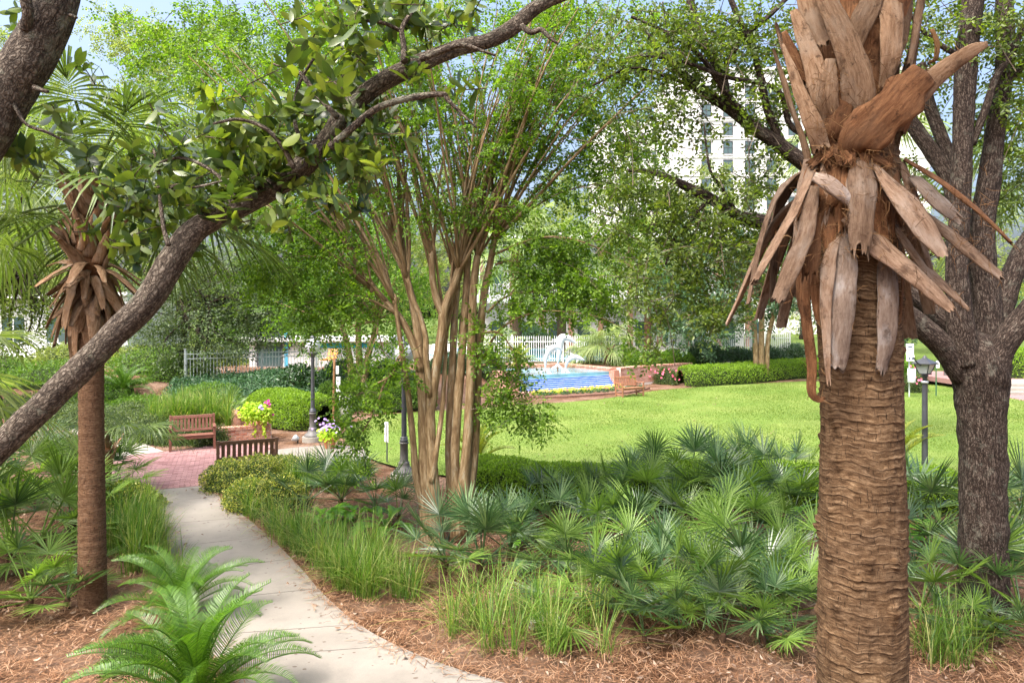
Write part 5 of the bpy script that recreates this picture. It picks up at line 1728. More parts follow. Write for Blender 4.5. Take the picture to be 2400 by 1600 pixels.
b = np.array([G(1556, 897), G(1575, 899)])
dots(rose, 'blossom', [b[rng.integers(0, 2)] + [rng.normal(0, .33), -.35 + rng.normal(0, .1), rng.uniform(.25, .85)] for _ in range(34)], 'petal_r', .07, 4)
rb = mound('rose_bush', 'bush with red flowers behind the lantern at far right', 'shrub', [(19.2, 32.6, 0, .6, .5, 1.0)], 'l_bed', 2500, .08, 98)
dots(rb, 'blossom', [np.array([19.0, 32.1, .75]) + rng.normal(0, .22, 3) for _ in range(14)], 'petal_r', .07, 5)

# flower bed in front of the cascade
ORD13 = ORD + ['eleventh', 'twelfth', 'thirteenth', 'fourteenth', 'fifteenth', 'sixteenth', 'seventeenth', 'eighteenth']
def bed():
    rng = np.random.default_rng(9)
    V, FL = poly_prism(np.array([[0.7, 30.4], [2.6, 30.9], [5.6, 32.6], [7.0, 34.6], [5.9, 35.2], [5.3, 34.3], [0.9, 31.7]]), -.05, .035)
    structure('flower_bed', V, FL, plain('bed_soil', (0.16, 0.09, 0.065), .95, .1, .25, 14, 0, .8, 30))
    row = [np.array([1.0, 31.2]), np.array([5.6, 33.9])]
    for k in range(13):
        p = row[0] + (row[1] - row[0]) * (k + .5) / 13 + rng.normal(0, .05, 2)
        q = np.array([p[0], p[1], .03])
        r = thing('yellow_flower', 'yellow bedding plant at the foot of the cascade, %s from the bench' % ORD13[12 - k], 'flower', q, 'yellow bedding plants at the fountain')
        n = 90
        d = rdirs(rng, n); d[:, 2] = np.abs(d[:, 2])
        V, FL = scatter_many(HL, q + d * [.22, .18, .15] * rng.uniform(.5, 1, (n, 1)), frames(unit(d + rng.normal(0, .5, (n, 3))), d + rng.normal(0, .4, (n, 3))), .12 * rng.uniform(.7, 1.2, n), rng)
        part('leaves', r, V, FL, M['l_lime'])
        dots(r, 'blossom', [q + np.array([rng.normal(0, .13), rng.normal(-.05, .1), .12 + rng.uniform(0, .10)]) for _ in range(9)], 'petal_y', .07, k)
    for k in range(18):
        t = (k + .5) / 18
        p = np.array([1.1, 30.75]) + (np.array([6.5, 34.3]) - np.array([1.1, 30.75])) * t + np.array([.25 * math.sin(t * 3.1), -.1 * math.sin(t * 3.1)]) + rng.normal(0, .07, 2)
        q = np.array([p[0], p[1], .03])
        r = thing('bedding_plant', 'small plant in the front row by the lawn, %s from the bench end' % ORD13[17 - k], 'flower', q, 'bedding plants in the front row')
        n = 70
        d = rdirs(rng, n); d[:, 2] = np.abs(d[:, 2])
        V, FL = scatter_many(HL, q + d * [.17, .15, .2] * rng.uniform(.4, 1, (n, 1)), frames(unit(d + rng.normal(0, .5, (n, 3))), d + rng.normal(0, .4, (n, 3))), .09 * rng.uniform(.7, 1.2, n), rng)
        part('leaves', r, V, FL, M['l_blue'])
        if k % 3 == 1: dots(r, 'blossom', [q + np.array([rng.normal(0, .08), -.08, .18 + rng.uniform(0, .06)]) for _ in range(3)], 'petal_r', .045, k + 50)
bed()

# pots with flowers
def pot(label, q, r0, h, z0):
    r = thing('flower_pot', label, 'flower pot', (q[0], q[1], z0))
    V, FL = lathe([(0, .0), (r0 * .66, .0), (r0 * .95, h * .8), (r0 * 1.06, h * .8), (r0 * 1.06, h), (r0 * .9, h), (r0 * .86, h * .9), (0, h * .9)], 20, (q[0], q[1], z0))
    part('pot', r, V, FL, M['terra'], False)
    return r
q = np.array([P(612, 0, 19.9)[0], 19.95])
pr = pot('terracotta pot of lime trailing vine and magenta petunias on the brick wall', q, .17, .34, .465)
rng = np.random.default_rng(12)
def vine(root, c, n, mat, ls, spread, seed):
    rng = np.random.default_rng(seed)
    d = rdirs(rng, n)
    p = np.array(c) + d * np.array(spread) * rng.uniform(.35, 1.0, (n, 1))
    R = frames(unit(d * [1, 1, .3] + rng.normal(0, .4, (n, 3)) + [0, 0, -.5]), d + [0, -.4, .5] + rng.normal(0, .3, (n, 3)))
    V, FL = scatter_many([leaf6(1, .85, .12, .15)], p, R, ls * rng.uniform(.7, 1.2, n), rng)
    return V, FL
V1 = vine(pr, (q[0] - .22, q[1] - .05, .85), 480, 'l_lime', .10, (.42, .30, .30), 1)
V2 = vine(pr, (q[0] + .12, q[1] - .08, .78), 240, 'l_lime', .09, (.25, .2, .25), 2)
pts = []
for (ax, n) in ((.14, 30), (-.14, 26), (-.36, 18)):
    for k in range(n):
        pts.append([q[0] + ax + rng.normal(0, .035), q[1] - .20 + rng.normal(0, .02), .66 - k / n * .52])
pts = np.array(pts)
R = frames(unit(np.array([0, -.4, -1]) + rng.normal(0, .4, (len(pts), 3))), np.array([0, -1, .3]) + rng.normal(0, .3, (len(pts), 3)))
V3 = scatter(leaf6(1, .85, .12, .15), pts, R, .075 * rng.uniform(.7, 1.2, len(pts)))
J = join([V1, V2, V3])
part('trailing_vine', pr, J[0], J[1], M['l_lime'])
dots(pr, 'petunia', [np.array([q[0] + .24 + rng.normal(0, .06), q[1] - .1 + rng.normal(0, .06), .98 + rng.normal(0, .14)]) for _ in range(11)], 'petal_m', .055, 6)
dots(pr, 'petunia', [np.array([q[0] - .0 + rng.normal(0, .06), q[1] - .25, .98 + rng.normal(0, .05)]) for _ in range(5)], 'petal_v', .05, 7)
q = G(772, 1052)
pv = pot('terracotta pot of lilac flowers and lime leaves right of the lamp footing', q, .2, .34, 0)
V, FL = vine(pv, (q[0], q[1] - .03, .42), 300, 'l_lime', .09, (.32, .28, .22), 3)
part('leaves', pv, V, FL, M['l_lime'])
dots(pv, 'blossom', [np.array([q[0] + rng.normal(0, .26), q[1] - .1 + rng.normal(0, .12), .62 + rng.normal(0, .09)]) for _ in range(48)], 'petal_v', .042, 8)
# ------------------------------------------------------------------ palm boots (old leaf bases)
def boot_geo(pts, wid, nrm, curl=.35, thick=.016, sub=4, na=7, jag=.02, seed=0, edge=.05):
    C = catmull(np.column_stack([pts, wid]), sub)
    c, w = C[:, :3], np.maximum(C[:, 3] * .5, .002)
    m = len(c)
    t = unit(np.gradient(c, axis=0))
    n = np.broadcast_to(np.asarray(nrm, float), (m, 3))
    if n.shape[0] != m: n = np.repeat(n, m, 0)
    n = unit(n - t * np.sum(n * t, 1)[:, None])
    sd = np.cross(t, n)
    s = np.concatenate([[0], np.cumsum(np.linalg.norm(np.diff(c, axis=0), axis=1))])
    u = np.linspace(-1, 1, na)
    wl = w * (1 + edge * vnoise(np.column_stack([s * 14, s * 0 + seed, s * 0])))
    wr = w * (1 + edge * vnoise(np.column_stack([s * 14, s * 0 + seed + 5, s * 0])))
    W = np.where(u[None] < 0, wl[:, None], wr[:, None])
    base = c[:, None] + sd[:, None] * (u[None] * W)[..., None]
    wav = .12 * w[:, None] * vnoise(np.stack([np.repeat(s[:, None] * 9, na, 1), np.repeat(u[None] * 1.2, m, 0), np.full((m, na), seed + 2.)], -1))
    front = base + n[:, None] * (curl * w[:, None] * (1 - u[None] ** 2) + wav)[..., None]
    back = front - n[:, None] * (thick * (1 - .75 * u[None] ** 2) + .002)[..., None]
    rj = np.random.default_rng(int(seed) + 5)
    front[-1] += t[-1] * rj.uniform(-jag, jag, (na, 1)); back[-1] += t[-1] * rj.uniform(-jag, jag, (na, 1))
    V = np.concatenate([front.reshape(-1, 3), back.reshape(-1, 3)])
    A = np.stack([np.repeat(u[None] * 1.0, m, 0) * W, np.full((m, na), seed * .37), np.repeat(s[:, None], na, 1)], -1).reshape(-1, 3)
    A = np.concatenate([A, A + .5])
    o = m * na
    i = (np.arange(m - 1)[:, None] * na + np.arange(na - 1)[None]).reshape(-1)
    Q = [np.stack([i, i + 1, i + na + 1, i + na], 1), np.stack([i + o, i + na + o, i + na + 1 + o, i + 1 + o], 1)]
    e = np.arange(m - 1) * na
    Q.append(np.stack([e, e + na, e + na + o, e + o], 1))
    e = e + na - 1
    Q.append(np.stack([e, e + o, e + na + o, e + na], 1))
    for r in (0, (m - 1) * na):
        k = r + np.arange(na - 1)
        Q.append(np.stack([k, k + o, k + 1 + o, k + 1], 1))
    return V, np.concatenate(Q), A

# ------------------------------------------------------------------ front palm
PD = 3.6
def front_palm():
    base = np.array([P(2020, 0, PD)[0], PD, 0.0])
    root = thing('palm_tree', 'thick ringed palm trunk in the right foreground with shaggy brown leaf bases', 'palm', base)
    ax_z = np.array([-.15, 1.0, 2.2, 3.2, 4.3, 4.7, 5.3, 6.6])
    ax_x = np.array([P(x, 0, PD)[0] for x in (2020, 2020, 2020, 2018, 2004, 2002, 2020, 2026)])
    ax_r = np.array([.225, .214, .211, .202, .20, .195, .25, .24])
    # ringed trunk
    na = 120
    z = np.concatenate([np.linspace(-.15, 1.6, 60, endpoint=False), np.linspace(1.6, 3.7, 560, endpoint=False), np.linspace(3.7, 4.45, 60)])
    nz = len(z)
    th = np.arange(na) * 2 * np.pi / na
    Z, T = np.meshgrid(z, th, indexing='ij')
    r0 = np.interp(Z, ax_z, ax_r) * (1 + .035 * vnoise(np.stack([Z * 1.6, Z * 0 + 2, Z * 0], -1)) + .015 * vnoise(np.stack([Z * 5, np.cos(T), np.sin(T)], -1)))
    cx = np.interp(Z, ax_z, ax_x)
    q = np.stack([np.cos(T) * 1.2, np.sin(T) * 1.2, Z * 2.2], -1)
    zw = Z + .020 * vnoise(q * 1.1) + .010 * vnoise(q * 3.1 + 4) + .005 * vnoise(q * 9)
    ph = zw / .044
    f = ph - np.floor(ph)
    ridge = np.exp(-((f - .5) / np.where(f > .5, .16, .06)) ** 2) * np.clip(.55 + 1.3 * vnoise(np.stack([np.cos(T) * 2.4, np.sin(T) * 2.4, np.floor(ph) * 1.7], -1)), .05, 1.7)
    r = r0 + .0048 * ridge + .005 * vnoise(q * 2.2) + .0035 * vnoise(q * np.array([17, 17, 9.]))
    # a few torn scars
    scar = np.clip(vnoise(np.stack([np.cos(T) * 3.4, np.sin(T) * 3.4, Z * 8.5], -1) + 20) - .42, 0, 1)
    r = r + .05 * scar * (.3 + f)
    V = np.stack([cx + r * np.cos(T), PD + r * np.sin(T), Z], -1).reshape(-1, 3)
    A = np.stack([r0 * np.cos(T), r0 * np.sin(T), zw], -1).reshape(-1, 3)
    i = np.arange(nz - 1)[:, None] * na
    j = np.arange(na)[None]
    k = (j + 1) % na
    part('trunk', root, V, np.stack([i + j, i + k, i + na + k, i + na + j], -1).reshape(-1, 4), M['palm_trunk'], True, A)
    # fibrous core above the neck
    V, FL, A = tube(np.array([[ax_x[4], PD, 4.2], [ax_x[5], PD, 4.7], [ax_x[6], PD, 5.3], [ax_x[7], PD, 6.6]]), [.18, .185, .21, .2], 24, 8, .14, 9)
    part('fibre_core', root, V, FL, M['boot_red'], True, A)

    def axis_at(z): return np.array([np.interp(z, ax_z, ax_x), PD, z])
    edge_fibres = []
    rf = np.random.default_rng(55)
    def add(pts, wid, mat, curl=.3, seed=0, nd=None, jag=.012, thick=.014, edge=.09):
        curl = curl * .5
        p = PL(pts, PD)
        dep = p[:, 1]
        w = np.array(wid) * dep / F
        mid = p[len(p) // 2]
        rad = mid - axis_at(mid[2])
        rad[2] = 0
        n = unit(unit(rad) * .7 + np.array([0, -.8, .05])) if nd is None else unit(np.array(nd, float))
        V, Q, A = boot_geo(p, w, n, curl, thick, 5, 11, jag * 1.6, seed, edge)
        part('leaf_base', root, V, Q, M[mat], True, A)
        C = catmull(np.column_stack([p, w]), 5)
        tg = unit(np.gradient(C[:, :3], axis=0))
        for _ in range(16):
            i = rf.integers(0, len(C))
            sd_ = unit(np.cross(tg[i], n)) * rf.choice([-1, 1])
            p0 = C[i, :3] + sd_ * C[i, 3] * .47
            d_ = unit(sd_ * rf.uniform(.1, .8) + tg[i] * rf.normal(.2, .8) + rf.normal(0, .35, 3)) * rf.uniform(.015, .06)
            edge_fibres.append(tube(np.array([p0, p0 + d_ * .5 + rf.normal(0, .004, 3), p0 + d_]), [.0016, .0013, .0006], 3, 1, cap=False)[:2])
    def c3(x, y): return (1600 + x / 2.904, y / 2.904)
    def c6(x, y): return (1600 + x / 2.904, 530 + y / 2.904)
    def U(lst, dds): return [a + (d,) for a, d in zip([c3(*p) for p in lst], dds)]
    s = 1 / 2.904
    # upper lattice: bases cut off above the neck
    add(U([(840, -260), (850, 0), (890, 140), (960, 300)], (-.10, -.12, -.16, -.18)), [40, 46, 46, 30], 'boot_up', .3, 1)
    add(U([(1290, -250), (1290, -20), (1225, 150), (1160, 340)], (-.20, -.21, -.22, -.2)), [40, 50, 52, 30], 'boot_up', .35, 2)
    add(U([(1530, -250), (1520, 0), (1500, 220), (1450, 420)], (-.10, -.13, -.16, -.18)), [36, 40, 38, 20], 'boot_up', .3, 3)
    add(U([(1640, -250), (1620, 0), (1590, 220), (1550, 450)], (-.02, -.04, -.08, -.12)), [34, 32, 30, 18], 'boot_up', .3, 4)
    add(U([(1410, -280), (1415, 0), (1425, 220), (1415, 400), (1370, 580)], (-.17, -.20, -.23, -.235, -.2)), [60, 64, 60, 50, 24], 'boot_up', .35, 5)
    add(U([(690, 215), (725, 310), (775, 420), (840, 560)], (-.02, -.04, -.07, -.1)), [12, 22, 26, 22], 'boot_red', .3, 6)
    add(U([(755, 70), (820, 240), (880, 420), (930, 620), (950, 760)], (-.13, -.17, -.20, -.22, -.2)), [17, 34, 44, 46, 28], 'boot_up', .35, 7, jag=.008)
    add(U([(1010, 400), (985, 540), (985, 690), (1010, 830)], (-.23, -.235, -.23, -.2)), [24, 44, 50, 40], 'boot_up', .3, 8)
    add(U([(930, -260), (985, 0), (1070, 190), (1140, 380), (1195, 580), (1190, 760), (1160, 850)], (-.22, -.25, -.27, -.275, -.27, -.245, -.2)), [44, 48, 58, 64, 72, 60, 36], 'boot_up', .42, 9)
    add(U([(682, 300), (735, 450), (815, 670), (890, 850), (940, 1010)], (-.14, -.17, -.21, -.225, -.2)), [5, 18, 32, 40, 42], 'boot_up', .3, 10)
    add(U([(1110, 640), (1080, 760), (1050, 880), (1040, 960)], (-.235, -.235, -.23, -.2)), [40, 52, 56, 48], 'boot_red', .3, 15)
    # the big rusty base sweeping up to the right with its long stalk
    add(U([(2075, 300), (1960, 352), (1810, 450), (1690, 555), (1560, 690), (1450, 800)], (-.27, -.27, -.26, -.25, -.245, -.22)), [12, 32, 42, 48, 52, 44], 'boot_up', .5, 11, jag=.012)
    add(U([(1655, 500), (1560, 595), (1430, 735), (1300, 870), (1200, 975), (1165, 1050)], (-.285, -.29, -.29, -.275, -.245, -.2)), [60, 92, 104, 108, 98, 76], 'boot_red', .2, 14, jag=.035, edge=.2)
    add(U([(1700, 470), (1640, 560), (1540, 760), (1480, 900)], (-.14, -.16, -.18, -.18)), [10, 34, 46, 40], 'boot_red', .3, 12)
    add(U([(1700, 205), (1735, 300), (1725, 400), (1690, 430)], (-.02, -.04, -.05, -.03)), [18, 22, 16, 6], 'fibre', .8, 13)
    # neck of rusty scraps
    rr = np.random.default_rng(77)
    for k in range(18):
        x = 1915 + k * 10.5 + rr.normal(0, 3)
        y0 = 335 + rr.normal(0, 8)
        uu = (x - 2005) / 100.0
        dd = -.205 * math.sqrt(max(.05, 1 - uu * uu * .9))
        add([(x, y0, dd), (x + rr.normal(0, 9), y0 + 24, dd - .02), (x + rr.normal(0, 14), y0 + 46 + rr.uniform(0, 20), dd - .035)], [16, 22, 9], 'boot_red', .3, 100 + k, jag=.012, thick=.008, edge=.2)
    # hanging skirt
    add([(1905, 389, -.14), (1869, 475, -.24), (1834, 540, -.30), (1800, 600, -.33), (1765, 661, -.34)], [22, 26, 25, 23, 18], 'boot_down', .5, 20, (-.75, -.6, .3))
    add([(1906, 436, -.22), (1888, 545, -.30), (1856, 625, -.33), (1822, 706, -.35)], [30, 38, 40, 30], 'boot_down', .35, 21, (-.4, -.9, .1))
    add([(1908, 500, -.22), (1905, 570, -.26), (1901, 612, -.265), (1898, 648, -.26)], [30, 38, 38, 34], 'boot_red', .3, 22, None, .03)
    add([(1966, 545, -.22), (1944, 610, -.26), (1935, 702, -.275), (1938, 810, -.27), (1942, 897, -.265)], [12, 30, 28, 18, 9], 'boot_down', .5, 23, (-.5, -.8, 0))
    add([(1972, 500, -.21), (1980, 600, -.25), (1979, 680, -.285), (1971, 770, -.28), (1961, 866, -.255)], [30, 46, 56, 54, 36], 'boot_grey', .55, 24)
    add([(1908, 412, -.30), (1935, 425, -.31), (1968, 448, -.305), (1995, 470, -.28)], [30, 46, 50, 44], 'boot_grey', .7, 25, (-.1, -.8, .6), .02, .03)
    add([(2017, 372, -.21), (2021, 445, -.30), (2019, 520, -.335), (2016, 590, -.34)], [52, 64, 58, 40], 'boot_down', .35, 26, None, .03)
    add([(2050, 382, -.20), (2085, 430, -.28), (2122, 475, -.32), (2165, 530, -.34), (2212, 594, -.35)], [24, 56, 72, 74, 44], 'boot_down', .40, 27, (.35, -.9, .2))
    add([(1985, 505, -.25), (2040, 560, -.28), (2105, 612, -.30), (2170, 668, -.31), (2232, 725, -.31)], [40, 58, 62, 50, 26], 'boot_down', .45, 28, (.3, -.9, .2))
    add([(2090, 520, -.18), (2150, 604, -.22), (2212, 668, -.24), (2266, 720, -.25)], [22, 34, 34, 14], 'boot_down', .4, 29, (.5, -.8, .2))
    add([(2148, 415, -.16), (2172, 440, -.22), (2203, 476, -.25), (2245, 512, -.26)], [44, 62, 66, 42], 'boot_grey', .5, 30, (.3, -.8, .5), .015)
    add([(2120, 372, -.10), (2190, 415, -.14), (2262, 468, -.16), (2325, 525, -.16), (2369, 566, -.16)], [22, 34, 38, 38, 26], 'boot_red', .4, 31, (.5, -.6, .5))
    add([(2120, 470, -.08), (2200, 530, -.11), (2280, 594, -.12), (2348, 648, -.12)], [34, 44, 48, 36], 'boot_down', .35, 32, (.5, -.8, .2))
    add([(2083, 605, -.205), (2082, 690, -.235), (2080, 780, -.235), (2066, 870, -.225)], [56, 62, 58, 34], 'boot_grey', .30, 33, (.35, -.95, 0), .02)
    add([(2118, 630, -.12), (2114, 700, -.15), (2110, 760, -.14)], [16, 18, 10], 'boot_red', .3, 34, (.7, -.7, 0))
    add([(1888, 640, -.12), (1888, 737, -.16), (1902, 850, -.17), (1902, 918, -.165), (1918, 936, -.16), (1930, 934, -.17)], [20, 24, 22, 20, 16, 8], 'boot_red', .4, 35, (-.6, -.8, 0))
    add([(1876, 610, -.08), (1879, 690, -.10), (1884, 745, -.1)], [22, 24, 14], 'boot_red', .3, 36, (-.7, -.7, 0))
    add([(1912, 640, -.19), (1915, 700, -.21), (1920, 752, -.205)], [24, 28, 16], 'boot_red', .3, 37, None)
    add([(2160, 560, -.2), (2175, 610, -.22), (2186, 640, -.22)], [22, 24, 14], 'boot_down', .3, 38, (.4, -.9, 0))
    add([(2045, 450, -.2), (2060, 520, -.23), (2075, 580, -.24)], [50, 44, 26], 'boot_red', .3, 39, None)
    add([(1938, 450, -.2), (1940, 520, -.22), (1945, 580, -.225)], [40, 40, 24], 'boot_red', .3, 40, None)
    for k in range(16):
        x = 1900 + k * 14 + rr.normal(0, 5)
        uu = (x - 2008) / 120.0
        dd = -.19 * math.sqrt(max(.05, 1 - uu * uu * .9))
        sl = uu * rr.uniform(20, 90)
        add([(x, 395 + rr.normal(0, 10), dd), (x + sl * .4, 460, dd - .05), (x + sl * .8, 500 + rr.uniform(-20, 60), dd - .06)], [30, 36, 20], 'boot_red' if k % 3 else 'boot_down', .4, 140 + k, None, .03)
    # the far side of the skirt and lattice
    for k in range(22):
        a = math.radians(15 + k * 150 / 21.0)
        dirn = np.array([math.cos(a), math.sin(a), 0])
        up = k % 2 == 0
        z0 = 4.35 + rr.uniform(-.15, .15)
        b = axis_at(z0) + dirn * .18
        if up:
            p = np.array([b, b + dirn * .10 + [0, 0, .35], b + dirn * .22 + [0, 0, .75]])
            V, Q, A = boot_geo(p, [.16, .13, .05], dirn, .35, .016, 4, 7, .01, 200 + k)
        else:
            p = np.array([b, b + dirn * .22 + [0, 0, -.2], b + dirn * rr.uniform(.25, .5) + [0, 0, -.75]])
            V, Q, A = boot_geo(p, [.10, .12, .07], dirn, .35, .016, 4, 7, .01, 200 + k)
        part('leaf_base', root, V, Q, M['boot_up' if up else 'boot_down'], True, A)
    # loose fibres
    pcs = []
    for k in range(420):
        t = rr.random()
        if t < .55:
            x, y, dd = rr.uniform(1900, 2110), rr.uniform(120, 400), -.25
        else:
            x, y, dd = rr.choice([1976, 2060, 2240, 2300, 2150, 1935]) + rr.normal(0, 12), rr.normal(520, 60), -.32
        p0 = P(x, y, PD + dd + rr.normal(0, .02))
        d = unit(np.array([rr.normal(0, 1), -.4, rr.normal(-.2, 1)])) * rr.uniform(.03, .10)
        p = np.array([p0, p0 + d * .5 + rr.normal(0, .008, 3), p0 + d + np.array([0, 0, -.012])])
        pcs.append(tube(p, [.0014, .0012, .0006], 3, 1, cap=False)[:2])
    J = join(pcs + edge_fibres)
    part('fibres', root, J[0], J[1], M['fibre'], kind='stuff')
    # crown above the frame
    rng = np.random.default_rng(70)
    ms = [mk_mesh('frond', *fan_frond(rng, math.radians(e), 1.5, 1.05, 44, 250, .25, .018, .45, .35, .4, .1, .35, (0, .15, .35, .6, .82, 1)), M['f_sabal']) for e in (70, 45, 28)]
    hub = np.array([ax_x[7], PD, 6.35]) - base
    for k in range(11):
        link('frond', ms[k * 3 // 11], root, hub, (0, 0, math.radians(k * 137.5)), (1, 1, 1))
front_palm()

# ------------------------------------------------------------------ slim sabal palm at the left
SB = {}
def sabal_meshes(mat, seed, R=1.0, nseg=40, pet=1.15, droop=.28):
    rng = np.random.default_rng(seed)
    return {e: [mk_mesh('frond', *fan_frond(rng, math.radians(e), pet, R, nseg, 235, droop, .016, .42, .30, .4, .05, .5, (0, .15, .35, .6, .82, 1), 1.0, .55), M[mat]) for _ in range(2)] for e in (75, 50, 25, 0, -25)}
SB['green'] = sabal_meshes('f_sabal', 72)
SB['pale'] = sabal_meshes('f_sabal_pale', 73, 1.0, 30)
rb_ = np.random.default_rng(9)
BOOTS_UP = []
for k in range(5):
    V, Q, A = boot_geo(np.array([[0, 0, 0], [.035, 0, .10], [.075, 0, .20], [.15, 0, .31]]), [.11, .12, .085, .04], np.array([[1, 0, -.2]]), .4, .014, 3, 5, .01, 300 + k)
    BOOTS_UP.append(mk_mesh('leaf_base', V, Q, M['boot_small'], True, A))
BOOTS_DN = []
for k in range(7):
    ln = .26 + .03 * k
    V, Q, A = boot_geo(np.array([[0, 0, 0], [.09, .0, -.035], [.17, .012 * (k - 3), -.04 - ln * .42], [.235, .02 * (k - 3), -.04 - ln]]), [.11, .105, .10, .06], np.array([[1, 0, .45]]), .16, .014, 3, 7, .03, 320 + k, .15)
    BOOTS_DN.append(mk_mesh('leaf_base', V, Q, M['boot_small'], True, A))

def sabal(label, base, hub_z, r0, boots, skirt, fam, spec, seed, group=None, lean=(0, 0), fs=1.0, zb0=None, mat='palm_trunk2'):
    rng = np.random.default_rng(seed)
    base = np.asarray(base, float)
    root = thing('sabal_palm', label, 'palm', base, group)
    top = np.array([lean[0], lean[1], hub_z - base[2]])
    zb = (zb0 if zb0 is not None else hub_z - 1.3) - base[2]
    n = 14
    t = np.linspace(0, 1, n)
    pts = np.stack([top[0] * t, top[1] * t, -.12 + (zb + .3 + .12) * t], 1)
    rad = r0 * (1 + .10 * np.exp(-t * 9) - .06 * t + .03 * np.sin(t * 9))
    V, FL, A = tube(pts, rad, 28, 14, .018, 30)
    sA = A[:, 2]
    rid = np.exp(-((((sA + .012 * vnoise(V * 6)) / .032) % 1 - .5) / .2) ** 2) * .005
    c = np.interp(V[:, 2], pts[:, 2], pts[:, 0]), np.interp(V[:, 2], pts[:, 2], pts[:, 1])
    dr = np.stack([V[:, 0] - c[0], V[:, 1] - c[1], np.zeros(len(V))], 1)
    V = V + unit(dr) * rid[:, None]
    o = link('trunk', mk_mesh('trunk', V, FL, M[mat], True, A), root)
    V, FL, A = tube(np.array([[top[0], top[1], zb], [top[0], top[1], top[2] - .3], [top[0], top[1], top[2] + .15]]), [r0 * 1.05, r0 * 1.2, r0 * .5], 14, 5, .1, 9)
    link('fibre_core', mk_mesh('fibre_core', V, FL, M['boot_red'], True, A), root)
    for k in range(boots):
        a = k * 2.39996
        z = zb + .12 + (top[2] - zb - .05) * k / boots
        rr_ = r0 * 1.15
        s = rng.uniform(.85, 1.25)
        link('leaf_base', BOOTS_UP[k % 5], root, (top[0] + math.cos(a) * rr_, top[1] + math.sin(a) * rr_, z), (rng.normal(0, .35), rng.normal(0, .12), a), (s, s, s))
    for k in range(skirt):
        a = k * 2.39996 + rng.normal(0, .1)
        z = zb + .18 - .62 * (k / max(1, skirt))
        s = rng.uniform(.8, 1.3)
        tilt = rng.normal(-.55 + 1.1 * k / max(1, skirt), .28)
        link('leaf_base', BOOTS_DN[rng.integers(0, 7)], root, (top[0] * .98 + math.cos(a) * r0 * .9, top[1] + math.sin(a) * r0 * .9, z), (rng.normal(0, .2), tilt, a), (s, s, s))
    for az, e in spec:
        ms = SB[fam][e]
        s = fs * rng.uniform(.85, 1.12)
        link('frond', ms[rng.integers(0, 2)], root, (top[0], top[1], top[2] - .05 + rng.uniform(-.1, .15)), (rng.normal(0, .12), rng.normal(0, .08), math.radians(az)), (s, s, s))
    return root
qb = G(217, 1420)
spec = [(k * 137.5, e) for k, e in enumerate([75] * 6 + [50] * 9 + [25] * 9 + [0] * 9 + [-25] * 6)]
spec = [(a, e) for a, e in spec if not (e <= 0 and math.cos(math.radians(a + 90)) > .25) and not (e == -25 and math.cos(math.radians(a)) > .4) and not (e == 25 and math.cos(math.radians(a + 90)) > .75)]
sabal('slim ringed palm on the left with a brown skirt of dead leaf bases', qb, P(0, 470, qb[1])[2], .148, 62, 84, 'green', spec, 75, None,
      (P(206, 0, qb[1])[0] - qb[0], 0.05), 1.0, P(0, 655, qb[1])[2])

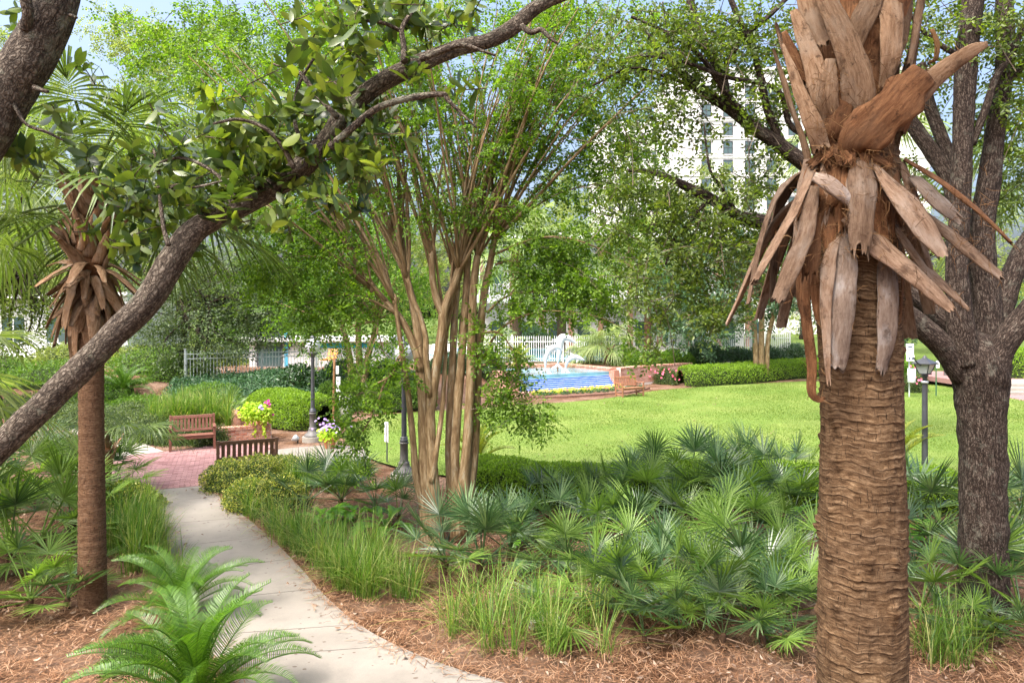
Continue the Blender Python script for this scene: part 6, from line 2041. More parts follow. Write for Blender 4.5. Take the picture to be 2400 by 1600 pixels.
# ------------------------------------------------------------------ multi-stem crape myrtle
CD = 11.0
def crape():
    base = G(1035, 1268)
    base[2] = 0
    d = base[1]
    root = thing('crape_myrtle', 'multi-stemmed crape myrtle with smooth tan trunks in the middle of the view', 'tree', base)
    rng = np.random.default_rng(90)
    def stem(pts, rad, name='stem', n=14):
        p = PL(pts, d)
        r = np.array(rad) * p[:, 1] / F * .80
        V, FL, A = tube(p, r, n, 6, .10, 4.5, True, rng.uniform(0, 5))
        part(name, root, V, FL, M['crape'], True, A)
    S = 1.0
    stem([(1012, 1300, 0), (1006, 1230, 0), (1000, 1160, -.02), (995, 1067, -.05), (993, 978, -.08), (989, 890, -.08), (980, 840, -.1), (966, 800, -.12), (950, 765, -.14), (930, 735, -.15), (903, 705, -.17), (872, 672, -.2)], [34, 29, 23, 18, 17, 16, 14, 12, 11, 10, 9, 8])
    stem([(992, 1190, -.05), (975, 1110, -.1), (966, 1010, -.15), (955, 910, -.2), (943, 830, -.25), (935, 775, -.25), (925, 700, -.25)], [13, 11, 9, 9, 8, 7, 5])
    stem([(1022, 1300, -.05), (1020, 1220, -.1), (1014, 1130, -.13), (1011, 1050, -.15), (1008, 978, -.15), (1018, 885, -.15), (1034, 790, -.15), (1039, 735, -.15), (1050, 700, -.15), (1063, 670, -.15), (1076, 628, -.15)], [30, 26, 19, 16, 15, 15, 14, 13, 12, 11, 9])
    stem([(1038, 740, -.15), (1022, 697, -.18), (1014, 650, -.2), (1012, 600, -.2)], [11, 11, 10, 9])
    stem([(1009, 930, -.2), (999, 845, -.24), (997, 788, -.25), (983, 738, -.25), (968, 700, -.25), (955, 650, -.25)], [9, 9, 8, 8, 7, 6])
    stem([(986, 870, -.1), (979, 780, -.05), (968, 710, 0), (952, 650, 0), (938, 590, 0)], [14, 13, 12, 11, 11])
    stem([(1066, 1262, .1), (1060, 1180, .12), (1053, 1067, .15), (1055, 960, .15), (1061, 840, .15), (1066, 737, .15), (1073, 660, .15)], [18, 15, 12, 11, 11, 10, 9])
    stem([(1070, 1260, .1), (1068, 1160, .1), (1066, 1067, .05), (1073, 943, .05), (1082, 840, .05), (1089, 737, .05), (1094, 655, .05), (1098, 590, .05)], [20, 17, 14, 13, 12, 11, 10, 9])
    stem([(1078, 1258, .08), (1085, 1160, .05), (1093, 1067, 0), (1100, 960, -.02), (1104, 874, -.03), (1107, 737, -.03), (1111, 661, -.03), (1119, 600, -.03)], [22, 19, 15, 14, 14, 12, 11, 10])
    stem([(1090, 1250, .12), (1102, 1150, .12), (1111, 1067, .12), (1118, 926, .12), (1122, 823, .12), (1133, 702, .12), (1149, 616, .12), (1160, 555, .12)], [16, 14, 13, 12, 12, 11, 10, 9])
    stem([(1012, 1130, -.2), (1024, 1047, -.2), (1035, 971, -.1), (1042, 874, 0), (1046, 780, .05)], [10, 8, 7, 7, 5])
    # knuckles with their canes
    knots = [(872, 672, -.2, 8, -32, 13), (925, 700, -.25, 7, -18, 9), (938, 590, 0, 13, -9, 11), (955, 650, -.25, 9, -14, 10), (1012, 600, -.2, 12, -2, 10), (1076, 628, -.15, 12, 5, 10), (1073, 660, .15, 9, 2, 8),
             (1098, 590, .05, 11, 6, 9), (1119, 600, -.03, 12, 11, 11), (1160, 555, .12, 13, 21, 13), (1046, 780, .05, 6, 2, 7)]
    tips, tdir = [], []
    cane_pts = []
    for (x, y, dd, n, ang, sp) in knots:
        p0 = P(x, y, d + dd)
        V, FL, A = tube(np.array([p0 - [0, 0, .09], p0, p0 + [0, 0, .07]]), [.032, .046, .026], 10, 3, .35, 14)
        part('knuckle', root, V, FL, M['crape'], True, A)
        for k in range(int(n * 1.25)):
            a = math.radians(ang + rng.normal(0, sp))
            b = math.radians(rng.normal(0, 15))
            L = rng.uniform(2.9, 4.8)
            up = np.array([math.sin(a), math.sin(b), math.cos(a)])
            side = rng.normal(0, .12, 3)
            m = 7
            t = np.linspace(0, 1, m)
            p = p0 + np.array([0, 0, -.04]) + up[None] * (t * L)[:, None] + side[None] * (np.sin(t * 3) * L * .12)[:, None] + np.array([math.copysign(1, a) * .25, 0, -.12])[None] * (t ** 2.5 * L * .45)[:, None]
            p += np.cumsum(rng.normal(0, .018, (m, 3)), 0) * (t[:, None] > 0)
            r = np.linspace(rng.uniform(.017, .034), .006, m)
            V, FL, A = tube(p, r, 7, 3, .12, 7, True, rng.uniform(0, 5))
            part('branch', root, V, FL, M['crape'], True, A)
            cane_pts.append(catmull(p, 6))
    # arching side branches (traced)
    arcs = [[(1134, 836, 0), (1161, 785, -.2), (1196, 754, -.4), (1237, 737, -.6), (1290, 728, -.7), (1400, 742, -.8), (1480, 780, -.8)],
            [(1141, 733, 0), (1179, 699, -.1), (1230, 685, -.3), (1290, 690, -.4), (1360, 712, -.5), (1430, 745, -.5)],
            [(1161, 620, .1), (1196, 612, .1), (1240, 628, 0), (1300, 660, 0), (1350, 690, 0)],
            [(1130, 857, 0), (1161, 850, -.2), (1185, 878, -.3), (1215, 925, -.4), (1250, 980, -.5)],
            [(1128, 780, 0), (1170, 780, -.3), (1200, 820, -.4), (1215, 870, -.4)],
            [(1165, 560, .1), (1230, 500, .2), (1320, 450, .2), (1420, 430, .1), (1500, 450, 0)],
            [(905, 705, -.2), (850, 650, -.3), (780, 610, -.4), (700, 600, -.5), (620, 620, -.5)],
            [(930, 735, -.2), (860, 700, -.4), (790, 690, -.5), (720, 710, -.6)],
            [(872, 672, -.2), (800, 560, -.3), (720, 490, -.3), (640, 470, -.3)],
            [(940, 830, -.2), (900, 900, -.4), (880, 960, -.5), (850, 1010, -.6), (822, 1050, -.6)],
            [(943, 840, -.2), (915, 880, -.6), (880, 900, -.7), (830, 930, -.8)],
            [(938, 590, 0), (860, 470, .1), (780, 380, .1), (700, 330, 0)],
            [(1150, 600, .1), (1250, 560, -.4), (1340, 560, -.6), (1440, 600, -.6), (1500, 640, -.6)]]
    for q in arcs:
        p = PL(q, d)
        V, FL, A = tube(p, np.linspace(.022, .005, len(p)), 6, 4)
        part('branch', root, V, FL, M['crape'], True, A)
        cane_pts.append(catmull(p, 8))
    # side twigs + sprays
    pos, dr = [], []
    twigs = []
    for ci, c in enumerate(cane_pts):
        arc = ci >= len(cane_pts) - len(arcs)
        m = len(c)
        k = 0
        nt = 13 if arc else 6
        for j in range(nt):
            u = rng.uniform(.22, 1.0) if arc else rng.uniform(.42, 1.0)
            i = min(m - 2, int(u * (m - 1)))
            b = c[i]
            tg = unit(c[i + 1] - c[i])
            out = unit(rng.normal(0, 1, 3) * [1, 1, .35] + tg * .5)
            L = rng.uniform(.25, .75)
            e = b + out * L + np.array([0, 0, -.10 * L])
            mid = (b + e) / 2 + [0, 0, .06 * L]
            twigs.append(tube(np.array([b, mid, e]), [.005, .004, .002], 3, 2, cap=False)[:2])
            for q_ in range(6):
                w = rng.uniform(.25, 1.0)
                pp = b + (mid - b) * min(1, w * 2) if w < .5 else mid + (e - mid) * (w * 2 - 1)
                pos.append(pp); dr.append(out + rng.normal(0, .55, 3) + [0, 0, -.1])
        for q_ in range(5):
            pos.append(c[-1] + rng.normal(0, .1, 3)); dr.append(unit(c[-1] - c[-3]) + rng.normal(0, .5, 3))
    # outer masses
    def blob(x, y, rx, ry, dd, dr_, n):
        nc = max(1, n // 9)
        for c_ in range(nc):
            v = rdirs(rng, 1)[0] * rng.random() ** (1 / 2.2)
            c0 = P(x + v[0] * rx, y + v[2] * ry, d + dd + v[1] * dr_)
            tw = unit(np.array([rng.normal(np.sign(x - 1060) * .6, .6), rng.normal(0, .6), rng.normal(-.1, .4)]))
            L = rng.uniform(.3, .6)
            twigs.append(tube(np.array([c0 - tw * L * .6, c0, c0 + tw * L * .5 + [0, 0, -.05]]), [.006, .004, .002], 3, 2, cap=False)[:2])
            for q_ in range(9):
                pos.append(c0 + tw * rng.uniform(-.5, .5) * L + rng.normal(0, .05, 3)); dr.append(tw * .6 + rng.normal(0, .6, 3) + [0, 0, -.15])
    for b in [(520, 95, 210, 60, 1.0, 1.2, 300), (430, 50, 170, 45, .6, .6, 150), (640, 160, 220, 80, .5, 1.3, 360), (820, 60, 200, 80, 1.0, 1.3, 330), (1080, 40, 240, 60, 1.4, 1.2, 330), (380, 190, 120, 60, 1.2, .8, 110), (620, 20, 220, 40, 1.4, 1.0, 160), (1300, 60, 160, 70, 1.4, 1.0, 200),
              (1330, 230, 170, 150, .6, 1.2, 330), (1380, 400, 170, 90, .3, 1.0, 420), (1250, 560, 120, 120, -.2, .9, 280), (1370, 690, 130, 70, -.6, .5, 330), (1240, 700, 90, 60, -.4, .5, 160),
              (1290, 620, 90, 50, -.2, .6, 150), (1450, 560, 90, 70, -.4, .6, 190), (1190, 900, 60, 60, -.4, .4, 100), (1230, 960, 50, 40, -.5, .3, 70), (1170, 820, 40, 60, -.3, .4, 60), (1150, 960, 30, 50, -.2, .3, 60),
              (700, 520, 150, 60, -.2, .9, 260), (640, 640, 130, 60, -.4, .7, 250), (800, 600, 90, 90, -.2, .7, 200), (780, 730, 90, 60, -.4, .5, 180), (850, 880, 70, 60, -.6, .4, 80), (840, 1000, 40, 40, -.6, .25, 45), (930, 870, 40, 40, -.5, .3, 50),
              (760, 380, 150, 80, .3, 1.0, 210), (560, 260, 150, 60, .8, 1.0, 150), (960, 470, 110, 60, -.6, .4, 110), (1080, 480, 120, 60, -.5, .4, 120), (1010, 330, 120, 60, .6, .6, 90), (1500, 330, 80, 80, .5, .8, 130), (1500, 90, 120, 90, 1.2, 1.0, 150)]:
        blob(*b)
    pos, dr = np.array(pos), np.array(dr)
    kp = thin(pos, [(1228, 1425, 765, 940, .9), (560, 800, 835, 1070, .85), (1160, 1230, 770, 860, .5), (880, 1160, 280, 560, .35)], rng)
    pos, dr = pos[kp], dr[kp]
    n = len(pos)
    T = spray_set(91, 8, 11, .30, .062, .036, droop=.25)
    R = frames(dr, np.array([0, 0, 1.0]) + rng.normal(0, .55, (n, 3)))
    V, FL = scatter_many(T, pos, R, rng.uniform(.75, 1.25, n), rng)
    part('crown', root, V, FL, M['l_crape'])
    J = join(twigs)
    part('twigs', root, J[0], J[1], M['twig'], kind='stuff')
    print('crape sprays', n)
crape()

# ------------------------------------------------------------------ near oak: leaning limb from the left
def rosette(rng, n=6, l=.105, w=.042):
    pos = np.zeros((n, 3)); dr = []; up = []
    for i in range(n):
        a = i * 2.4 + rng.normal(0, .3)
        pos[i] = [-.012 * i + rng.normal(0, .004), 0, 0]
        dr.append([.55 + rng.normal(0, .25), math.cos(a), math.sin(a)])
        up.append([1, -math.cos(a) * .4, -math.sin(a) * .4])
    # finer leaf outline
    xs = np.array([0, .12, .35, .6, .82, 1.0])
    ws = np.array([.04, .30, .46, .5, .34, 0.02])
    V = []
    for x, q in zip(xs, ws):
        z = -.16 * x * x + .02
        V += [[x * l, q * w, z * l + .18 * q * w], [x * l, 0, z * l], [x * l, -q * w, z * l + .18 * q * w]]
    V = np.array(V)
    i = np.arange(5) * 3
    Fq = np.concatenate([np.stack([i, i + 1, i + 4, i + 3], 1), np.stack([i + 1, i + 2, i + 5, i + 4], 1)])
    return scatter((V, Fq), pos, frames(np.array(dr), np.array(up)), rng.uniform(.7, 1.2, n))

def near_oak():
    d = 3.6
    root = thing('oak_tree', 'rough-barked oak whose long leaning limb crosses the left half of the view', 'tree', (-4.3, 3.7, 0))
    rng = np.random.default_rng(100)
    k = 2400 / 2352.0
    def limb(name, pts, rad, n=20, sub=8, rough=.05, w3=False):
        p = np.array(pts, float) if w3 else PL(pts, d)
        r = np.array(rad) if w3 else np.array(rad) * p[:, 1] / F
        V, FL, A = tube(p, r, n, sub, rough, 9, True, rng.uniform(0, 4))
        part(name, root, V, FL, M['oak'], True, A)
        return catmull(p, sub)
    L = [(-220, 1200), (-100, 1110), (0, 1025), (100, 930), (190, 842), (262, 768), (340, 690), (400, 592), (452, 527), (550, 474), (640, 425), (702, 375), (760, 312), (795, 255), (862, 200), (950, 152), (1050, 112), (1120, 95), (1180, 62), (1222, 24), (1275, -5), (1360, -30), (1500, -60)]
    rd = [46, 44, 41, 39, 39, 39, 41, 40, 35, 33, 33, 33, 31, 29, 27, 27, 24, 23, 23, 22, 20, 17, 12]
    main = limb('limb', [(x * k, y * k, 0.0 + .02 * i) for i, (x, y) in enumerate(L)], [r * k * .76 for r in rd], 40, 16, .06)
    # trunk off to the left joins both limbs
    a0 = P(-220 * k, 1200 * k, d)
    limb('trunk', [(-4.3, 3.7, -.2), (-4.25, 3.7, .6), (-4.0, 3.66, 1.4), (-3.6, 3.63, 2.1), tuple(a0 + [.05, 0, .05])], [.30, .24, .2, .16, .11], 28, 8, .06, True)
    up = P(-90, 400, d)
    limb('limb', [(-4.0, 3.66, 1.4), (-3.9, 3.6, 2.6), (-3.45, 3.6, 3.6), tuple(up), tuple(P(-10, 272, d)), tuple(P(34, 193, d)), tuple(P(80, 118, d)), tuple(P(118, 42, d)), tuple(P(140, -30, d)), tuple(P(160, -200, d))],
         [.17, .15, .125, .12, .118, .116, .112, .108, .10, .09], 36, 12, .05, True)
    limb('branch', [(60, 70, -.1), (66, 30, -.14), (60, -10, -.16), (70, -120, -.16)], [13, 12, 12, 10], 16, 8)
    # twigs off the limbs
    tw = []
    def tw_(pts, rad): tw.append(limb('branch', pts, rad, 8, 6, .08))
    tw_([(775, 345, -.02), (800, 322, -.04), (869, 264, -.08), (914, 242, -.1), (972, 228, -.1), (1038, 221, -.12), (1050, 235, -.12), (1117, 300, -.14)], [11, 10, 9, 8, 8, 6, 5, 3])
    tw_([(1222, 62, 0), (1244, 76, -.03), (1268, 70, -.05), (1285, 85, -.07), (1308, 104, -.08)], [8, 7, 6, 5, 3])
    tw_([(985, 140, -.05), (1060, 110, -.09), (1090, 107, -.10), (1125, 118, -.1), (1160, 130, -.11)], [8, 8, 6, 4, 3])
    tw_([(948, 145, 0), (945, 100, .04), (943, 65, .06), (972, 17, .1), (985, -20, .12)], [9, 7, 6, 5, 5])
    tw_([(943, 75, .06), (900, 55, .02), (860, 50, 0), (810, 60, -.05)], [5, 5, 4, 3])
    tw_([(395, 575, 0), (383, 530, .02), (375, 460, .05), (372, 400, .08), (360, 350, .1)], [7, 5, 5, 4, 3])
    tw_([(375, 470, .05), (410, 435, .02), (450, 440, 0), (540, 420, -.02)], [4, 4, 3, 2])
    tw_([(690, 395, -.02), (660, 340, -.05), (620, 300, -.08), (560, 280, -.1), (500, 290, -.1)], [7, 6, 5, 4, 3])
    tw_([(790, 275, 0), (740, 220, .06), (700, 170, .1), (640, 150, .14)], [7, 6, 5, 3])
    tw_([(715, 355, 0), (690, 280, .05), (700, 200, .08), (740, 130, .1)], [6, 5, 4, 3])
    tw_([(560, 480, 0), (530, 430, .03), (480, 390, .05), (420, 370, .06), (350, 390, .08)], [6, 5, 4, 4, 2])
    tw_([(80, 205, -.05), (100, 212, -.06), (113, 215, -.06)], [6, 5, 4])
    tw_([(150, 35, 0), (165, 36, -.02), (180, 42, -.03)], [5, 4, 3])
    tw_([(30, 240, -.05), (60, 290, -.05), (110, 310, -.03), (150, 330, 0)], [5, 4, 4, 2])
    # leaf rosettes in clumps along the twigs
    pos, dr, twigs = [], [], []
    blobs = [(700, 300, 190, 90, 0, .35, 150), (560, 330, 120, 70, 0, .3, 75), (420, 410, 120, 70, .05, .3, 80), (330, 440, 70, 60, .1, .25, 40), (860, 60, 130, 70, 0, .4, 60), (980, 40, 90, 50, .05, .35, 34), (760, 170, 120, 80, .05, .35, 75),
             (800, 410, 70, 60, -.1, .25, 28), (900, 330, 70, 50, -.12, .2, 22), (1000, 190, 60, 40, -.12, .2, 16), (640, 390, 120, 50, -.05, .25, 55), (480, 490, 90, 40, 0, .25, 40), (260, 560, 60, 60, .1, .2, 14), (110, 330, 100, 45, -.03, .2, 26), (60, 80, 50, 60, .2, .2, 10),
             (350, 560, 60, 40, 0, .2, 16), (700, 470, 50, 30, -.05, .2, 10), (1060, 60, 50, 40, 0, .3, 14), (30, 60, 40, 60, .3, .3, 14), (160, 170, 40, 60, .3, .2, 8)]
    for (x, y, rx, ry, dd, ddr, n) in blobs:
        nc = max(1, int(n * .22))
        for c_ in range(nc):
            v = rng.uniform(-1, 1, 3)
            c0 = P(x + v[0] * rx, y + v[2] * ry, d + dd + .22 + v[1] * ddr)
            t_ = unit(np.array([rng.normal(.2, .8), rng.normal(-.2, .6), rng.normal(.1, .5)]))
            L = rng.uniform(.12, .28)
            twigs.append(tube(np.array([c0 - t_ * L, c0 - t_ * L * .4 + rng.normal(0, .015, 3), c0]), [.004, .003, .002], 4, 2, cap=False)[:2])
            for q_ in range(3):
                pos.append(c0 - t_ * L * q_ * .36 + rng.normal(0, .012, 3)); dr.append(t_ + rng.normal(0, .45, 3))
    # foliage above the frame, so that the tree does not stop at the picture edge
    for k_ in range(110):
        pos.append(np.array([rng.uniform(-3.2, 1.2), rng.uniform(2.6, 5.2), rng.uniform(5.9, 7.6)])); dr.append(rng.normal(0, 1, 3))
    pos, dr = np.array(pos), np.array(dr)
    T = [rosette(rng) for _ in range(8)]
    R = frames(dr, rng.normal(0, 1, (len(pos), 3)))
    V, FL = scatter_many(T, pos, R, rng.uniform(.72, 1.15, len(pos)), rng)
    part('crown', root, V, FL, M['l_oak'], True)
    J = join(twigs)
    part('twigs', root, J[0], J[1], M['twig'], kind='stuff')
near_oak()

# ------------------------------------------------------------------ right oak
def right_oak():
    base = G(2306, 1442)
    d = base[1]
    root = thing('oak_tree', 'dark rough oak trunk forking low, right of the big palm', 'tree', base)
    rng = np.random.default_rng(110)
    def limb(name, pts, rad, n=16, sub=8, rough=.06):
        p = PL(pts, d)
        r = np.array(rad) * p[:, 1] / F * .86
        V, FL, A = tube(p, r, n, sub, rough, 6, True, rng.uniform(0, 4))
        part(name, root, V, FL, M['oak2'], True, A)
        return catmull(p, 6)
    limb('trunk', [(2306, 1475), (2306, 1440), (2305, 1380), (2305, 1250), (2303, 1080), (2301, 960), (2298, 880), (2290, 830), (2285, 790)], [78, 68, 60, 58, 57, 60, 70, 66, 40], 44, 14, .06)
    C = []
    C.append(limb('limb', [(2262, 880, 0), (2222, 826, -.02), (2168, 772, -.05), (2110, 725, -.05), (2050, 680, 0), (1960, 610, .1), (1880, 545, .15), (1800, 522, .2), (1733, 508, .2), (1668, 467, .25), (1604, 435, .3), (1534, 405, .35), (1470, 400, .4)], [38, 32, 29, 27, 26, 24, 22, 20, 18, 15, 12, 8, 4], 24))
    C.append(limb('limb', [(2275, 850, 0), (2250, 785, .05), (2190, 732, .1), (2125, 672, .15), (2060, 580, .2), (1980, 470, .3), (1900, 395, .3), (1840, 350, .3), (1772, 302, .35), (1703, 250, .4), (1634, 205, .45), (1560, 130, .5), (1500, 60, .5)], [40, 34, 29, 26, 24, 22, 21, 20, 18, 15, 13, 9, 5], 24))
    C.append(limb('limb', [(2268, 850, -.05), (2252, 770, -.08), (2244, 668, -.1), (2243, 600, -.1), (2252, 448, -.1), (2257, 300, -.1), (2262, 200, -.1), (2268, 100, -.1), (2280, 0, -.1), (2290, -120, -.1)], [44, 34, 28, 26, 25, 25, 27, 27, 26, 22], 28, 10))
    C.append(limb('limb', [(2310, 850, .05), (2312, 770, .08), (2307, 668, .1), (2300, 600, .1), (2303, 517, .1), (2318, 430, .1), (2332, 310, .1), (2350, 207, .1), (2357, 103, .1), (2354, 0, .1), (2350, -120, .1)], [50, 42, 36, 34, 30, 28, 24, 22, 22, 21, 18], 28, 10))
    C.append(limb('limb', [(2318, 870, -.1), (2345, 815, -.15), (2400, 745, -.2), (2480, 640, -.25), (2560, 500, -.2)], [46, 36, 31, 28, 22], 24))
    C.append(limb('limb', [(2330, 780, .1), (2352, 705, .15), (2376, 635, .2), (2405, 575, .25), (2470, 480, .3)], [34, 29, 27, 25, 20], 24))
    C.append(limb('limb', [(2240, 480, .1), (2225, 420, .2), (2190, 365, .3), (2150, 308, .4), (2105, 240, .5), (2060, 120, .6)], [22, 21, 20, 19, 17, 12], 18))
    C.append(limb('limb', [(2245, 420, .2), (2222, 360, .3), (2200, 305, .4), (2178, 245, .5), (2160, 150, .6)], [17, 17, 16, 15, 11], 18))
    C.append(limb('limb', [(1703, 250, .4), (1690, 172, .45), (1640, 86, .5), (1617, 0, .6), (1600, -90, .6)], [13, 13, 12, 11, 9], 14))
    C.append(limb('branch', [(2278, 340, -.1), (2310, 255, -.15), (2335, 180, -.15), (2372, 125, -.15), (2400, 60, -.15)], [9, 10, 9, 8, 6], 12))
    C.append(limb('branch', [(1890, 320, .3), (1850, 290, .3), (1820, 210, .2), (1700, 180, .1), (1600, 145, .0), (1500, 130, -.1)], [9, 8, 7, 6, 5, 3], 10))
    C.append(limb('branch', [(1840, 352, .3), (1800, 260, .3), (1770, 130, .3), (1730, 40, .3), (1700, -30, .3)], [12, 11, 9, 8, 7], 12))
    C.append(limb('branch', [(1772, 302, .35), (1700, 215, .2), (1640, 130, .1), (1560, 75, 0), (1480, 40, 0)], [9, 8, 7, 5, 4], 10))
    C.append(limb('branch', [(1690, 172, .45), (1740, 90, .4), (1800, 40, .4), (1860, -20, .4)], [9, 8, 7, 6], 10))
    C.append(limb('branch', [(1634, 205, .45), (1560, 180, .4), (1480, 160, .3), (1390, 200, .2)], [7, 5, 4, 3], 8))
    C.append(limb('branch', [(1668, 467, .25), (1640, 490, .2), (1610, 530, .1), (1580, 560, .05), (1560, 620, 0)], [7, 6, 5, 4, 3], 8))
    C.append(limb('branch', [(1733, 508, .2), (1690, 440, .1), (1665, 400, .0), (1655, 340, 0), (1650, 290, 0)], [6, 5, 4, 3, 2], 8))
    C.append(limb('branch', [(2265, 140, -.1), (2210, 110, -.1), (2170, 80, -.1), (2130, 30, -.1)], [8, 7, 6, 4], 10))
    C.append(limb('branch', [(2350, 207, .1), (2400, 150, .1), (2440, 60, .1)], [9, 8, 6], 10))
    pos, dr, twigs = [], [], []
    def clump(c0, n, bias):
        t_ = unit(rng.normal(0, 1, 3) + bias)
        L = rng.uniform(.2, .5)
        twigs.append(tube(np.array([c0 - t_ * L, c0 + rng.normal(0, .02, 3), c0 + t_ * L * .6]), [.006, .004, .002], 3, 2, cap=False)[:2])
        for q_ in range(n):
            pos.append(c0 + t_ * rng.uniform(-.6, .7) * L + rng.normal(0, .06, 3)); dr.append(t_ * .5 + rng.normal(0, .7, 3))
    for c in C[8:] + [C[0][len(C[0]) // 2:], C[1][len(C[1]) // 2:]]:
        for j in range(11):
            i = rng.integers(len(c) // 4, len(c))
            clump(c[i] + rng.normal(0, .22, 3), 7, np.array([0, 0, .1]))
    for (x, y, rx, ry, dd, ddr, n) in [(1500, 130, 190, 100, .3, 1.0, 62), (1720, 120, 160, 110, .4, 1.0, 60), (1560, 260, 130, 90, .2, .7, 46), (1480, 330, 80, 80, .2, .6, 24), (1640, 60, 200, 60, .6, 1.0, 40), (1800, 230, 90, 90, .5, .6, 24), (1790, 420, 70, 60, .3, .6, 24), (1560, 470, 110, 70, .2, .5, 40), (1690, 560, 130, 70, .1, .6, 62), (1590, 620, 110, 90, 0, .5, 50), (1650, 720, 70, 80, .0, .4, 30), (1530, 720, 60, 100, -.1, .4, 26), (1780, 610, 70, 70, .1, .5, 26), (1450, 500, 60, 60, .2, .4, 16),
              (2350, 90, 80, 100, .2, .8, 44), (2200, 60, 110, 70, .3, .7, 36), (2380, 430, 50, 120, .6, .6, 28), (2190, 200, 50, 80, .9, .5, 14), (2330, 360, 70, 70, .8, .5, 14), (2390, 260, 50, 80, .3, .5, 16), (1870, 100, 60, 120, .6, .6, 20), (2160, 430, 50, 40, .9, .5, 8)]:
        for c_ in range(int(n * .55)):
            v = rdirs(rng, 1)[0] * rng.random() ** .45
            clump(P(x + v[0] * rx, y + v[2] * ry, d + dd + v[1] * ddr), 7, np.array([0, 0, -.15]))
    for k_ in range(60):
        clump(np.array([rng.uniform(1.5, 9.5), d + rng.uniform(-1.5, 2.5), rng.uniform(7.8, 9.3)]), 6, np.zeros(3))
    pos, dr = np.array(pos), np.array(dr)
    kp = thin(pos, [(1580, 1770, 190, 415, .45), (1420, 1545, 285, 355, .7), (1540, 1900, 800, 960, .9)], rng)
    pos, dr = pos[kp], dr[kp]
    n = len(pos)
    T = spray_set(111, 8, 8, .22, .062, .027, droop=.15, tmpl=lambda l, w: leaf6(l, w * 1.2, .1, .1))
    V, FL = scatter_many(T, pos, frames(dr, np.array([0, 0, .8]) + rng.normal(0, .6, (n, 3))), rng.uniform(.75, 1.25, n), rng)
    part('crown', root, V, FL, M['l_oak2'])
    J = join(twigs)
    part('twigs', root, J[0], J[1], M['twig'], kind='stuff')
    print('oak sprays', n)
right_oak()
# ------------------------------------------------------------------ trees further back
BGT = {k: spray_set(120 + i, 5, 7, .55, l, w, droop=.2) for i, (k, l, w) in enumerate([('s', .13, .07), ('m', .19, .10), ('l', .26, .14)])}
def bg_tree(label, base, trunks, crown, n, leafmat, size, seed, bark='crape', group='trees around the lawn', clus=14, sig=.32, name='garden_tree'):
    """trunks: list of (points, radii) in world; crown: blobs (x, y, z, rx, ry, rz); leaves gather in clumps"""
    rng = np.random.default_rng(seed)
    base = np.asarray(base, float)
    root = thing(name, label, 'tree', base, group)
    ends = []
    for pts, rad in trunks:
        V, FL, A = tube(np.asarray(pts, float), rad, 10, 4, .08, 4, True, rng.uniform(0, 4))
        part('trunk', root, V, FL, M[bark], True, A)
        ends.append(np.asarray(pts[-1], float))
    B = np.array(crown, float)
    w = B[:, 3] * B[:, 5]
    nc = n // clus
    k = rng.choice(len(B), nc, p=w / w.sum())
    v = rdirs(rng, nc) * (rng.random((nc, 1)) ** .33)
    C = B[k, :3] + v * B[k, 3:6]
    br = []
    for i in range(min(46, nc)):
        e = ends[rng.integers(0, len(ends))]
        m = (e + C[i]) / 2 + rng.normal(0, .25, 3)
        br.append(tube(np.array([e, m, C[i]]), [.06, .035, .012], 5, 3, cap=False))
    J = join(br)
    part('branches', root, J[0], J[1], M[bark], True, J[2])
    pos = (C[:, None] + rng.normal(0, sig, (nc, clus, 3)) * [1, 1, .7]).reshape(-1, 3)
    dr = np.repeat(v, clus, 0) * .6 + rng.normal(0, .7, (len(pos), 3)) + [0, 0, -.1]
    R = frames(dr, np.array([0, 0, .9]) + rng.normal(0, .6, (len(pos), 3)))
    V, FL = scatter_many(BGT[size], pos, R, rng.uniform(.75, 1.3, len(pos)), rng)
    part('crown', root, V, FL, M[leafmat])
    return root
def pb(lst, d):
    """crown blobs from photo pixels: (x, y, rx, ry, extra depth, depth radius)"""
    out = []
    for x, y, rx, ry, dd, dr in lst:
        q = P(x, y, d + dd)
        out.append((q[0], q[1], q[2], rx * (d + dd) / F, dr, ry * (d + dd) / F))
    return out
def trunks_px(d, lst, z0):
    out = []
    for pts, rad in lst:
        p = PL(pts, d)
        p[0][2] = z0 - .15
        out.append((p, np.array(rad) * d / F))
    return out
# far crape myrtle left of the centre
d = 27.0
bg_tree('bright crape myrtle with three tan trunks behind the mid-green hedge', (P(840, 0, d)[0], d, .5), trunks_px(d, [([(826, 905), (822, 860), (812, 800), (795, 740)], [9, 8, 7, 5]), ([(838, 905), (842, 860), (840, 790), (838, 720)], [9, 8, 7, 5]), ([(848, 905), (858, 860), (866, 820), (885, 750)], [9, 8, 7, 5])], .5),
        pb([(840, 660, 140, 90, 0, 2.2), (730, 700, 90, 80, .5, 1.6), (930, 700, 80, 90, .5, 1.8), (820, 540, 140, 90, 0, 2), (900, 830, 50, 60, -.5, 1.0), (760, 800, 60, 40, -.4, 1.0)], d), 3000, 'l_crape_far', 's', 131)
d = 38.5
bg_tree('blue-green crape myrtle behind the long clipped hedge on the right', (P(1775, 0, d)[0], d, .5), trunks_px(d, [([(1772, 855), (1770, 800), (1765, 740), (1750, 680)], [6, 6, 5, 4]), ([(1785, 855), (1784, 800), (1786, 740), (1790, 680)], [8, 7, 6, 4]), ([(1797, 855), (1800, 800), (1812, 740), (1826, 670)], [6, 5, 5, 4])], .5),
        pb([(1780, 640, 120, 80, 0, 2.6), (1690, 700, 90, 90, .5, 2.2), (1850, 700, 60, 70, 0, 2), (1600, 720, 80, 90, 1.0, 2.0), (1720, 560, 140, 70, .5, 2.4), (1650, 790, 50, 40, -.5, 1.2), (1580, 650, 60, 60, 1.5, 1.6)], d), 3300, 'l_blue', 'm', 132)
d = 30.0
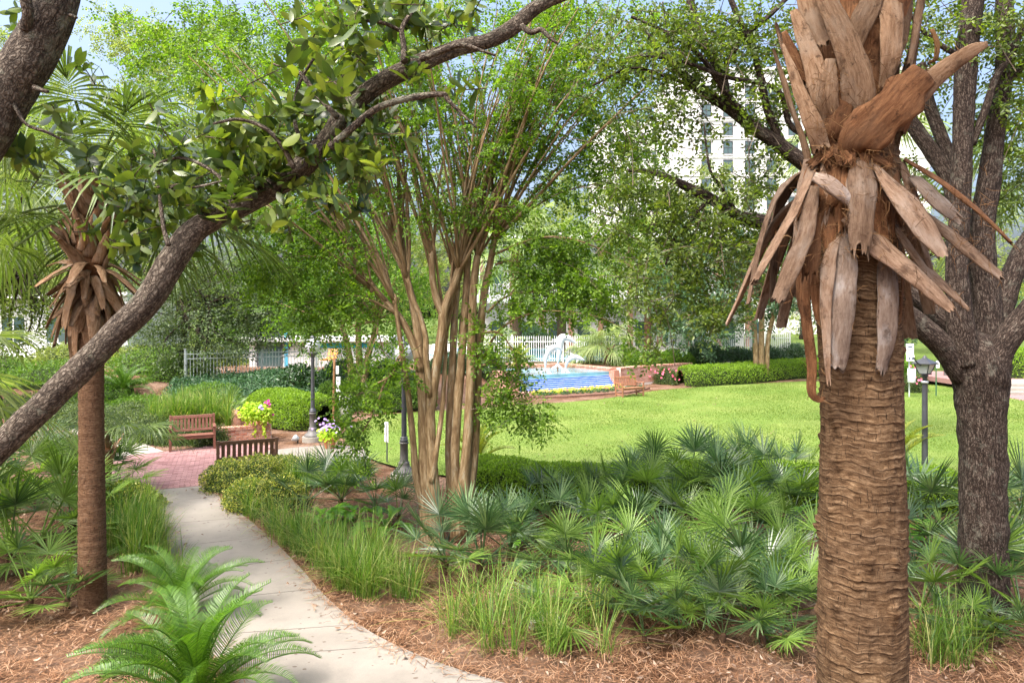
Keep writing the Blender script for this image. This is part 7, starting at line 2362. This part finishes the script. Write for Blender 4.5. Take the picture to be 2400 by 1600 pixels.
bg_tree('grey-green small-leaved tree behind the ivy, under the leaning limb', (P(440, 0, d)[0], d, .8), trunks_px(d, [([(430, 930), (425, 860), (432, 780), (420, 700)], [9, 8, 7, 5]), ([(445, 930), (455, 860), (470, 780), (490, 710)], [8, 7, 6, 4])], .8),
        pb([(430, 690, 130, 70, 0, 2.2), (540, 740, 110, 80, .3, 2.2), (380, 780, 80, 70, -.3, 1.8), (600, 680, 90, 70, .5, 1.8), (470, 820, 110, 40, -.6, 1.4), (640, 760, 70, 60, .5, 1.4), (480, 620, 110, 40, .6, 1.8)], d), 4000, 'l_grey', 's', 133, 'oak2')
d = 46.0
bg_tree('sunlit pale green tree filling the gap right of the slim palm crown', (P(480, 0, d)[0], d, .95), trunks_px(d, [([(470, 840), (468, 700), (460, 520), (450, 430)], [9, 8, 7, 5])], .95),
        pb([(440, 300, 140, 110, 0, 3.5), (380, 170, 90, 90, 0, 2.5), (560, 380, 120, 90, 0, 3), (420, 450, 140, 90, 0, 3), (640, 470, 110, 90, 0, 3), (300, 420, 90, 120, 0, 2.5), (330, 90, 70, 70, 0, 2), (250, 60, 60, 60, 0, 2), (520, 150, 110, 90, 0, 2.5)], d), 6200, 'l_pale', 'm', 134, 'oak2')
d = 50.0
bg_tree('pale yellow-green tree left of the slim palm, over the white pavilion', (P(60, 0, d)[0], d, .95), trunks_px(d, [([(60, 830), (55, 700), (60, 560), (50, 450)], [9, 8, 7, 5])], .95),
        pb([(60, 480, 140, 130, 0, 3.5), (-40, 330, 150, 140, 0, 3.5), (150, 620, 110, 70, 0, 3), (40, 160, 120, 120, 0, 3), (220, 500, 80, 100, 0, 2.5), (200, 300, 100, 120, 1, 2.5)], d), 4200, 'l_pale', 'm', 135, 'oak2')
d = 24.0
bg_tree('dark live oak branch mass at the left frame edge', (P(-120, 0, d)[0], d, 0), trunks_px(d, [([(-120, 990), (-100, 850), (-40, 740), (0, 690), (60, 640)], [24, 20, 17, 13, 6])], 0),
        pb([(60, 680, 90, 40, 0, 1.2), (110, 720, 60, 50, 0, 1), (-20, 640, 80, 60, 0, 1.2), (30, 780, 50, 40, .3, 1)], d), 900, 'l_oak2', 's', 136, 'oak2')
d = 64.0
bg_tree('sunlit tree rising behind the pool lodge, centre', (P(1180, 0, d)[0], d + 10, .95), trunks_px(d + 10, [([(1180, 810), (1180, 640), (1170, 520)], [8, 7, 5])], .95),
        pb([(1150, 520, 120, 70, 10, 4), (1030, 560, 110, 90, 8, 4), (1270, 500, 100, 60, 10, 4), (930, 600, 90, 100, 6, 3.5), (1100, 420, 130, 70, 12, 4), (1060, 660, 110, 70, 4, 3), (960, 500, 90, 80, 8, 3)], d), 4200, 'l_pale', 'l', 137, 'oak2')
bg_tree('sunlit yellow-green tree behind the lodge, below the white tower', (P(1480, 0, 76)[0], 76, .95), trunks_px(76, [([(1480, 800), (1485, 640), (1480, 520)], [8, 7, 5])], .95),
        pb([(1480, 440, 110, 60, 10, 4), (1380, 500, 100, 60, 8, 4), (1580, 520, 110, 80, 8, 4), (1480, 580, 160, 60, 6, 4), (1680, 460, 90, 80, 10, 4), (1330, 430, 70, 60, 12, 3)], 66), 3400, 'l_pale', 'l', 138, 'oak2')
bg_tree('pale green tree behind the oak at the right edge', (P(2260, 0, 52)[0], 52, .5), trunks_px(52, [([(2260, 850), (2255, 700), (2260, 560)], [9, 8, 5])], .5),
        pb([(2180, 620, 110, 110, 0, 3.5), (2330, 560, 110, 120, 2, 3.5), (2400, 700, 90, 90, 0, 3), (2120, 720, 70, 80, 0, 3), (2260, 450, 110, 70, 2, 3), (1990, 640, 110, 130, 4, 3)], 52), 2400, 'l_pale', 'm', 139, 'oak2')
bg_tree('dense green tree between the two pale trees behind the oak', (P(2080, 0, 44)[0], 44, .5), trunks_px(44, [([(2080, 850), (2085, 760), (2080, 700)], [8, 7, 5])], .5),
        pb([(2090, 700, 80, 60, 0, 2), (2160, 760, 60, 40, 0, 1.5), (2340, 740, 80, 50, 1, 2)], 44), 1000, 'l_blue', 'm', 140, 'oak2')
bg_tree('mid-green tree behind the crape myrtle canes, left of the lodge', (P(700, 0, 52)[0], 52, .95), trunks_px(52, [([(700, 830), (702, 700), (695, 600)], [8, 7, 5])], .95),
        pb([(680, 620, 110, 90, 0, 3), (800, 480, 130, 100, 3, 3), (600, 540, 110, 90, 2, 3), (760, 700, 80, 70, 0, 2.5), (900, 400, 110, 90, 4, 3)], 52), 2200, 'l_crape_far', 'm', 141, 'oak2')
bg_tree('tree beyond the metal fence with bright leaves, left of the cabana', (P(640, 0, 42)[0], 42, .95), trunks_px(42, [([(640, 850), (640, 790), (645, 740)], [6, 5, 4])], .95),
        pb([(620, 790, 70, 40, 0, 1.5), (690, 760, 60, 40, 0, 1.5), (560, 760, 60, 50, 0, 1.5)], 42), 1000, 'l_crape_far', 'm', 142, 'oak2')

# far trees closing the view above the horizon
FAR = [(-60, 560, 110, 'far pale tree at the left frame edge, behind the pavilion'), (150, 590, 100, 'far pale tree behind the slim palm trunk'), (340, 600, 110, 'far pale tree right of the slim palm skirt'), (560, 600, 120, 'far pale tree above the metal fence'),
       (960, 600, 120, 'far pale tree behind the crape myrtle stems'), (1080, 620, 90, 'far pale tree at the left end of the lodge'), (1880, 610, 110, 'far pale tree behind the big palm trunk'), (2080, 600, 110, 'far pale tree between the big palm and the oak'), (2300, 590, 120, 'far pale tree behind the oak fork'), (2470, 570, 110, 'far pale tree at the right frame edge')]
for i, (x, y, r, lb) in enumerate(FAR):
    dd = 84.0 + (i % 3) * 4
    bg_tree(lb, (P(x, 0, dd)[0], dd, .95), trunks_px(dd, [([(x, 800), (x + 4, 720), (x - 4, 640)], [7, 6, 4])], .95),
            pb([(x, y, r, 70, 0, 4), (x - 60, y + 60, 80, 60, 1, 4), (x + 60, y + 70, 80, 60, -1, 4), (x, y + 130, r, 50, 0, 4), (x + 20, y - 60, 60, 40, 0, 3)], dd), 1300, 'l_pale', 'l', 170 + i, 'oak2', 'far trees beyond the garden', 14, .7, 'far_tree')

# background palms
def crown_spec(n, els): return [(k * 137.5 + 11, els[int(k * len(els) / n)]) for k in range(n)]
q = P(1211, 0, 48.0)
sabal('tall brown-trunked palm beyond the pool, left of the fountain', (q[0], q[1], .95), P(0, 590, 48)[2], .34, 18, 14, 'pale', crown_spec(26, [75, 50, 50, 25, 0, -25]), 151, 'palms beyond the pool', (0, 0), 2.2)
q = P(1316, 0, 50.0)
sabal('tall palm beyond the pool, directly above the dolphins', (q[0], q[1], .95), P(0, 600, 50)[2], .34, 18, 14, 'pale', crown_spec(26, [75, 50, 50, 25, 0, -25]), 152, 'palms beyond the pool', (0, 0), 2.0)
q = P(1520, 0, 56.0)
sabal('tall palm in front of the lodge balcony, right of the fountain', (q[0], q[1], .95), P(0, 600, 56)[2], .36, 18, 14, 'pale', crown_spec(24, [75, 50, 50, 25, 0, -25]), 153, 'palms beyond the pool', (0, 0), 2.1)
q = P(1425, 0, 39.0)
sabal('bushy pale fan palm right of the dolphins, above the brick wall', (q[0], q[1], .9), 1.7, .22, 6, 0, 'pale', crown_spec(26, [75, 50, 50, 25, 25, 0]), 154, None, (0, 0), 1.05, 1.3)
q = P(1385, 0, 40.5)
sabal('smaller fan palm close behind the dolphin pool rim', (q[0], q[1], .9), 1.35, .2, 4, 0, 'pale', crown_spec(16, [75, 50, 25, 25, 0]), 155, None, (0, 0), .85, 1.1)
q = P(1165, 0, 41.5)
sabal('low silvery fan palm left of the picket fence', (q[0], q[1], .9), 1.5, .2, 4, 0, 'pale', crown_spec(18, [75, 50, 25, 25, 0]), 156, None, (0, 0), 1.0, 1.2)
q = P(1950, 0, 20.0)
sabal('palm behind the big palm trunk, fans drooping at its left', (q[0] + .8, q[1], 0), P(0, 330, 20)[2], .18, 16, 10, 'pale', crown_spec(22, [75, 50, 25, 0, -25]), 157, None, (0, 0), 1.15)
sabal('palm off the right edge with dark fans reaching in behind the oak', (9.6, 11.8, 0), 6.0, .17, 16, 14, 'green', crown_spec(24, [75, 50, 25, 0, -25]), 158, None, (0, 0), 1.1)
sabal('young palm at the left edge with pale arching fans below the limb', (-8.3, 8.6, 0), 2.55, .16, 12, 0, 'pale', crown_spec(20, [75, 50, 50, 25, 0, -25]), 159, None, (0, 0), 1.1, 1.7)
sabal('palm at the left edge behind the slim palm, pale hanging fans', (-10.2, 12.5, 0), 6.0, .17, 16, 14, 'pale', crown_spec(26, [75, 50, 25, 0, -25, -25]), 160, None, (0, 0), 1.15)
# drooping young fan beside the slim palm, towards the plaza
q = G(262, 1190)
sabal('small drooping fan palm right of the slim palm trunk, over the plaza', (q[0] - .1, q[1], 0), 1.15, .09, 6, 0, 'green', [(10, 50), (-40, 50), (40, 25), (150, 75), (250, 50)], 161, None, (0, 0), .62, .8)
# ------------------------------------------------------------------ pine straw and fallen leaves
def litter():
    rng = np.random.default_rng(200)
    def pts(n):
        Y = 5.4 + 9.5 * rng.random(n * 3) ** 1.5
        X = rng.uniform(-.82, .82, n * 3) * Y
        m = ~inside(PATH, X, Y) & ~inside(PLAZA, X, Y) & ~inside(LAWN, X, Y)
        return X[m][:n], Y[m][:n]
    # needles lie in small bundles; some spill over the path edges
    X, Y = pts(42000)
    e = PATH[(PATH[:, 1] > 5.4) & (PATH[:, 1] < 14.5)]
    k = rng.integers(0, len(e), 2600)
    X = np.concatenate([X, e[k, 0] + rng.normal(0, .10, 2600)])
    Y = np.concatenate([Y, e[k, 1] + rng.normal(0, .14, 2600)])
    n = len(X)
    a = rng.uniform(0, 6.28, n)
    L = rng.uniform(.08, .2, n)
    w = rng.uniform(.0018, .004, n)
    z = .02 + .02 * inside(PATH, X, Y) + rng.uniform(0, .035, n) + vnoise(np.stack([X * 2, Y * 2, X * 0], -1)) * .02
    dx, dy = np.cos(a), np.sin(a)
    bend = rng.normal(0, .02, n)
    s = np.array([-1, 0, 1.0])
    C = np.stack([X[:, None] + dx[:, None] * s * L[:, None] * .5 - dy[:, None] * (1 - s ** 2) * bend[:, None], Y[:, None] + dy[:, None] * s * L[:, None] * .5 + dx[:, None] * (1 - s ** 2) * bend[:, None], np.broadcast_to(z[:, None], (n, 3)) + rng.normal(0, .012, (n, 3))], -1)
    S = np.stack([-dy, dx, np.zeros(n)], 1)[:, None] * w[:, None, None]
    V = np.stack([C + S, C - S], 2).reshape(-1, 3)
    b = np.arange(n)[:, None] * 6
    Q = np.concatenate([np.stack([b[:, 0], b[:, 0] + 1, b[:, 0] + 3, b[:, 0] + 2], 1), np.stack([b[:, 0] + 2, b[:, 0] + 3, b[:, 0] + 5, b[:, 0] + 4], 1)])
    o = link('pine_straw', mk_mesh('pine_straw', V, Q, M['straw']))
    tag(o, 'rust brown pine straw strewn over the planting beds', 'pine straw', None, 'stuff')
    X, Y = pts(3600)
    k = rng.integers(0, len(e), 120)
    X = np.concatenate([X, e[k, 0] + rng.normal(0, .25, 120), rng.uniform(-6, 9, 90)])
    Y = np.concatenate([Y, e[k, 1] + rng.normal(0, .25, 120), rng.uniform(15, 30, 90)])
    n = len(X)
    d = np.stack([rng.normal(0, 1, n), rng.normal(0, 1, n), rng.normal(0, .25, n)], 1)
    R = frames(d, np.array([0, 0, 1.0]) + rng.normal(0, .35, (n, 3)))
    V, FL = scatter_many([leaf6(1, .42, .3, .2), leaf6(1, .5, -.3, -.2)], np.stack([X, Y, .025 + .015 * inside(PATH, X, Y) + .02 * inside(LAWN, X, Y) + rng.uniform(0, .03, n)], 1), R, rng.uniform(.04, .085, n), rng)
    o = link('fallen_leaves', mk_mesh('fallen_leaves', V, FL, M['l_dry']))
    tag(o, 'dry tan fallen leaves scattered on the pine straw', 'leaves', None, 'stuff')
litter()
